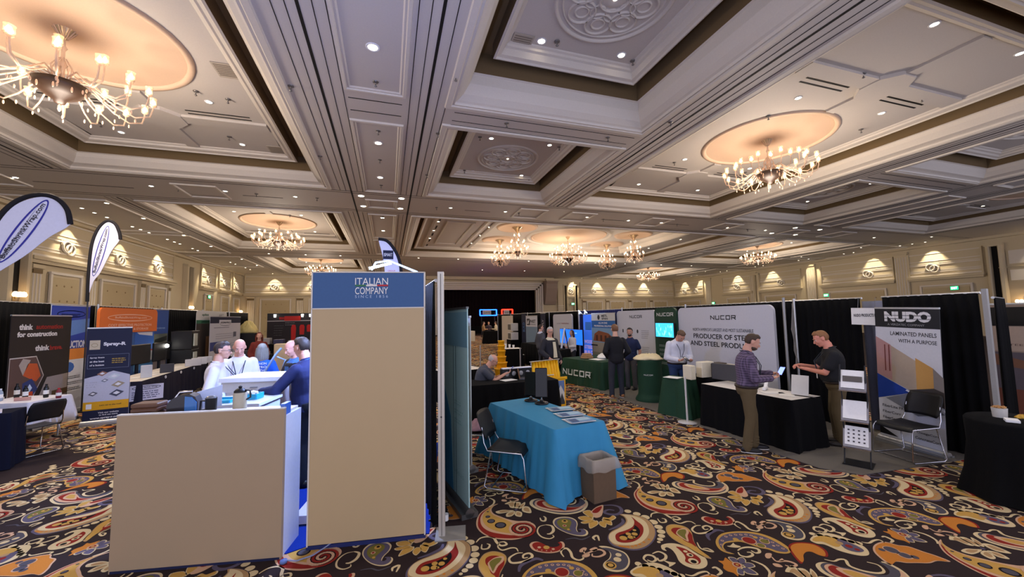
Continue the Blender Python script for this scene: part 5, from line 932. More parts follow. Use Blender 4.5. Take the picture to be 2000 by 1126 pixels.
for k, (x, y, r) in enumerate(((5.75, 5.1, .2), (5.85, 4.75, -.4), (5.9, 4.55, .7))): stuff('sample_sheet', ('white sample sheet nearest the plaid shirt man on the white table top', 'white sample sheet in the middle of the white table top', 'white sample sheet nearest the easel on the white table top')[k], 'paper', (x, y, .758), (.3, .2, .006), M((226, 222, 212)), r, 0)
a = MB(); a.box((0, 0, .03), (.22, .05, .05), PAPER, bev=.01); a.box((.06, 0, .07), (.14, .05, .04), PAPER, ry=-.6, bev=.01); simple('foam_block', a, 'angled white foam piece on the white table top', 'sample', (5.95, 4.95, .757), .5)
t = thing('table_easel', 'white board propped on the white table top before the black polo man', 'board', (6.02, 4.42, .757), -PI/2+.35)
a = MB(); a.box((0, 0, .16), (.22, .012, .3), M((205, 203, 198)), rx=-.25); a.build('board', t); a = MB(); a.rod((0, .12, 0), (0, .05, .26), .005, BLACK); a.rod((-.09, -.02, .004), (.2, -.05, .004), .006, BLACK); a.build('prop', t)
stuff('laptop', 'dark closed laptop on the black table under the tall pole', 'laptop', (6.15, 5.3, .757), (.34, .24, .02), BLACK, .3)
# tall pole of the steel stand
t = thing('booth_post', 'tall thin grey pole between the big white backdrop and the black drape', 'post', (7.35, 5.6, 0)); a = MB(); a.rod((0, 0, 0), (0, 0, 2.32), .026, M((150, 148, 144), .4, .5)); a.build('post', t); a = MB(); a.box((0, 0, .01), (.35, .35, .02), ALU); a.build('base_plate', t)
t = thing('cable', 'bundle of pale cables hanging beside the tall thin pole', 'cable', (7.45, 5.5, 0)); a = MB()
for k in range(4): a.tube([(.01*k, .01*k, 2.2), (.02*k-.03, .03, 1.7), (.02-.02*k, 0, 1.3), (.03*k, .02, 1.0)], .008, M((130, 124, 116)), 5)
a.build('strand', t)
# literature rack
t = thing('literature_rack', 'black zigzag literature rack holding white leaflets beside the polo man', 'rack', (5.95, 3.66, 0), -1.15)
a = MB(); a.box((0, 0, .01), (.3, .3, .02), BLACK)
for sx in (-1, 1): a.tube([(sx*.13, -.12, .02), (sx*.13, .06, .38), (sx*.13, -.02, .62), (sx*.13, .08, .86), (sx*.13, 0, 1.12), (sx*.13, .08, 1.3)], .008, BLACK, 6)
a.build('frame', t)
for k, (z, y) in enumerate(((.36, 0), (.7, .01), (1.1, .03))):
    a = MB(); a.box((0, y, z), (.28, .012, .28), CHROME, rx=-.45); a.box((0, y-.07, z-.13), (.28, .09, .012), CHROME); a.build('shelf', t)
    a = MB(); a.box((0, y-.012, z+.015), (.24, .008, .25), PAPER, rx=-.45)
    if k == 2: a.box((0, y-.02, z+.02), (.2, .003, .08), M((90, 84, 78)), rx=-.45)
    if k == 1: a.box((0, y-.02, z-.01), (.22, .003, .12), M((150, 128, 88)), rx=-.45)
    if k == 0:
        for i in range(4):
            for j in range(4): a.box((-.08+.053*i, y-.02+.0215*(j-1.5), z+.015+.045*(j-1.5)), (.02, .003, .018), M((70, 66, 66)), rx=-.45)
    a.build('leaflet', t)
chair('black stacking chair in front of the laminated panels banner', (6.86, 3.6, 0.012), -1.75)
t = thing('draped_table', 'tall round table in floor length black cloth at the right picture edge', 'table', (6.52, 2.42, 0))
a = MB(); P = []; n = 72
for z, r in ((.82, .40), (.8, .415), (.55, .41), (.25, .44), (.01, .5)):
    for i in range(n): u = 2*PI*i/n; rr = r+(.028*(1-z/.82))*math.sin(u*9)+.012*(1-z/.82)*math.sin(u*17); P.append((rr*math.cos(u), rr*math.sin(u), z))
a.add(P, [(r*n+i, (r+1)*n+i, (r+1)*n+(i+1) % n, r*n+(i+1) % n) for r in range(4) for i in range(n)]+[tuple(range(n))], BLACKC, True); a.build('tablecloth', t)
a = MB(); a.rod((0, 0, .02), (0, 0, .79), .03, BLACK); a.lathe([(.25, .0), (.25, .02)], BLACK, 20); a.build('pedestal', t)
t = thing('food_bowl', 'white paper tub heaped with tan snacks on the round black table', 'tub', (6.52, 2.57, .822)); a = MB(); a.lathe([(.055, 0), (.062, .1)], M((190, 186, 176)), 20); a.build('tub', t)
a = MB()
for k in range(30): u = k*2.4; a.box((.05*math.sqrt(k/30)*math.cos(u), .05*math.sqrt(k/30)*math.sin(u), .105+.006*(k % 3)), (.022, .012, .008), M((188, 140, 84)), rz=k)
o = a.build('snack', t); o['kind'] = 'stuff'
for k, (x, y) in enumerate(((6.35, 2.42), (6.42, 2.28), (6.5, 2.2))): stuff('napkin_stack', ('white napkin stack nearest the snack tub', 'white napkin stack in the middle of the round black table', 'white napkin stack at the right edge of the round black table')[k], 'napkins', (x, y, .822), (.12, .1, .03), PAPER, .5-.3*k, .004)
cloth_pile('yellow packet of snacks on the round black table', 'snack_packet', (6.66, 2.45, .822), (.06, .05), .035, M((206, 160, 60)), 7, 'packet')
# right edge beyond the end post
def d_sky(g, l, x0, x1, w_):
    g.rect(x0, 1.75, x1, 2.05, 0, BLACK); g.rect(x0, 1.35, x1, 1.74, 0, M((176, 156, 140))); l.text('STEEL', 0, 1.45, w_*.5, M((90, 70, 66)), h=.03)
    g.rect(x0, .75, x1, 1.33, 0, M((92, 84, 92))); g.poly([(x0, 1.3), (x1, 1.15), (x1, 1.05), (x0, 1.12)], -.003, -.0015, M((120, 84, 66))); g.rect(x0, .2, x1, .75, 0, M((112, 66, 54)))
banner('brown and violet picture banner glimpsed right of the white end post', (9.5, 3.72), (9.5, 3.24), 2.1, M((150, 132, 118)), d_sky)
drape('black pipe and drape at the right picture edge behind the round table', (10.2, 3.6), (10.2, 1.2), 2.2, seed=31)
t = table('black cloth table with a white top at the right picture edge', (9.4, 2.9), (9.4, 1.8), .6, .9, BLACKC, topmat=WT, seed=9)
# ---------------------------------------------------------------- centre: blue table, chairs, boxes
t = table('blue cloth table standing free on the paisley carpet with brochures on it', (1.80, 4.14), (2.51, 4.28), 1.68, .755, TEAL, skirt=.03, flare=.09, seed=3)
chair('black stacking chair pulled up to the near end of the blue table', (1.45, 4.72, .006), .98)
chair('black stacking chair behind the near one, a pink cloth on its seat', (1.24, 5.55, .006), 1.05)
cloth_pile('pale pink crumpled cloth on the seat of the farther black chair', 'scarf', (1.26, 5.53, .468), (.15, .15), .12, M((190, 150, 160), .9), 9)
CARDB = M((98, 78, 58), .8, tex=(25, .1, .1))
t = thing('waste_bin', 'brown cardboard waste box lined with a clear bag beside the blue table', 'bin', (2.27, 4.03, 0), .12)
a = MB(); w1, d1, h1, th = .15, .12, .44, .006
for sx in (-1, 1): a.span((sx*w1-th/2, -d1, 0), (sx*w1+th/2, d1, h1), CARDB)
for sy in (-1, 1): a.span((-w1, sy*d1-th/2, 0), (w1, sy*d1+th/2, h1), CARDB)
a.span((-w1, -d1, 0), (w1, d1, .01), CARDB); a.build('box', t)
a = MB(); P = []; n = 48; PL = M((190, 180, 166), .55, alpha=.5)
for j, (o_, z) in enumerate(((-.02, .3), (-.016, h1-.02), (.0, h1+.016), (.016, h1-.005), (.03, h1-.1), (.024, h1-.12))):
    for i in range(n):
        u = 2*PI*i/n; c, s_ = math.cos(u), math.sin(u); k = 1/max(abs(c), abs(s_)); q = o_+.004*math.sin(i*.8)+(.02 if j == 4 and c > .5 else 0)
        P.append((c*k*(w1+q), s_*k*(d1+q), z+.012*math.sin(i*.65)*(j > 2)))
a.add(P, [(r*n+i, r*n+(i+1) % n, (r+1)*n+(i+1) % n, (r+1)*n+i) for r in range(5) for i in range(n)], PL, True); a.build('bag_liner', t)
bro = M((60, 120, 170), .4)
def brochure_stack(label, x, y, rz, c):
    t = thing('brochure_stack', label, 'brochures', (x, y, .757), rz, None)
    a = MB()
    for k in range(5): a.box((.006*math.sin(k*2), -.02*k+.04, .002+.004*k), (.32, .2, .004), PAPER, rz=.03*math.sin(k*3))
    a.box((0, -.04, .0235), (.31, .19, .002), c); a.box((.05, -.03, .0255), (.16, .1, .002), M((150, 186, 206))); a.box((-.09, -.05, .0255), (.09, .12, .002), M((30, 70, 120))); a.build('brochure', t)
brochure_stack('blue brochure stack farthest of the three on the blue table', 2.26, 5.0, 0, M((120, 150, 170))); brochure_stack('blue brochure stack in the middle of the three on the blue table', 2.24, 4.68, .03, bro); brochure_stack('blue brochure stack nearest of the three on the blue table', 2.22, 4.38, .05, bro)
def speakerstand(label, x, y, h, rz):
    t = thing('tablet_stand', label, 'stand', (x, y, .757), rz)
    a = MB(); a.lathe([(.1, 0), (.105, .012), (.09, .022), (.03, .035), (.025, .06)], M((20, 22, 26), .25), 24); a.build('base', t)
    a = MB(); a.rod((0, .01, .03), (0, .01, h*.6), .012, CHROME); a.ell((0, 0, .12), (.03, .03, .02), CHROME); a.build('stem', t)
    a = MB(); a.box((0, -.01, h*.62), (.18, .035, h*.85), M((14, 14, 16), .25), rx=-.12, bev=.01); a.build('screen', t)
speakerstand('black upright tablet on a round base, nearer of two on the blue table', 2.16, 5.42, .5, -.45); speakerstand('black upright tablet stand, farther of two on the blue table', 2.08, 5.66, .42, -.7)
# teal banner seen almost edge on
def d_teal(g, l, x0, x1, w_):
    g.rect(x0, 1.72, x1, 2.1, 0, M((110, 150, 162))); g.poly([(x0, 1.3), (x0+.3, .9), (x0+.38, .1), (x0, .1)], -.003, -.0015, M((70, 140, 176)))
    for i in range(3): lines(l, .0, 1.1-.1*i, .3, 2, .03, M((150, 186, 182)), .02, seed=i)
    l.text('ideas', .15, .35, .3, M((150, 186, 182)), h=.06)
    for xx in (-.02, .06): g.rect(xx, .1, xx+.008, 1.72, -.004, M((40, 78, 84)))
banner('tall teal roll up banner seen nearly edge on beside the black chairs', (.66, 4.92), (.80, 4.07), 2.14, M((166, 200, 196), .4), d_teal, foot=M((96, 96, 94), .35, .6))
banner('pale narrow banner standing just behind the teal one', (.98, 5.5), (1.06, 5.2), 2.05, M((200, 204, 202)), lambda g, l, a, b, c: None)
# seated man's table
t = table('black skirted table in front of the seated man in the grey shirt', (1.45, 7.33), (3.3, 7.36), .7, .755, BLACKC, skirt=.04, flare=.02, seed=11)
table('black cloth table with white papers left of the seated man', (1.3, 9.4), (2.35, 9.75), .7, .755, BLACKC, topmat=WT, seed=12)
stuff('paper_sheet', 'white sheet of paper on the black table under the seated man\'s hands', 'paper', (2.35, 7.7, .757), (.3, .22, .004), PAPER, .3, 0)
t = thing('laptop', 'open laptop with its back lit orange on the seated man\'s table', 'laptop', (2.72, 7.75, .757), 1.2); a = MB(); a.box((0, 0, .008), (.3, .21, .015), M((70, 70, 76))); a.build('keyboard', t); a = MB(); a.box((0, .12, .11), (.3, .01, .2), M((120, 84, 56)), rx=-.2); a.build('lid', t)
a = MB(); a.box((0, 0, .1), (.7, .12, .2), BLACK, bev=.01); a.box((0, -.02, .21), (.66, .1, .02), WHITE)
for k in range(4): a.ell((-.24+.16*k, -.07, .1), (.05, .02, .05), M((150, 150, 150)))
simple('sample_rack', a, 'dark rack with a white top on the black table before the yellow stack', 'rack', (2.55, 8.35, .0), .1).scale = (1, 1, 4.6)
for o in list(bpy.data.objects):
    if o.name == 'sample_rack': o.scale = (1, 1, 1); o.location = (2.6, 7.95, .757)
# stack of yellow buckets
for k, (z, r) in enumerate(((0, .25), (.3, .2), (.5, .165), (.7, .145), (.88, .13), (1.04, .115))):
    h = .3 if k == 0 else .2; a = MB(); a.lathe([(r*.8, 0), (r*.86, .01), (r, h), (r*1.06, h), (r*1.06, h-.02), (r, h-.03)], YEL, 20); a.lathe([(r*.85, .04), (r*.85, .05)], M((210, 146, 20)), 20)
    simple('bucket', a, ('widest yellow bucket at the foot of the stack', 'yellow bucket, second from the floor in the stack', 'yellow bucket, third from the floor in the stack', 'yellow bucket, fourth from the floor in the stack', 'yellow bucket, second from the top of the stack', 'smallest yellow bucket at the top of the stack')[k], 'bucket', (3.75, 13.08, z))
# rack hung with yellow lanyards and vests
t = thing('garment_rack', 'low rail with black posts holding the yellow hanging bags', 'rack', (3.58, 8.72, 0), .3)
a = MB()
for sx in (-1, 1): a.rod((sx*.42, 0, 0), (sx*.42, 0, 1.0), .014, ALU); a.box((sx*.42, 0, .01), (.05, .4, .02), BLACK)
a.rod((-.46, 0, .99), (.46, 0, .99), .012, ALU); a.build('frame', t)
for k in range(9):
    x = -.36+.09*k; a = MB(); n = 10; P = []
    for j in range(9):
        z = .97-.1*j; ww = .04+.055*math.sin(min(1, j/5)*PI/2)
        for i in range(n): u = 2*PI*i/n; P.append((x+ww*.75*math.cos(u)*(1+.15*math.sin(j*2+k)), (.05+.02*j)*math.sin(u)*(1+.2*math.sin(3*u+k)), z+.02*math.sin(k*2+i)))
    a.add(P, [(j*n+i, j*n+(i+1) % n, (j+1)*n+(i+1) % n, (j+1)*n+i) for j in range(8) for i in range(n)]+[tuple(range(n)), tuple(reversed(range(8*n, 9*n)))], M((240, 178+4*(k % 3), 16), .6), True)
    o = simple('hanging_bag', a, 'bright yellow bag hanging in the crowded row on the low rail', 'bag', (3.58, 8.72, 0), .3, 'yellow bags on the low rail')
t = thing('poster_stand', 'small yellow framed stand with a snowy mountain picture', 'poster', (3.68, 8.22, 0), .1)
a = MB(); a.span((-.19, -.015, .0), (.19, .015, .62), YEL); a.span((-.24, -.015, .6), (.24, .015, .66), YEL); a.build('frame', t)
a = MB(); a.rect(-.16, .05, .16, .58, -.016, M((96, 120, 160))); a.poly([(-.16, .05), (-.16, .25), (-.08, .4), (-.02, .3), (.06, .48), (.16, .3), (.16, .05)], -.02, -.018, M((206, 206, 204))); a.poly([(-.1, .05), (-.04, .22), (.02, .12), (.09, .3), (.16, .1), (.16, .05)], -.022, -.02, M((60, 62, 66))); a.build('printed_picture', t)
a = MB(); a.rod((-.3, 0, 0), (-.3, 0, .72), .012, ALU); a.rod((-.4, 0, .72), (-.1, 0, .72), .012, ALU); a.build('pole', t)
# further aisle
table('black table with a white top and cups beyond the yellow stack', (4.35, 15.2), (5.2, 15.1), .7, .76, BLACKC, topmat=WT, seed=14)
table('long black table in the far aisle right of the grey bin', (5.7, 16.6), (5.9, 13.9), .7, .9, BLACKC, seed=15)
for k in range(3):
    a = MB(); a.lathe([(.035, 0), (.05, .2 - .03*k)], PAPER, 12); simple('paper_cup', a, ('left', 'middle', 'right')[k]+' white cup on the far table beyond the yellow stack', 'cup', (4.6+.17*k, 15.4, .76))
t = thing('booth_post', 'short grey post with a foot, left of the yellow stack', 'post', (3.35, 14.6, 0)); a = MB(); a.rod((0, 0, 0), (0, 0, 1.0), .025, ALU); a.build('post', t)
t = thing('booth_post', 'short grey post right of the yellow stack', 'post', (4.72, 13.9, 0)); a = MB(); a.rod((0, 0, 0), (0, 0, .9), .025, ALU); a.build('post', t)
a = MB(); a.lathe([(.17, 0), (.22, .42), (.2, .42), (.16, .05)], M((92, 86, 80)), 16); simple('waste_bin', a, 'grey bin with a white liner in the far aisle', 'bin', (5.38, 16.0, 0)); cloth_pile('white bin liner bulging over the grey bin', 'bin_liner', (5.38, 16.0, .42), (.2, .2), .06, PAPER, 3, 'liner')
table('black table left of the green wordmark table with a low white post', (4.9, 12.2), (5.2, 11.6), .7, .95, BLACKC, seed=16)
t = thing('easel', 'white A shaped easel standing before the blue screen', 'easel', (6.2, 12.3, .95), -.6)
t.location = (6.1, 12.9, 0); a = MB(); WH = M((215, 220, 235))
a.rod((-.28, -.1, 0), (0, 0, 1.62), .035, WH); a.rod((.28, -.1, 0), (0, 0, 1.62), .02, BLACK); a.rod((0, .4, 0), (0, 0, 1.62), .02, WH); a.rod((-.2, -.07, .6), (.2, -.07, .6), .02, WH); a.build('frame', t)
# far middle of the hall
table('black skirted table in front of the far group, far aisle', (7.2, 30.0), (10.2, 29.5), .6, 1.0, BLACKC, seed=17)
a = MB(); a.box((0, 0, 1.15), (2.0, .1, 2.3), M((188, 180, 168))); simple('partition_panel', a, 'blank pale partition panel right of the far group', 'panel', (11.0, 32.5, 0), -.2)
def litframe(label, x, z, w_, h, c, em):
    t = thing('lit_sign', label, 'lit sign', (x, 40, 0), 0); a = MB(); e = M(c, em=em)
    for s in (-1, 1): a.box((s*w_/2, 0, z), (.1, .1, h), e); a.box((0, 0, z+s*h/2), (w_, .1, .1), e)
    a.build('tube', t); a = MB(); a.box((-.1*w_, -.1, z+.03), (w_*.5, .08, h*.8), M((150, 140, 140))); a.text('GAME', -.1*w_, z, w_*.4, INK, y=-.15, h=h*.3); a.build('panel', t)
    a = MB(); a.rod((-w_*.4, .1, 0), (-w_*.4, .1, z), .04, BLACK); a.rod((w_*.4, .1, 0), (w_*.4, .1, z), .04, BLACK); a.build('leg', t)
litframe('blue glowing frame in front of the dark stage', 10.1, 2.6, 1.8, .6, (20, 70, 255), 7); litframe('red glowing frame in front of the dark stage', 12.2, 2.6, 1.2, .6, (255, 30, 14), 6)
a = MB(); a.rod((0, 0, 0), (0, 0, 2.3), .06, M((110, 190, 255), em=4)); simple('light_column', a, 'thin pale blue glowing column left of the red frame', 'light', (11.1, 39, 0))
for k, (x, y, w1, h1, c, lb) in enumerate(((4.9, 33, 1.6, .5, (150, 140, 110), 'low pile of pale boxes at the left of the far aisle'), (6.6, 34.5, 1.5, .9, (190, 184, 170), 'white draped counter in the far aisle'), (5.6, 36.5, 2.4, 1.2, (120, 104, 60), 'olive display counter far left in the aisle'))): stuff('display_counter', lb, 'counter', (x, y, 0), (w1, .8, h1), M(c), .1)
# ---------------------------------------------------------------- left row of stands
ly = [7.0, 9.9, 12.9, 15.9, 18.9, 21.7, 24.45]
for k in range(6):
    drape('black pipe and drape '+('behind the think automation banner', 'behind the blue construction banner', 'behind the orange headed display', 'right of the blue banner, behind black boxes', 'behind the white clipboard banner', 'at the far end of the left row')[k], (-7.25, ly[k]+.01), (-7.25, ly[k+1]-.01), 2.55, posts=(0,), seed=40+k)
def d_think(g, l, x0, x1, w_):
    R1 = M((148, 34, 26)); W = M((220, 216, 210))
    l.text('think', -.4, 2.02, .3, W, h=.11, bold=.05); l.text('automation', .15, 2.02, .66, R1, h=.09, bold=.03); l.text('for construction', -.12, 1.88, .92, W, h=.1, bold=.045)
    l.text('think', .0, 1.6, .34, W, h=.11, bold=.05); l.text('brave.', .34, 1.59, .32, R1, h=.1, bold=.04)
    y = 0; g.poly([(x0+.02, 1.45), (-.12, 1.45), (.08, 1.05), (-.14, .66), (x0+.02, .66)], y-.0015, y, M((196, 190, 182))); g.poly([(x0+.03, 1.43), (-.13, 1.43), (.06, 1.05), (-.15, .68), (x0+.03, .68)], y-.003, y-.0015, M((88, 66, 60)))
    g.poly([(-.4, 1.1), (-.3, 1.32), (-.1, 1.3), (.0, 1.05), (-.1, .95)], y-.0045, y-.003, M((190, 84, 40))); g.poly([(-.5, 1.3), (-.42, 1.42), (-.25, 1.38), (-.4, 1.1)], y-.0045, y-.003, M((168, 156, 146)))
    g.poly([(-.38, .7), (-.4, .95), (-.2, 1.02), (-.05, .8), (-.15, .7)], y-.005, y-.0045, M((40, 56, 110))); g.poly([(-.3, .82), (-.24, .92), (-.18, .84), (-.24, .76)], y-.006, y-.005, M((190, 210, 235)))
    g.rect(-.36, .69, -.16, .77, -.0055, M((196, 70, 30)))
    g.poly([(.16, 1.0), (x1-.02, 1.02), (x1-.02, .1), (.16, .1), (-.1, .45)], y-.0015, y, M((150, 140, 136))); g.poly([(.3, .7), (x1-.02, .72), (x1-.02, .6), (.3, .58)], y-.003, y-.0015, M((84, 62, 36))); g.poly([(.1, .56), (x1-.02, .56), (x1-.02, .12), (.2, .12), (.0, .42)], y-.003, y-.0015, M((112, 106, 100)))
banner('black banner reading think automation for construction thinkbrave', (-6.62, 9.62), (-6.62, 11.05), 2.24, M((34, 26, 24)), d_think)
def d_ction(g, l, x0, x1, w_):
    g.rect(x0, 1.5, x1, 2.48, 0, M((42, 66, 160))); g.poly([(x0, 2.1), (x1, 2.2), (x1, 1.9), (x0, 1.7)], -.003, -.0015, M((96, 134, 196))); oval(g, .0, 2.3, .42, .085, .02, WHITE); lines(l, -.3, 2.28, .6, 2, .03, WHITE, .02)
    l.text('CONSTRUCTION', -.05, 1.6, 1.1, M((215, 220, 240)), h=.17, bold=.04); g.rect(x0, 1.25, x1, 1.5, 0, M((226, 140, 60))); g.rect(x0, .3, x1, 1.25, 0, M((226, 230, 240)))
    g.poly([(.0+.17*math.cos(k*PI/5), 1.08+.12*math.sin(k*PI/5)) for k in range(10)], -.003, -.0015, M((60, 110, 200)))
    for i in range(3): lines(l, -.1, .85-.13*i, .6, 2, .04, M((120, 130, 170)), .02, seed=i)
banner('blue and white construction banner behind the black automation one', (-7.0, 11.1), (-7.0, 12.25), 2.5, M((220, 224, 235)), d_ction)
def d_orange(g, l, x0, x1, w_):
    c = .14; pts = [(x0, 1.82), (x1, 1.82)]
    for (cx, cz, a0) in ((x1-c, 2.48-c, 0), (x0+c, 2.48-c, PI/2)): pts += [(cx+c*math.cos(a0+k*PI/12), cz+c*math.sin(a0+k*PI/12)) for k in range(7)]
    g.poly(pts, -.06, 0, ORANGE); PK = M((244, 190, 160)); oval(g, 0, 2.22, .98, .1, .025, PK, y=-.062); l.text('BuffaloShrinkWrap.com', 0, 2.22, 1.4, PK, y=-.066, h=.075, bold=.02); l.text('COST EFFECTIVE PROTECTION', 0, 2.02, 1.9, PK, y=-.066, h=.07, bold=.02); l.text('FOR HOUSING & STORAGE', 0, 1.91, 1.6, PK, y=-.066, h=.065, bold=.02)
    g.rect(.3, 1.28, x1-.03, 1.8, -.002, M((52, 104, 186))); g.poly([(.4, 1.8), (x1-.1, 1.8), (x1-.1, 1.68), (.5, 1.74)], -.005, -.0035, WHITE)
    g.rect(.3, .95, x1-.03, 1.26, -.002, M((196, 196, 206)))
    for i in range(2): g.rect(.85+.14*i, 1.02, .95+.14*i, 1.18, -.0035, M((70, 84, 70)))
    g.rect(.3, .7, x1-.03, .93, -.002, M((90, 150, 200))); g.rect(.3, 1.24, x1-.03, 1.28, -.004, M((186, 60, 60)))
banner('display with an orange rounded header above building pictures', (-6.92, 12.32), (-6.92, 14.85), 1.85, M((60, 100, 160)), d_orange, base=False, name='header_display', cat='display', z0=.02, thick=.02)
def d_bl(g, l, x0, x1, w_):
    l.text('SHRINK', 0, 1.9, .5, M((160, 190, 230)), h=.05); g.rect(x0+.03, 1.35, x1-.03, 1.72, 0, M((120, 128, 110))); g.poly([(x0+.05, 1.4), (x0+.1, 1.55), (x1-.05, 1.65), (x1-.05, 1.5)], -.003, -.0015, M((50, 56, 50))); g.rect(x0+.03, 1.0, x1-.03, 1.33, 0, M((150, 66, 60))); g.rect(x0+.03, .6, x1-.03, .98, 0, M((190, 176, 170)))
banner('tall blue banner with small field pictures right of the orange display', (-7.0, 15.0), (-7.0, 15.85), 2.49, M((40, 78, 146)), d_bl)
t = thing('clip_lamp', 'bright white lamp clipped before the tall blue banner', 'lamp', (-6.6, 14.9, 0), PI/2); a = MB(); a.rod((0, 0, 0), (0, 0, 1.3), .012, BLACK); a.build('pole', t); a = MB(); a.ell((0, 0, 1.35), (.07, .07, .06), M((255, 250, 240), em=14)); a.build('bulb', t)
def d_spray(g, l, x0, x1, w_):
    W = M((222, 222, 226)); l.text('Spray-R', .1, 1.63, .42, W, h=.09, bold=.05); g.rect(-.36, 1.53, -.17, 1.72, 0, M((196, 184, 156))); oval(g, -.27, 1.62, .06, .04, .01, M((150, 134, 100)), y=-.002)
    for a_, b_, c_, d_ in ((-.38, 1.42, .38, 1.425), (-.38, 1.14, .38, 1.145), (-.38, 1.14, -.375, 1.42), (.375, 1.14, .38, 1.42)): g.rect(a_, b_, c_, d_, 0, M((120, 130, 150)))
    for i, s in enumerate(('Spray foam', 'at the best', 'of a button')): l.text(s, -.34, 1.36-.075*i, .26, W, h=.035, bold=.03, center=False)
    lines(l, .06, 1.32, .26, 3, .04, M((190, 160, 60)), .015)
    g.rect(x0, .45, x1, .95, -.0, M((188, 190, 204))); g.poly([(x0, .95), (-.1, 1.02), (.1, 1.08), (x1, .98), (x1, .9), (x0, .9)], -.003, -.0015, M((188, 190, 204)))
    for (a_, b_, r, c) in ((-.1, 1.02, .1, (150, 110, 90)), (.12, .95, .12, (196, 206, 210)), (.2, .78, .13, (160, 146, 120)), (-.25, .62, .09, (96, 96, 104)), (.18, .6, .14, (70, 74, 92)), (-.05, .88, .07, (120, 124, 134))):
        g.poly([(a_-r, b_), (a_, b_-.4*r), (a_+r, b_+.25*r), (a_, b_+.65*r)], -.006, -.0045, M(c)); g.poly([(a_-r*.5, b_+.1*r), (a_, b_-.1*r), (a_+r*.5, b_+.15*r), (a_, b_+.4*r)], -.0075, -.006, WHITE)
    lines(l, -.38, .85, .2, 3, .045, INK, .02); g.rect(x0, .3, x1, .47, -.002, M((214, 158, 20))); l.text("Let's get to the roof!", .08, .385, .4, INK, y=-.006, h=.035, bold=.02); g.rect(-.36, .33, -.26, .43, -.003, PAPER)
    l.text('Visit our website', .05, .24, .38, W, h=.03, bold=.02); l.text('to find out more', .05, .195, .34, W, h=.03, bold=.02); l.text('www.spray-r.com', .0, .125, .56, W, h=.04, bold=.03)
banner('navy and pale roll up banner of a spray foam firm with a yellow band', (-5.88, 10.26), (-5.23, 10.44), 1.97, M((20, 26, 56)), lambda g, l, a, b, c: d_spray(g, l, -.415, .415, .83), gx=.81)
def d_wg(g, l, x0, x1, w_):
    l.text('splint', -.7, 2.36, .6, M((40, 90, 60)), h=.12, bold=.03); l.text('ART', .85, 2.36, .5, GREY, h=.12); g.rect(x0, 2.02, x1, 2.16, 0, M((40, 100, 70))); lines(l, -1, 2.07, 1.2, 1, .1, WHITE, .03); g.rect(x0, .3, x1, 2.02, 0, M((52, 42, 38))); g.rect(-.6, .5, -.1, 1.5, -.0015, M((150, 104, 62))); g.rect(.1, .5, .5, 1.7, -.0015, M((90, 70, 56)))
banner('dark backdrop with a white rounded header and green stripe on the left', (-7.05, 17.95), (-7.05, 20.9), 2.53, M((206, 204, 198)), d_wg, base=False, name='fabric_backdrop', cat='backdrop', z0=.02, corner=.15)
def d_hy(g, l, x0, x1, w_):
    g.rect(x0, 2.02, x1, 2.28, 0, NAVY); g.rect(-.8, 1.93, .5, 2.16, -.0015, M((206, 206, 212))); l.text('HYDROTECH', -.12, 2.05, 1.1, NAVY, y=-.005, h=.08, bold=.04); oval(g, -.15, 1.98, .6, .07, .02, NAVY, y=-.004)
    lines(l, -1.3, 1.82, 1.7, 1, .1, M((110, 110, 120)), .025); lines(l, -1.1, 1.55, 2.2, 3, .09, M((140, 140, 150)), .02, .1); g.rect(.8, 1.4, 1.15, 1.62, -.0015, M((90, 94, 110))); g.rect(x0+.05, .9, -.5, 1.25, 0, M((60, 70, 130))); g.rect(-.3, 1.0, .1, 1.25, 0, M((60, 70, 130))); lines(l, .3, 1.1, 1.2, 4, .09, M((140, 140, 150)), .02)
banner('white clipboard like banner with a navy head behind the white shirt men', (-6.8, 18.5), (-6.8, 21.85), 2.3, M((194, 194, 202)), d_hy)
# company tear-drop flags
FW = M((206, 206, 222), .6); FB = M((18, 16, 20), .8); FBLUE = M((40, 40, 140), .6)
def flag(label, loc, outline, hem, ellip, txt, pole, seed=0):
    t = thing('feather_flag', label, 'flag', loc)
    def bow(p): return Vector((p.x, p.y+.03*(p.z-3), p.z))
    a = MB(); a.poly(outline, -.004, .004, FW); a.warp(bow); a.build('flag_cloth', t)
    a = MB(); pts = smoothloop(hem, 6, False); a.tube([(x, 0, z) for x, z in pts], .035, FB, 8); a.warp(bow); a.build('pole_sleeve', t)
    a = MB()
    if ellip:
        cx, cz, rx, rz, an, th = ellip; oval(a, cx, cz, rx, rz, th, FBLUE, a=an, y=-.006); a.text(txt, cx, cz, rx*1.72, M((30, 28, 40)), y=-.01, h=rz*.85, bold=.015, ang=an)
    else: txt(a)
    a.warp(bow); a.build('lettering', t)
    a = MB(); a.tube([(x, 0, z) for x, z in pole], .016, M((60, 60, 64), .4, .4), 8); a.box((pole[-1][0], 0, pole[-1][1]-.008), (.35, .35, .022), BLACK); a.build('pole', t)
o1 = smoothloop([(-.97, 2.56), (-.97, 3.05), (-.87, 3.5), (-.73, 3.8), (-.56, 3.95), (-.36, 4.01), (-.2, 3.95), (-.08, 3.79), (-.03, 3.6), (-.27, 3.38), (-.51, 3.1), (-.78, 2.85), (-.98, 2.66)], 4)
flag('large white tear drop flag at the left picture edge', (-4.68, 7.7, 0), o1, [(-1.02, 2.3), (-1.02, 3.05), (-.9, 3.55), (-.74, 3.85), (-.56, 4.0), (-.36, 4.04), (-.2, 3.98), (-.08, 3.82), (-.03, 3.6)], (-.56, 3.47, .55, .105, 1.12, .025), 'BuffaloShrinkWrap.com', [(-1.02, 3.0), (-1.02, 1.5), (-1.02, .19)]); fl1 = [o for o in col.objects if o.name == 'feather_flag'][0]; fl1.location = (-5.1, 8.39, -.183); fl1.scale = (1.09, 1, 1.09)
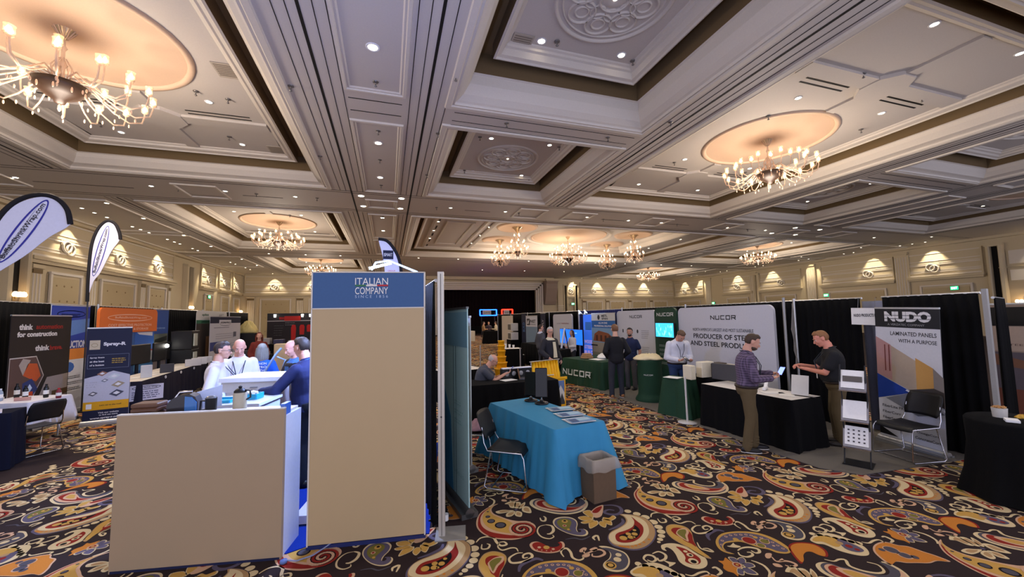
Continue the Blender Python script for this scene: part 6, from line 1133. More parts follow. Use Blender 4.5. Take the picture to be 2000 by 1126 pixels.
o2 = smoothloop([(-.05, 2.75), (-.06, 3.4), (-.04, 4.0), (.06, 4.39), (.2, 4.57), (.35, 4.51), (.45, 4.3), (.48, 4.15), (.33, 3.84), (.16, 3.33), (.04, 3.1)], 4)
flag('narrow white tear drop flag behind the large one', (-6.86, 12.0, 0), o2, [(-.05, 2.6), (-.07, 3.4), (-.05, 4.02), (.05, 4.41), (.2, 4.6), (.36, 4.54), (.46, 4.32), (.49, 4.15)], (.13, 3.85, .64, .085, 1.41, .018), 'BuffaloShrinkWrap.com', [(-.05, 3.0), (-.04, 1.5), (-.04, .02)], 1)
def t3(a):
    a.rect(-.02, 3.38, .2, 3.58, -.006, NAVY); a.text('ISMART', .09, 3.48, .18, WHITE, y=-.01, h=.07); a.text('STRUCTURES', .12, 3.3, .26, INK, y=-.008, h=.035, bold=.02); a.text('GROUP', .16, 3.12, .16, RED, y=-.008, h=.03)
flag('white feather flag with a navy square rising behind the tall beige panel', (-.1, 9.0, 0), smoothloop([(-.11, 3.82), (.05, 3.79), (.2, 3.63), (.31, 3.39), (.36, 3.09), (.36, 2.2), (.04, 2.2), (.02, 3.09), (-.04, 3.5)], 4), [(-.12, 3.83), (.05, 3.8), (.2, 3.64), (.32, 3.39), (.37, 3.05), (.37, 2.2)], None, t3, [(.37, 2.3), (.37, 1.2), (.37, .02)], 2)
# left tables
t = table('dark navy cloth table with a shrink wrap sign on its corner', (-5.3, 11.0), (-5.72, 15.4), .75, .755, M((16, 18, 40), .85), topmat=WT, skirt=.012, flare=.02, seed=21)
t = thing('table_sign', 'white card sign with a black oval on the end of the navy table', 'sign', (-5.22, 11.1, -.3), .6); t.scale = (1.22, 1, 1); a = MB(); a.rod((-.26, 0, .2), (-.26, 0, 1.06), .016, M((150, 156, 180))); a.build('post', t); a = MB(); a.span((-.25, -.004, .62), (.22, .004, .96), M((206, 206, 220))); a.build('card', t)
a = MB(); oval(a, -.02, .9, .2, .045, .012, INK, y=-.005); a.text('Buffalo Shrink Wrap', -.02, .9, .3, INK, y=-.006, h=.04, bold=.02); lines(a, -.22, .8, .4, 4, .045, M((80, 84, 110)), .018)
a.warp(lambda p: Vector((p.x, p.y-.004, p.z))); a.build('lettering', t)
for k, (y, w1, h1, c, lb) in enumerate(((9.35, .16, .26, (200, 204, 206), 'white and blue upright folder on the near end of the navy table'), (10.1, .22, .2, (60, 60, 64), 'dark photo frame on the navy table'), (11.3, .3, .18, (190, 190, 190), 'left white notice card on the navy table'), (11.62, .3, .18, (196, 196, 196), 'middle white notice card on the navy table'), (11.94, .3, .18, (188, 188, 188), 'right white notice card on the navy table'))):
    stuff('display_card', lb, 'card', (-5.5-.1*(y-9.3)/2.6, 11.6+(y-9.35)*1.3, .76), (w1*1.3, .02, h1*1.15), M(c), .6)
for k in range(5): stuff('paper_sheet', ('nearest', 'second', 'middle', 'fourth', 'farthest')[k]+' loose white leaflet lying on the navy table', 'paper', (-5.75+.1*(k % 2)-.03*k, 11.7+.55*k, .76), (.2, .28, .004), PAPER, k, 0)
for k in range(3):
    a = MB(); a.tube([(.03*math.cos(u*PI/6), 0, .03*math.sin(u*PI/6)) for u in range(12)], .008, WHITE, 5, True); simple('ring_clip', a, ('nearest', 'middle', 'farthest')[k]+' white ring clip on the front of the navy table cloth', 'clip', (-5.385-.095*k, 12.2+1.0*k, .69), PI/2)
for k in range(2):
    t = thing('monitor', ('left', 'right')[k]+' black monitor back behind the navy table', 'monitor', (-6.62, 13.6+1.1*k, 0), PI/2); a = MB(); a.box((0, 0, 1.2), (.95, .05, .55), BLACK, bev=.02); a.build('screen', t); a = MB(); a.rod((0, .06, 0), (0, .06, 1.2), .04, BLACK); a.box((0, .06, .02), (.5, .4, .04), BLACK); a.build('stand', t)
for k in range(3):
    stuff('storage_case', ('lowest', 'middle', 'top')[k]+' black case with a pale label in the stack on the left', 'case', (-6.4, 15.6, .6*k), (.55, .7, .59), BLACK, .1); stuff('case_label', 'pale label sheet on the '+('lowest', 'middle', 'top')[k]+' black case', 'label', (-6.08, 15.5, .6*k+.1), (.03, .3, .4), M((180, 184, 170)), .1, 0)
# round white table at far left with drinks
table('white cloth table with bottles at the left picture edge', (-7.05, 9.15), (-5.85, 8.95), .75, .735, M((204, 204, 214), .8), floor_len=False, skirt=.02, flare=.06, seed=22)
BOT = M((16, 20, 24), .2); 
def bottle(label, x, y, cap, body, h=.21):
    t = thing('bottle', label, 'bottle', (x, y, .737)); a = MB(); a.lathe([(.032, 0), (.036, .02), (.036, h*.6), (.03, h*.75), (.014, h*.88), (.014, h*.92)], body, 14); a.build('body', t)
    a = MB(); a.lathe([(.017, h*.9), (.017, h)], cap, 12); a.build('cap', t); a = MB(); a.lathe([(.0368, h*.25), (.0368, h*.55)], PAPER, 14); a.build('label', t)
bottle('clear water bottle nearest the left picture edge', -6.5, 9.35, WHITE, M((150, 165, 180), .15)); bottle('tall dark bottle at the left end of the white cloth table', -6.45, 9.6, BLACK, BOT, .26); bottle('dark bottle, middle of the white cloth table', -6.2, 9.4, BLACK, BOT, .24); bottle('dark bottle, right of the middle one on the white cloth table', -5.95, 9.45, BLACK, BOT, .24); bottle('red capped jar bottle on the white cloth table', -5.65, 9.25, RED, M((120, 40, 50), .3), .18)
a = MB(); a.box((0, 0, .03), (.2, .03, .06), M((196, 150, 136))); simple('name_card', a, 'small pink folded card between the dark bottles', 'card', (-6.1, 9.2, .737), .1)
chair('black stacking chair beside the white cloth table on the left', (-5.4, 8.35, .006), -2.1)
table('near navy cloth table cut by the left picture edge', (-7.0, 7.05), (-5.16, 7.6), .5, .8, M((12, 14, 30), .9), skirt=.015, flare=.01, seed=23)
stuff('magazine', 'pale magazine on the near navy table at the left picture edge', 'magazine', (-5.5, 7.7, .803), (.3, .4, .01), M((190, 186, 200)), .6, 0)
# far left: red and black stand, shelves, goods
def d_red(g, l, x0, x1, w_):
    g.rect(x0, .9, x1, 2.3, 0, M((34, 26, 28))); g.rect(x0, 2.06, x1, 2.1, -.0015, M((180, 170, 170))); g.rect(-.35, 2.08, .45, 2.34, -.003, M((190, 34, 24))); g.rect(-.6, 2.15, -.2, 2.3, -.002, M((150, 24, 20)))
    for i, (x, h) in enumerate(((.0, .85), (.42, .55), (.78, .4))): g.poly([(x, 1.85-h), (x+.22, 1.85-h), (x+.24, 1.85-h*.2), (x+.2, 1.85), (x+.04, 1.85), (x-.01, 1.85-h*.2)], -.01, -.0015, M((196, 30, 22)))
    lines(l, -.3, 1.95, .5, 2, .12, M((150, 150, 150)), .04); lines(l, -.85, 1.8, .5, 5, .13, M((110, 110, 110)), .03)
banner('black backdrop with red cylinders and red logo far left', (-6.35, 24.5), (-4.0, 24.6), 2.5, BLACK, d_red, base=False, name='fabric_backdrop', cat='backdrop', z0=.02, thick=.03)
for k, x in enumerate((-5.95, -4.6, -4.2)):
    t = thing('clip_lamp', ('left', 'middle', 'right')[k]+' small white spotlight on the red and black backdrop', 'lamp', (x, 24.35, 2.28)); a = MB(); a.lathe([(.05, 0), (.07, .16)], M((255, 250, 235), em=3), 10); a.build('lamp_head', t); a = MB(); a.rod((0, 0, .05), (0, .2, .12), .012, ALU); a.build('arm', t)
table('black table with printers before the red and black backdrop', (-5.9, 20.6), (-3.6, 20.7), .8, 1.0, BLACKC, seed=24)
for k, (x, w1, h1, c, lb) in enumerate(((-5.5, .5, .28, (150, 148, 146), 'grey printer, left on the far printer table'), (-4.9, .4, .2, (60, 60, 90), 'dark blue tilted screen on the far printer table'), (-4.3, .4, .14, (196, 190, 180), 'white tray on the far printer table'))): stuff('office_machine', lb, 'machine', (x, 20.9, 1.003), (w1, .4, h1), M(c))
stuff('partition_panel', 'plain cream counter in front of the far printer table', 'counter', (-3.45, 15.8, 0), (.75, .5, 1.25), M((206, 186, 150)), .1)
table('black table with goods between the cream counter and the red stand', (-5.7, 16.0), (-4.1, 16.1), .7, .85, BLACKC, seed=26)
for k in range(5): stuff('goods_box', ('leftmost', 'second', 'middle', 'fourth', 'rightmost')[k]+' small box on the black table left of the cream counter', 'box', (-5.5+.32*k, 16.2, .853), (.22, .2, .08+.05*(k % 3)), M(((196, 170, 110), (200, 196, 190), (60, 60, 66), (214, 190, 120), (120, 120, 126))[k]), k*.2)
cloth_pile('pile of pale yellow cloth far left beside the red and black backdrop', 'cloth_pile', (-6.7, 22.6, 1.5), (.4, .3), .5, M((214, 196, 130)), 4); stuff('display_plinth', 'dark plinth under the pale yellow cloth pile far left', 'plinth', (-6.7, 22.6, 0), (.8, .7, 1.5), BLACK)
# ---------------------------------------------------------------- the beige stand in front
BEIGE = M((162, 140, 110), .55, tex=(4, .02, 0)); BEIGE2 = M((180, 156, 116), .5, tex=(4, .02, 0)); HB = M((50, 86, 132), .5); EDGE = M((205, 200, 190), .4)
P0, P1 = Vector((-.685, 4.0)), Vector((.34, 3.85)); w_ = (P1-P0).length
t = thing('display_tower', 'tall beige panel with a blue header reading ITALIAN COMPANY', 'tower', ((P0.x+P1.x)/2, (P0.y+P1.y)/2, 0), ang(P0, P1))
a = MB(); a.span((-w_/2+.01, 0, .04), (w_/2-.01, .05, 2.14), BEIGE2); a.build('panel', t)
a = MB(); a.span((-w_/2+.01, -.001, 2.15), (w_/2-.01, .05, 2.48), HB); a.build('header', t)
a = MB()
for x in (-w_/2, w_/2-.012): a.span((x, -.004, .03), (x+.012, .055, 2.49), EDGE)
for z in (2.14, 2.482): a.span((-w_/2, -.004, z), (w_/2, .055, z+.01), EDGE)
a.span((-w_/2, -.002, .0), (w_/2, .055, .035), M((24, 34, 84))); a.build('frame', t)
a = MB(); a.text('ITALIAN', .02, 2.4, .30, M((226, 224, 218)), y=-.004, h=.066, bold=-.002); a.text('COMPANY', .02, 2.31, .30, M((226, 224, 218)), y=-.004, h=.066, bold=.0); a.text('S I N C E   1 8 5 6', .02, 2.255, .30, M((170, 190, 214)), y=-.004, h=.026)
for k, c in enumerate(((50, 108, 70), (214, 208, 202), (176, 40, 44))): a.rect(-.13+.1*k, 2.352, -.03+.1*k, 2.368, -.003, M(c))
a.build('lettering', t)
# counter
P0, P1 = Vector((-2.17, 4.185)), Vector((-.87, 3.935)); w_ = (P1-P0).length; rz = ang(P0, P1)
t = thing('display_counter', 'large beige fronted counter at the left of the tall panel', 'counter', ((P0.x+P1.x)/2, (P0.y+P1.y)/2, 0), rz)
WB = M((216, 222, 236), .4)
a = MB(); a.span((-w_/2, 0, .0), (w_/2, .04, 1.265), BEIGE); a.build('front_panel', t)
a = MB(); a.span((-w_/2+.01, -.002, 0), (w_/2-.01, .0, .02), M((20, 26, 60))); a.build('plinth_strip', t)
a = MB(); a.span((-w_/2, -.002, 1.265), (w_/2, .042, 1.275), EDGE); a.build('edge_trim', t)
for xx in (w_/2-.03, -w_/2): a = MB(); a.span((xx, .04, .0), (xx+.03, .36, 1.2), WB); a.build('side_panel', t)
a = MB(); a.span((-w_/2+.03, .04, 1.2), (w_/2-.03, .36, 1.222), M((214, 210, 200), .35)); a.build('worktop', t)
a = MB(); a.span((w_/2-.05, .042, 1.2), (w_/2-.012, .16, 1.3), M((70, 110, 190), .4)); a.rod((w_/2-.05, .06, 1.21), (w_/2-.055, .06, 1.21), .008, CHROME); a.build('switch_box', t)
CT = Matrix.Translation(t.location) @ Matrix.Rotation(rz, 4, 'Z')
def onc(x, y, z=1.224): return tuple(CT @ Vector((x, y, z)))
for k in range(3): stuff('wooden_case', ('lowest', 'middle', 'top')[k]+' brown box in the stack at the left end of the counter', 'box', onc(-.53, .16, 1.224+.04*k), (.2, .16, .039), M((92, 62, 44), .4), rz+.1)
t = thing('leaning_board', 'white and violet printed board leaning at an angle on the counter', 'board', onc(-.36, .3), rz+.7); a = MB(); a.poly([(-.14, 0), (.3, 0), (.3, .2), (-.14, .1)], -.004, .004, M((200, 210, 236))); a.build('board', t); a = MB(); a.rect(-.12, .01, -.03, .09, -.005, M((110, 40, 80))); a.rect(.0, .0, .08, .04, -.005, M((120, 50, 70))); a.build('printed_picture', t)
t = thing('coffee_machine', 'glossy dark rounded coffee machine on the counter', 'coffee machine', onc(-.26, .2), rz+.3)
a = MB(); pr = [(-.12, 0), (-.12, .1), (-.09, .14), (-.04, .17), (.04, .175), (.08, .15), (.1, .1), (.1, 0)]; a.poly([(x, z) for x, z in pr], -.07, .07, M((42, 38, 40), .15)); a.build('body', t)
a = MB(); a.poly([(.01, .02), (.01, .16), (.06, .15), (.095, .1), (.095, .02)], -.085, -.07, M((60, 110, 170), .15)); a.build('side_window', t); a = MB(); a.tube([(-.08, 0, .14), (-.05, 0, .19), (.04, 0, .19)], .012, CHROME); a.build('handle', t)
t = thing('travel_mug', 'black travel mug with a side handle on the counter', 'mug', onc(-.03, .16), rz); a = MB(); a.lathe([(.042, 0), (.045, .13), (.047, .135)], M((16, 16, 18), .35), 20); a.build('body', t); a = MB(); a.tube([(-.045, 0, .11), (-.085, 0, .11), (-.09, 0, .03), (-.045, 0, .03)], .009, M((16, 16, 18), .35)); a.build('handle', t); a = MB(); a.lathe([(.044, .135), (.03, .15), (.012, .152)], M((90, 90, 92), .2), 18); a.build('lid', t)
t = thing('thermos_jug', 'cream thermos jug with a black lid on the counter', 'jug', onc(.19, .2), rz); a = MB(); a.lathe([(.052, 0), (.055, .01), (.055, .15), (.048, .17)], M((176, 168, 148), .4), 22); a.build('body', t); a = MB(); a.lathe([(.05, .168), (.05, .18), (.03, .2), (.02, .205)], BLACK, 18); a.ell((0, 0, .215), (.016, .016, .012), BLACK); a.tube([(.045, 0, .185), (.085, 0, .18), (.09, 0, .12), (.055, 0, .1)], .008, BLACK); a.build('lid', t)
# white low cabinet with trays behind the counter
t = thing('cabinet', 'white cabinet with a drawer behind the counter, men leaning over it', 'cabinet', (-1.58, 6.05, 0), rz); a = MB(); a.span((-.38, -.28, 0), (.32, .28, 1.28), M((206, 206, 208), .4)); a.build('body', t)
a = MB(); a.span((-.4, -.3, 1.28), (.34, .3, 1.33), M((226, 228, 236), .35)); a.build('top', t); a = MB(); a.span((-.37, -.292, 1.15), (.31, -.28, 1.265), M((190, 186, 184), .4)); a.span((-.03, -.302, 1.205), (.06, -.292, 1.217), GREY); a.build('drawer', t)
t = thing('cabinet', 'lower white cabinet carrying teal trays behind the counter', 'cabinet', (-1.6, 5.2, 0), rz); a = MB(); a.span((-.42, -.25, 0), (.32, .25, 1.13), M((210, 216, 232), .35)); a.build('body', t); a = MB(); a.span((-.44, -.27, 1.13), (.34, .27, 1.16), M((222, 228, 244), .3)); a.build('top', t)
def tray(label, x, y, z, w1, d1, h1, c, r):
    t = thing('tray', label, 'tray', (x, y, z), r); a = MB(); a.span((-w1/2, -d1/2, 0), (w1/2, d1/2, .01), c)
    for s in (-1, 1): a.span((s*w1/2-.006, -d1/2, 0), (s*w1/2+.006, d1/2, h1), c); a.span((-w1/2, s*d1/2-.006, 0), (w1/2, s*d1/2+.006, h1), c)
    a.build('tray', t)
TQ = M((40, 160, 200), .4)
tray('flat teal tray on the lower white cabinet', -1.74, 5.15, 1.162, .24, .2, .03, TQ, rz); tray('teal tray heaped with white sachets on the lower white cabinet', -1.5, 5.22, 1.162, .2, .16, .06, TQ, rz)
a = MB()
for k in range(26): u = k*2.4; a.box((.075*math.sqrt(k/26)*math.cos(u), .055*math.sqrt(k/26)*math.sin(u), .055+.008*(k % 3)), (.04, .03, .01), PAPER, rz=k, rx=.3*math.sin(k))
o = simple('sachets', a, 'heap of white sachets in the teal tray', 'sachets', (-1.5, 5.22, 1.166), rz); o['kind'] = 'stuff'
stuff('glass_cup', 'dark blue cup between the white shirt man and the cabinet', 'cup', (-1.98, 5.95, 1.16), (.08, .08, .12), NAVY, 0, .02); stuff('side_shelf', 'narrow white shelf holding the dark blue cup', 'shelf', (-2.0, 5.95, 0), (.14, .3, 1.16), WB, rz)
t = thing('step_platform', 'low white platform edge on the blue carpet behind the tall panel', 'platform', (-.72, 4.62, 0), rz); a = MB(); a.span((-.14, -.16, .02), (.5, .3, .1), M((220, 226, 240))); a.build('platform', t)
BLC = M((14, 42, 128), .95, tex=(150, .25, .3))
a = MB(); a.prism([(-2.12, 4.24), (-.84, 4.0), (-.68, 4.06), (.38, 3.9), (.8, 6.6), (-2.0, 7.3)], .004, .011, BLC); simple('booth_carpet', a, 'bright blue carpet inside the beige stand', 'carpet', (0, 0, 0))
# side wall of the stand: white post and black drape
t = thing('booth_post', 'tall aluminium post just right of the tall beige panel', 'post', (.49, 3.83, 0), rz)
a = MB(); a.span((-.03, -.03, 0), (.03, .03, 2.49), M((190, 184, 172), .35, .3)); a.span((-.004, -.034, .02), (.004, -.028, 2.47), M((120, 116, 108))); a.rod((0, -.034, 1.1), (0, -.036, 1.1), .008, BLACK); a.build('post', t)
a = MB(); a.box((.08, .02, .007), (.28, .24, .012), M((136, 132, 124))); a.build('base_plate', t)
drape('black pipe and drape side wall behind the aluminium post', (.36, 6.7), (.44, 3.98), 2.44, posts=(), seed=50)
a = MB()
for k in range(4): a.tube([(-.1+.02*k, .1*k, .012), (.02, .08+.06*k, .05+.03*k), (.1, .02+.07*k, .02), (.02-.03*k, -.06, .02)], .012, BLACK, 6)
a.lathe([(.03, 0), (.03, .06)], PAPER, 12, (.06, -.03, .01)); simple('cable_coil', a, 'tangle of black cable at the foot of the aluminium post', 'cable', (.5, 4.12, 0))
a = MB(); a.tube([(0, 0, .03), (.1, -.02, .015), (.22, .02, .015), (.3, .1, .02), (.4, .14, .06)], .006, M((130, 140, 170)), 6); a.lathe([(.0, 0), (.03, .01), (.028, .03), (.0, .035)], M((90, 110, 160)), 12); simple('cable', a, 'thin pale cable running from the counter over the carpet edge', 'cable', (-.83, 3.86, .0))
# led arm light
t = thing('arm_light', 'white LED arm light over the top of the tall beige panel', 'lamp', (0, 0, 0)); LB = M((196, 222, 255), em=16)
a = MB(); a.box((-.1, 5.18, 2.72), (.28, .07, .03), LB, rz=.5, ry=-.3); a.build('lamp_head', t)
a = MB(); a.tube([(-.2, 5.12, 2.66), (-.16, 5.2, 2.76), (0, 5.2, 2.79), (.12, 4.9, 2.7), (.27, 3.95, 2.5)], .012, M((170, 200, 235), em=1.2), 6); a.build('arm', t)
# ---------------------------------------------------------------- people
def blob(mb, voxel, it, mats):
    """fuse closed shells into one continuous skin"""
    me = mb.mesh('b'); o = bpy.data.objects.new('b', me); col.objects.link(o)
    r = o.modifiers.new('r', 'REMESH'); r.mode = 'VOXEL'; r.voxel_size = voxel; r.use_smooth_shade = True
    s = o.modifiers.new('s', 'SMOOTH'); s.iterations = it; s.factor = .5
    dg = bpy.context.evaluated_depsgraph_get(); ev = o.evaluated_get(dg); nm = bpy.data.meshes.new_from_object(ev)
    bpy.data.objects.remove(o); nm.materials.clear()
    for m_ in mats: nm.materials.append(m_)
    nm.polygons.foreach_set('material_index', [0]*len(nm.polygons)); nm.polygons.foreach_set('use_smooth', [True]*len(nm.polygons))
    return nm
def caps(mb, p0, p1, r0, r1, mat, n=14):
    p0, p1 = Vector(p0), Vector(p1); d = p1-p0; L_ = d.length
    if L_ < 1e-5: return mb.ell(p0, (r0,)*3, mat)
    q = d.to_track_quat('Z', 'Y').to_matrix(); P = []; rs = []
    for k in range(1, 5): a = PI/2*k/4; rs.append((r0*math.sin(a), -r0*math.cos(a)))
    for k in range(0, 4): a = PI/2*k/4; rs.append((r1*math.cos(a), L_+r1*math.sin(a)))
    for r, z in rs:
        for i in range(n): a = 2*PI*i/n; P.append(p0+q @ Vector((r*math.cos(a), r*math.sin(a), z)))
    P += [p0+q @ Vector((0, 0, -r0)), p0+q @ Vector((0, 0, L_+r1))]; m_ = len(rs); F = []
    for j in range(m_-1):
        for i in range(n): F.append((j*n+i, j*n+(i+1) % n, (j+1)*n+(i+1) % n, (j+1)*n+i))
    for i in range(n): F.append((m_*n, (i+1) % n, i)); F.append((m_*n+1, (m_-1)*n+i, (m_-1)*n+(i+1) % n))
    return mb.add(P, F, mat, True)
def loft(mb, secs, mat, n=24):
    """secs: (centre, x axis, y axis, rx, ry)"""
    P = []
    for c, ax, ay, rx_, ry_ in secs:
        for i in range(n):
            a = 2*PI*i/n; ca, sa = math.cos(a), math.sin(a); e = 2.4
            u = math.copysign(abs(ca)**(2/e), ca); v = math.copysign(abs(sa)**(2/e), sa); P.append(c+ax*(rx_*u)+ay*(ry_*v))
    m_ = len(secs); F = [(j*n+i, j*n+(i+1) % n, (j+1)*n+(i+1) % n, (j+1)*n+i) for j in range(m_-1) for i in range(n)]
    F += [tuple(reversed(range(n))), tuple(range((m_-1)*n, m_*n))]
    return mb.add(P, F, mat, True)
def ik(a, b, l1, l2, hint):
    d = b-a; L_ = min(d.length, (l1+l2)*.995); u = d.normalized(); x = (l1*l1-l2*l2+L_*L_)/(2*L_); h = math.sqrt(max(l1*l1-x*x, 0))
    p = hint-u*hint.dot(u); p = p.normalized() if p.length > 1e-6 else u.orthogonal().normalized()
    return a+u*x+p*h, a+u*L_
def hand(mb, w_, d, nrm, side, curl, mat, s=1.):
    d = d.normalized(); nrm = (nrm-d*nrm.dot(d)).normalized(); lat = d.cross(nrm)*side
    rot = Matrix((lat, d, nrm)).transposed()
    mb.ell(w_+d*.045*s, (.040*s, .052*s, .016*s), mat, rot=rot); caps(mb, w_-d*.02*s, w_+d*.03*s, .026*s, .024*s, mat)
    for k, (o_, l_) in enumerate(((-.028, .062), (-.009, .072), (.010, .068), (.028, .052))):
        b = w_+d*(.082-.004*abs(k-1.4))*s+lat*o_*s; a1 = curl*.7; a2 = curl*1.6
        d1 = d*math.cos(a1)+nrm*math.sin(a1); d2 = d*math.cos(a2)+nrm*math.sin(a2)
        m_ = b+d1*l_*.52*s; caps(mb, b, m_, .0095*s, .0088*s, mat, 10); caps(mb, m_, m_+d2*l_*.48*s, .0086*s, .0072*s, mat, 10)
    b = w_+d*.022*s-lat*.03*s; dt = (d*.62-lat*.55+nrm*.4).normalized(); m_ = b+dt*.035*s
    caps(mb, b, m_, .0125*s, .0105*s, mat, 10); caps(mb, m_, m_+(d*.85+nrm*.35-lat*.1).normalized()*.03*s, .0102*s, .008*s, mat, 10)
def person(label, loc, facing, h=1.75, lean=0., upper=0., feet=((-.1, 0), (.1, .02)), wrists=None, elbow=None, hands=None, curl=.6, head=(0, 0, 0), skin=(196, 148, 124), hair=(60, 44, 34), style='short',
           shirt=None, sleeve='long', untuck=False, trousers=(40, 40, 44), shoes=(24, 22, 22), belly=0., wide=1., sit=None, fine=.008, extras=(), jacket=None, sole=None):
    s = h/1.75; rz = math.atan2(-facing[0], facing[1]); t = thing('person', label, 'person', (loc[0], loc[1], loc[2] if len(loc) > 2 else 0), rz)
    X = Vector((1, 0, 0)); SK = M(skin, .5, tex=(60, .05, .05)); V = Vector
    HC = V((0, 0, .93)) if sit is None else V((0, 0, sit/s+.09))
    def sp_(d):
        a = lean+upper*max(0, min(1, (d-.1)/.4)); base = HC+V((0, math.sin(lean), math.cos(lean)))*min(d, .25)
        return base+V((0, math.sin(a), math.cos(a)))*max(0, d-.25), V((0, math.cos(a), -math.sin(a)))
    S = [(-.11, .13, .10), (-.05, .168, .122), (.03, .17, .122), (.12, .158, .112), (.22, .166, .118), (.32, .182, .124), (.39, .184, .120), (.43, .168, .112), (.465, .132, .095), (.495, .092, .078), (.52, .068, .068), (.6, .056, .06)]
    nb, ny = sp_(.53)
    hp = sp_(.7)[0]
    # head orientation: yaw, pitch (down positive), roll
    hr = Euler((-head[1]-(lean+upper)*.35, head[2], head[0]), 'XYZ').to_matrix()
    piv = nb+(hp-nb)*.25
    hc = piv+hr @ V((0, .03, .108))
    shd = []; 
    for k, sx in ((0, -1), (1, 1)): c, ay = sp_(.425); shd.append(c+V((sx*.168*wide, 0, 0)))
    W = wrists or [(-.24, .06, .84), (.24, .06, .84)]
    arms = []
    for k, sx in ((0, -1), (1, 1)):
        w_ = V(W[k]); hint = V(elbow[k]) if elbow else V((sx*.5, -.6, -.5)); e, w2 = ik(shd[k], w_, .29, .26, hint); arms.append((shd[k], e, w2))
    hips = [HC+V((-.092, 0, -.02)), HC+V((.092, 0, -.02))]; legs = []
    for k, sx in ((0, -1), (1, 1)):
        a = V((feet[k][0], feet[k][1], .085)); kn, a2 = ik(hips[k], a, .414, .414, V((sx*.1, 1, .0 if sit is None else 1))); legs.append((hips[k], kn, a2))
    # --- body, one continuous skin
    b = MB()
    loft(b, [(sp_(d)[0]+sp_(d)[1]*(belly*max(0, 1-abs(d-.12)/.2)), X, sp_(d)[1], r1*wide*.93, r2*.93+belly*.6*max(0, 1-abs(d-.12)/.2)) for d, r1, r2 in S], SK)
    caps(b, nb-(hp-nb)*.3, hc+hr @ V((0, -.03, -.06)), .058, .055, SK)
    H = lambda x, y, z: hc+hr @ V((x, y, z))
    for c, r in (((0, -.012, .035), (.074, .094, .086)), ((0, .02, -.012), (.064, .074, .085)), ((0, .03, -.065), (.05, .052, .042)), ((0, .06, -.088), (.024, .022, .02)), ((-.077, -.012, -.005), (.010, .02, .03)), ((.077, -.012, -.005), (.010, .02, .03)), ((-.03, .066, -.02), (.024, .018, .02)), ((.03, .066, -.02), (.024, .018, .02))):
        b.ell(H(*c), r, SK, 18, 12, hr)
    caps(b, H(0, .082, .018), H(0, .106, -.022), .009, .0135, SK, 10); caps(b, H(-.034, .076, .03), H(.034, .076, .03), .012, .012, SK, 10); caps(b, H(-.016, .088, -.05), H(.016, .088, -.05), .0075, .0075, SK, 8); caps(b, H(-.013, .086, -.06), H(.013, .086, -.06), .008, .008, SK, 8)
    for k, (a_, e, w_) in enumerate(arms):
        caps(b, a_, e, .050, .042, SK); caps(b, e, w_, .042, .027, SK)
        hd = V(hands[k][0]) if hands else (w_-e); hn = V(hands[k][1]) if hands else V((0, .3, 1 if hands else 0)) if False else (V(hands[k][1]) if hands else V((-(1 if k else -1), .0, 0)))
        hand(b, w_+hd.normalized()*.01, hd, hn, -1 if k == 0 else 1, curl, SK)
    for hp_, kn, an in legs:
        caps(b, hp_, kn, .082, .054, SK); caps(b, kn, an, .052, .035, SK); caps(b, an+V((0, -.02, -.04)), an+V((0, .11, -.055)), .032, .026, SK)
    b.v = [tuple(V(p)*s) for p in b.v]
    link('body', blob(b, fine, 3, [SK]), t)
    # --- shirt or jacket
    def garment(name, mat, ds, fat, slv, d0, fi=fine*1.25, it=4, open_=False):
        g = MB(); lo = [q for q in ds if q[0] >= d0]
        loft(g, [(sp_(d)[0]+sp_(d)[1]*(belly*max(0, 1-abs(d-.12)/.22)), X, sp_(d)[1], r1*wide+fat, r2+fat+belly*.6*max(0, 1-abs(d-.12)/.22)) for d, r1, r2 in lo], mat)
        for a_, e, w_ in arms:
            if slv == 'long': caps(g, a_, e, .058+fat, .052+fat, mat); caps(g, e, e+(w_-e)*.9, .052+fat, .036+fat, mat); caps(g, e+(w_-e)*.84, e+(w_-e)*.93, .041+fat, .040+fat, mat)
            elif slv == 'short': caps(g, a_, a_+(e-a_)*.62, .058+fat, .064+fat, mat)
        # folds
        r = random.Random(len(label)); 
        for k, (a_, e, w_) in enumerate(arms):
            if slv == 'long':
                for q in range(3): p = e+(w_-e)*(.06+.1*q)*(1 if q else -1); g.ell(p+V((r.uniform(-.01, .01), .01, -.02)), (.05+fat, .03, .018), mat, 10, 6)
        for q in range(5): d = .0+.05*q; c, ay = sp_(d); g.ell(c+X*r.uniform(-.1, .1)*wide+ay*(.09+belly), (.075, .03, .012), mat, 10, 6)
        g.v = [tuple(V(p)*s) for p in g.v]
        return link(name, blob(g, fi, it, [mat]), t)
    ST_ = [q for q in S if q[0] <= .52]
    shm = shirt if not isinstance(shirt, tuple) else M(shirt, .85, tex=(11, .07, .7))
    garment('shirt', shm, ST_, .012, None if jacket else sleeve, -.12 if untuck else -.03)
    if jacket:
        jm = M(jacket, .75, tex=(11, .08, .5)); garment('jacket', jm, [q for q in S if q[0] <= .47], .026, 'long', -.12)
        g = MB(); c0, a0 = sp_(.42); c1, a1 = sp_(.02)    # open front showing the shirt
        g.add([tuple((c0+X*x+a0*.158)*s) for x in (-.05, .05)]+[tuple((c0+(c1-c0)*.5+X*x+a1*(.158+belly))*s) for x in (-.055, .055)]+[tuple((c1+X*x+a1*(.16+belly*1.3))*s) for x in (-.07, .07)], [(0, 2, 3, 1), (2, 4, 5, 3)], shm)
        g.build('shirt_front', t)
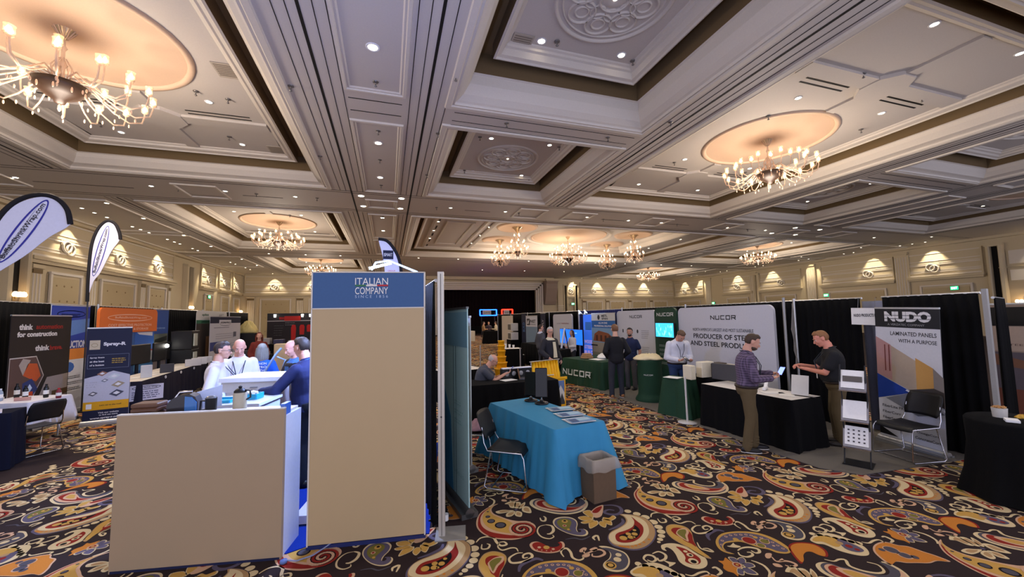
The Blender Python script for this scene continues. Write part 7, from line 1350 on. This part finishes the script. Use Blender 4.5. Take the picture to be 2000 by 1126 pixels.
    # --- collar
    if sleeve and 'tee' not in extras:
        g = MB(); c, ay = sp_(.508); n = 18; P = []
        for j, (r_, z) in enumerate(((.078, -.01), (.07, .03), (.06, .035), (.066, -.01))):
            for i in range(n): a = 2*PI*i/n; P.append((c+X*(r_*1.05*math.cos(a))+ay*(r_*math.sin(a))+V((0, 0, z-.018*max(0, math.sin(a)))))*s)
        g.add(P, [(j*n+i, j*n+(i+1) % n, ((j+1) % 4)*n+(i+1) % n, ((j+1) % 4)*n+i) for j in range(4) for i in range(n)], shm, True); g.build('collar', t)
    # --- trousers and belt
    TM = M(trousers, .88, tex=(12, .08, .5)); g = MB()
    loft(g, [(sp_(d)[0], X, sp_(d)[1], r1*wide+.008, r2+.008+belly*.3) for d, r1, r2 in S if d <= .04], TM)
    for hp_, kn, an in legs:
        caps(g, hp_+V((0, 0, -.02)), kn, .098, .073, TM); caps(g, kn, an+(kn-an)*.06, .072, .062, TM); caps(g, an+(kn-an)*.1, an+V((0, 0, -.015)), .064, .063, TM)
        for q in range(3): g.ell(an+(kn-an)*(.05+.09*q)+V((.01, .03, 0)), (.062, .045, .014), TM, 10, 6)
    g.v = [tuple(V(p)*s) for p in g.v]; link('trousers', blob(g, fine*1.4, 4, [TM]), t)
    if not untuck and sit is None:
        g = MB(); c, ay = sp_(.015); loft(g, [(c+V((0, 0, z)), X, ay, .184*wide, .136+belly*.6) for z in (-.016, .016)], M((38, 26, 20), .5)); g.v = [tuple(V(p)*s) for p in g.v]; g.build('belt', t)
    for k, (hp_, kn, an) in enumerate(legs):
        g = MB(); SM = M(shoes, .5); g.ell(an+V((0, .06, -.045)), (.05, .135, .038), SM); g.ell(an+V((0, -.025, -.035)), (.044, .06, .05), SM); g.v = [tuple((p[0], p[1], max(p[2], .012))) for p in g.v]
        if sole: g.ell(an+V((0, .055, -.072)), (.053, .14, .012), M(sole, .6))
        g.v = [tuple(V(p)*s) for p in g.v]; g.build('shoe', t)
    # --- hair
    HM = M(hair, .6, tex=(120, .3, .3))
    def hairmesh():
        g = MB(); n, m_ = 32, 20; P = []; r = random.Random(3)
        for j in range(1, m_):
            th = PI*j/m_
            for i in range(n):
                a = 2*PI*i/n; x, y, z = math.sin(th)*math.cos(a), math.sin(th)*math.sin(a), -math.cos(th)
                if style == 'short': ins = (y > .35 and z < .52+.1*abs(x)) or (z < -.12 and y > -.25) or z < -.85 or (abs(x) > .75 and z < .02 and y > -.2)
                elif style == 'long': ins = (y > .38 and z < .6) or (z < -.2 and y > .1)
                elif style == 'fringe': ins = z > .28-.45*y or y > .12 or z < -.6
                else: ins = z > -2
                k = .8 if ins else 1+.018*math.sin(9*a+5*z)+.012*math.sin(23*a)
                q = V((x*.083*k, y*.104*k-.012, z*.1*k+.03+(.012 if style == 'short' and y > .2 and not ins else 0))); P.append(q)
        F = [(j*n+i, j*n+(i+1) % n, (j+1)*n+(i+1) % n, (j+1)*n+i) for j in range(m_-2) for i in range(n)]+[tuple(reversed(range(n))), tuple(range((m_-2)*n, (m_-1)*n))]
        g.add([H(*p)*s for p in P], F, HM, True)
        if style == 'long':
            for i in range(13):
                a = PI+PI*i/12; x, y = .082*math.cos(a), .085*math.sin(a)-.01; g.tube([H(x, y, .04)*s, H(x*1.12, y*1.1, -.06)*s, H(x*1.15, y*1.12-.01, -.15)*s, H(x*1.0, y*1.05-.02, -.23)*s], [.02*s, .024*s, .022*s, .008*s], HM, 7)
        g.build('hair', t)
    if style != 'bald': hairmesh()
    if 'beard' in extras:
        g = MB(); g.ell(H(0, .032, -.072)*s, (.055*s, .056*s, .044*s), HM, 16, 10, hr); g.build('beard', t)
    EW = M((220, 216, 210), .3); EK = M((30, 24, 22), .3)
    for x in (-.029, .029): g = MB(); g.ell(H(x, .076, .012)*s, (.013*s, .010*s, .0085*s), EW, 10, 7, hr); g.ell(H(x, .0845, .011)*s, (.0055*s, .003*s, .0055*s), EK, 8, 6, hr); g.build('eye', t)
    if style != 'bald' or 1:
        g = MB(); BM = M(hair if style != 'bald' else (120, 96, 80), .7)
        for x in (-1, 1): g.tube([H(x*.014, .091, .03)*s, H(x*.03, .09, .035)*s, H(x*.046, .08, .03)*s], .0035*s, BM, 5)
        g.build('eyebrow', t)
    if 'glasses' in extras:
        g = MB(); GM = M((26, 24, 26), .3)
        for x in (-.031, .031): g.tube([H(x+.024*math.cos(a*PI/6), .1, .01+.018*math.sin(a*PI/6))*s for a in range(12)], .0028*s, GM, 5, True)
        for x in (-1, 1): g.tube([H(x*.055, .098, .014)*s, H(x*.078, .05, .014)*s, H(x*.082, -.01, .01)*s], .0028*s, GM, 5)
        g.build('glasses', t)
    if 'lanyard' in extras:
        c = (40, 44, 52) if 'blue_lanyard' not in extras else (70, 130, 190); LM = M(c, .7); g = MB(); cc, ay = sp_(.49); cb, ab = sp_(.17); f = .15+belly
        for x in (-1, 1): g.tube([(cc+X*x*.02-ay*.085+V((0, 0, .035)))*s, (cc+X*x*.095+V((0, 0, .02)))*s, (cc+X*x*.075+ay*.1-V((0, 0, .03)))*s, (cc*.5+cb*.5+X*x*.045+ab*(f+.012))*s, (cb+X*x*.012+ab*(f+.012))*s], .006*s, LM, 5)
        g.build('lanyard', t)
        g = MB(); g.box((cb+ab*(f+.02)-V((0, 0, .05)))*s, (.075*s, .004, .1*s), PAPER); g.build('badge', t)
    return t
def held_phone(label, loc, rz, rx, em=0, name='phone', cat='phone', size=(.075, .15, .009)):
    t = thing(name, label, cat, loc, rz); t.rotation_euler = (rx, 0, rz)
    a = MB(); a.box((0, 0, 0), size, M((20, 20, 24), .3), bev=.002); a.build('case', t); a = MB(); a.box((0, 0, size[2]/2+.0008), (size[0]*.9, size[1]*.92, .0012), M((120, 140, 255), em=em) if em else M((30, 34, 44), .2)); a.build('screen', t)
def wp(t, p):
    return tuple(Matrix.Translation(t.location) @ Matrix.Rotation(t.rotation_euler[2], 4, 'Z') @ Vector(p))
# men and woman at the beige stand
p = person('person in a white shirt and glasses with dark hair, in profile to the right', (-2.34, 6.6), (.95, .15), 1.78, lean=.06, head=(-.1, .12, 0), hair=(58, 48, 46), shirt=(212, 208, 216), trousers=(120, 96, 72), belly=.05, wide=1.16, extras=('glasses', 'lanyard'), wrists=[(-.2, .25, 1.0), (.22, .2, .98)], curl=.7)
p = person('bald person in a white shirt looking down at a phone, beside the man with glasses', (-2.24, 7.2), (.3, -.95), 1.82, lean=.04, upper=.1, head=(.0, .42, 0), style='bald', skin=(214, 160, 138), shirt=(218, 216, 226), trousers=(36, 38, 60), belly=.04, wide=1.02, extras=('lanyard',), wrists=[(-.1, .3, 1.1), (.05, .33, 1.12)], hands=[((.3, 1, .15), (0, -.2, 1)), ((-.5, 1, .2), (-.1, -.3, 1))], curl=.9)
held_phone('black phone held up by the bald man in white', wp(p, (-.0, .43, 1.2)), .3, .9)
p = person('person with long grey hair in a blue sweatshirt seen from behind', (-2.17, 8.1), (-.1, 1), 1.66, style='long', hair=(128, 126, 122), shirt=(24, 84, 190), untuck=True, trousers=(50, 60, 90), extras=('tee',), wrists=[(-.26, .05, .86), (.3, .02, .84)], fine=.011)
a = MB(); W_ = M((210, 220, 236))
for i, (s_, z) in enumerate((('VERNON', 1.3), ('METRO', 1.24), ('OF THE', 1.18))): a.text(s_, 0, z, .2, W_, h=.042, bold=.03)
a.warp(lambda q: Vector((-q.x, q.y-.152, q.z)) if False else Vector((q.x, -.155, q.z))); a.build('back_print', p)
p = person('bald person in a dark jacket holding a phone, partly behind the navy sweater man', (-1.33, 6.8), (-.75, -.7), 1.78, upper=.12, head=(.0, .35, 0), style='bald', skin=(206, 150, 130), shirt=(70, 110, 170), jacket=(24, 24, 32), trousers=(26, 26, 32), extras=('lanyard', 'blue_lanyard'), wrists=[(-.12, .28, 1.12), (.1, .32, 1.14)], hands=[((.2, 1, .2), (0, -.2, 1)), ((-.4, 1, .2), (0, -.2, 1))], curl=.8)
held_phone('small phone held by the bald man in the dark jacket', wp(p, (-.02, .42, 1.22)), 2.3, .8)
p = person('person in a navy sweater leaning with one arm stretched onto the white cabinet', (-.93, 5.6), (-.85, .45), 1.86, lean=.12, upper=.12, head=(-.15, .15, 0), hair=(54, 44, 38), skin=(200, 146, 124), shirt=(30, 36, 76), untuck=True, trousers=(16, 18, 28), belly=.05, wide=1.14, extras=('lanyard', 'blue_lanyard'),
           wrists=[(-.26, .46, 1.10), (.2, .3, 1.15)], elbow=[(-.6, -.2, -.6), (.5, -.3, -.6)], hands=[((-.25, 1, -.12), (0, 0, -1)), ((-.2, 1, .1), (-.3, 0, -1))], curl=.25, feet=((-.14, .0), (.12, .1)))
t = thing('tubular_stand', 'pale blue bent tube stand between the blue sweatshirt and the bald man', 'stand', (-1.78, 7.3, 0), .2)
a = MB(); TB = M((160, 190, 230), .25, .4); a.tube([(-.1, 0, 0), (-.1, 0, 1.1), (-.14, 0, 1.2), (.02, 0, 1.5), (.1, 0, 1.6)], .018, TB); a.tube([(-.13, 0, 1.2), (.1, 0, 1.16), (.16, 0, 1.4), (.04, 0, 1.46)], .015, TB); a.box((0, 0, .01), (.4, .3, .02), TB); a.build('frame', t)
# seated man
p = person('seated person in a grey polo shirt and glasses leaning over the black table', (1.78, 8.12), (.95, -.3), 1.76, lean=.32, upper=.3, sit=.46, head=(0, .3, 0), style='fringe', hair=(170, 160, 150), skin=(200, 148, 124), shirt=(72, 74, 84), sleeve='short', trousers=(44, 46, 56), belly=.07, wide=1.14, untuck=True, extras=('glasses',), feet=((-.14, .5), (.14, .48)), wrists=[(-.1, .6, .84), (.09, .6, .86)], hands=[((.2, 1, .3), (0, -.2, 1)), ((-.3, 1, .3), (0, -.2, 1))], elbow=[(-.3, -.2, -1), (.3, -.2, -1)], curl=.8)
held_phone('pale lit phone in the seated man\'s hands', wp(p, (-.0, .72, .95)), -1.9, .7, .5)
chair('black stacking chair under the seated man in the grey polo', (1.78, 8.12, .0), 1.25+PI*0, )
# men in the middle distance
person('grey haired person in a dark suit and cream shirt standing behind the yellow bags', (4.1, 9.6), (.35, -.94), 1.78, head=(-.5, .12, 0), style='short', hair=(170, 168, 164), shirt=(206, 198, 170), jacket=(26, 26, 34), trousers=(26, 26, 32), extras=('glasses',), wide=1.08, belly=.03, fine=.01, wrists=[(-.26, .1, .88), (.3, .24, .98)])
person('person in a grey suit and glasses farther back, in profile to the right', (5.55, 13.9), (.95, .1), 1.76, hair=(46, 36, 32), shirt=(190, 196, 214), jacket=(70, 72, 80), trousers=(60, 62, 70), extras=('glasses',), fine=.014)
person('person in a white jacket standing before the blue screen behind the easel', (6.45, 13.0), (-.9, -.1), 1.55, style='long', hair=(70, 52, 44), shirt=(206, 200, 196), trousers=(40, 40, 46), untuck=True, wrists=[(-.1, .26, 1.05), (.12, .26, 1.08)], fine=.014)
person('person in a black sweater and charcoal trousers seen from behind at the green table', (5.4, 8.5), (.3, 1), 1.83, head=(-.1, .08, 0), hair=(112, 78, 52), skin=(206, 158, 132), shirt=(20, 20, 24), untuck=True, trousers=(44, 46, 54), shoes=(150, 100, 60), sole=(200, 196, 190), wrists=[(-.17, .12, .95), (.2, .12, .95)], extras=('tee',), feet=((-.13, 0), (.13, .05)), wide=1.02)
person('bearded person in a navy polo shirt facing the man in the black sweater', (6.38, 9.3), (-.85, -.5), 1.7, head=(.25, 0, 0), hair=(40, 32, 28), skin=(176, 126, 104), shirt=(26, 36, 70), sleeve='short', untuck=True, trousers=(70, 68, 70), extras=('beard',), wrists=[(-.25, .05, .84), (.25, .12, .9)], fine=.01)
p = person('person in a white shirt and jeans, head bowed over a phone, green stand', (6.12, 7.2), (-.25, -.97), 1.80, lean=.1, upper=.3, head=(-.05, .75, 0), hair=(92, 68, 48), skin=(196, 142, 118), shirt=(204, 204, 210), trousers=(40, 58, 92), belly=.03, wide=1.12, extras=('lanyard',), wrists=[(-.14, .3, 1.02), (.12, .3, 1.03)], hands=[((.3, 1, -.1), (0, -.2, 1)), ((-.4, 1, -.1), (0, -.2, 1))], curl=.9, fine=.009)
held_phone('dark phone held by the man with the bowed head', wp(p, (-.01, .4, 1.09)), .2, .5)
# plaid shirt man
pm = bpy.data.materials.new('plaid_cloth'); pm.use_nodes = True; nt = pm.node_tree; bs = nt.nodes['Principled BSDF']; bs.inputs['Roughness'].default_value = .85
tc = nt.nodes.new('ShaderNodeTexCoord'); prev = None
for ax in ('X', 'Z'):
    wv = nt.nodes.new('ShaderNodeTexWave'); wv.bands_direction = ax; wv.inputs['Scale'].default_value = 9; wv.inputs['Distortion'].default_value = .6; wv.inputs['Detail'].default_value = 1; nt.links.new(tc.outputs['Object'], wv.inputs['Vector'])
    if prev: mx = nt.nodes.new('ShaderNodeMath'); mx.operation = 'ADD'; nt.links.new(prev.outputs['Fac'], mx.inputs[0]); nt.links.new(wv.outputs['Fac'], mx.inputs[1]); prev = mx
    else: prev = wv
rp = nt.nodes.new('ShaderNodeValToRGB'); rp.color_ramp.elements[0].color = (lin(46), lin(36), lin(54), 1); rp.color_ramp.elements[1].color = (lin(108), lin(90), lin(114), 1)
dv = nt.nodes.new('ShaderNodeMath'); dv.operation = 'MULTIPLY'; dv.inputs[1].default_value = .5; nt.links.new(prev.outputs[0], dv.inputs[0]); nt.links.new(dv.outputs[0], rp.inputs['Fac']); nt.links.new(rp.outputs['Color'], bs.inputs['Base Color'])
p = person('bearded person in a purple plaid shirt and olive trousers looking at a bright phone', (5.1, 4.55), (.8, -.6), 1.76, lean=.02, upper=.1, head=(.0, .4, 0), hair=(62, 46, 32), skin=(192, 142, 118), shirt=pm, trousers=(86, 72, 46), shoes=(24, 22, 24), sole=(190, 186, 180), extras=('beard', 'lanyard'), wrists=[(-.1, .36, 1.12), (.1, .3, 1.08)], hands=[((.2, 1, .15), (0, -.3, 1)), ((-.4, 1, .2), (0, -.3, 1))], curl=.85, feet=((-.11, .08), (.1, -.06)), wide=1.02, belly=.02)
held_phone('bright white blue phone in the hands of the plaid shirt man', wp(p, (-.0, .46, 1.18)), -1.45, .8, 1.6)
p = person('person in a black polo shirt and khaki trousers working with both hands by the rack', (6.58, 4.25), (-.66, .74), 1.78, lean=.06, upper=.16, head=(.1, .38, 0), hair=(134, 92, 56), skin=(206, 136, 112), shirt=(22, 22, 24), sleeve='short', trousers=(92, 78, 52), shoes=(40, 34, 30), belly=.06, wide=1.16, extras=('lanyard',), wrists=[(-.05, .38, 1.12), (.1, .42, 1.16)], hands=[((.35, 1, .1), (.2, 0, 1)), ((-.5, 1, .0), (-.2, 0, -1))], curl=1.1)
# far people
for k, (x, y, lb, sh_, tr) in enumerate(((7.6, 31.8, 'far person in a tan jacket, left of the group before the stage', (150, 116, 80), (40, 40, 44)), (8.15, 32.2, 'far person in dark clothes in the middle of the group before the stage', (60, 50, 60), (30, 30, 40)), (8.62, 31.6, 'far person in a pale cream top, right of the group before the stage', (196, 180, 150), (44, 38, 34)))):
    person(lb, (x, y), ((.9, -.2), (-.3, -1), (-.9, .2))[k], 1.74, shirt=sh_, trousers=tr, fine=.02, wrists=[(-.15, .28, 1.1), (.15, .28, 1.1)])
person('far person in jeans standing at the right end of the far group', (9.3, 27.5), (0, 1), 1.7, shirt=(50, 44, 46), trousers=(60, 80, 120), untuck=True, fine=.02)
person('person in black seated at the far table below the white cabinet', (7.3, 18.2), (-1, -.2), 1.7, sit=.46, shirt=(24, 24, 26), trousers=(24, 24, 26), feet=((-.1, .45), (.1, .45)), wrists=[(-.2, .3, .75), (.2, .3, .75)], fine=.016, untuck=True)
person('person with long red brown hair and a red hat far left behind the blue sweatshirt', (-4.0, 14.6), (.3, -1), 1.72, style='long', hair=(104, 44, 24), shirt=(110, 40, 30), trousers=(40, 36, 36), untuck=True, fine=.016)
# chair seat for the far seated person
chair('dark stacking chair under the seated person in black', (7.3, 18.2, 0), -1.4)
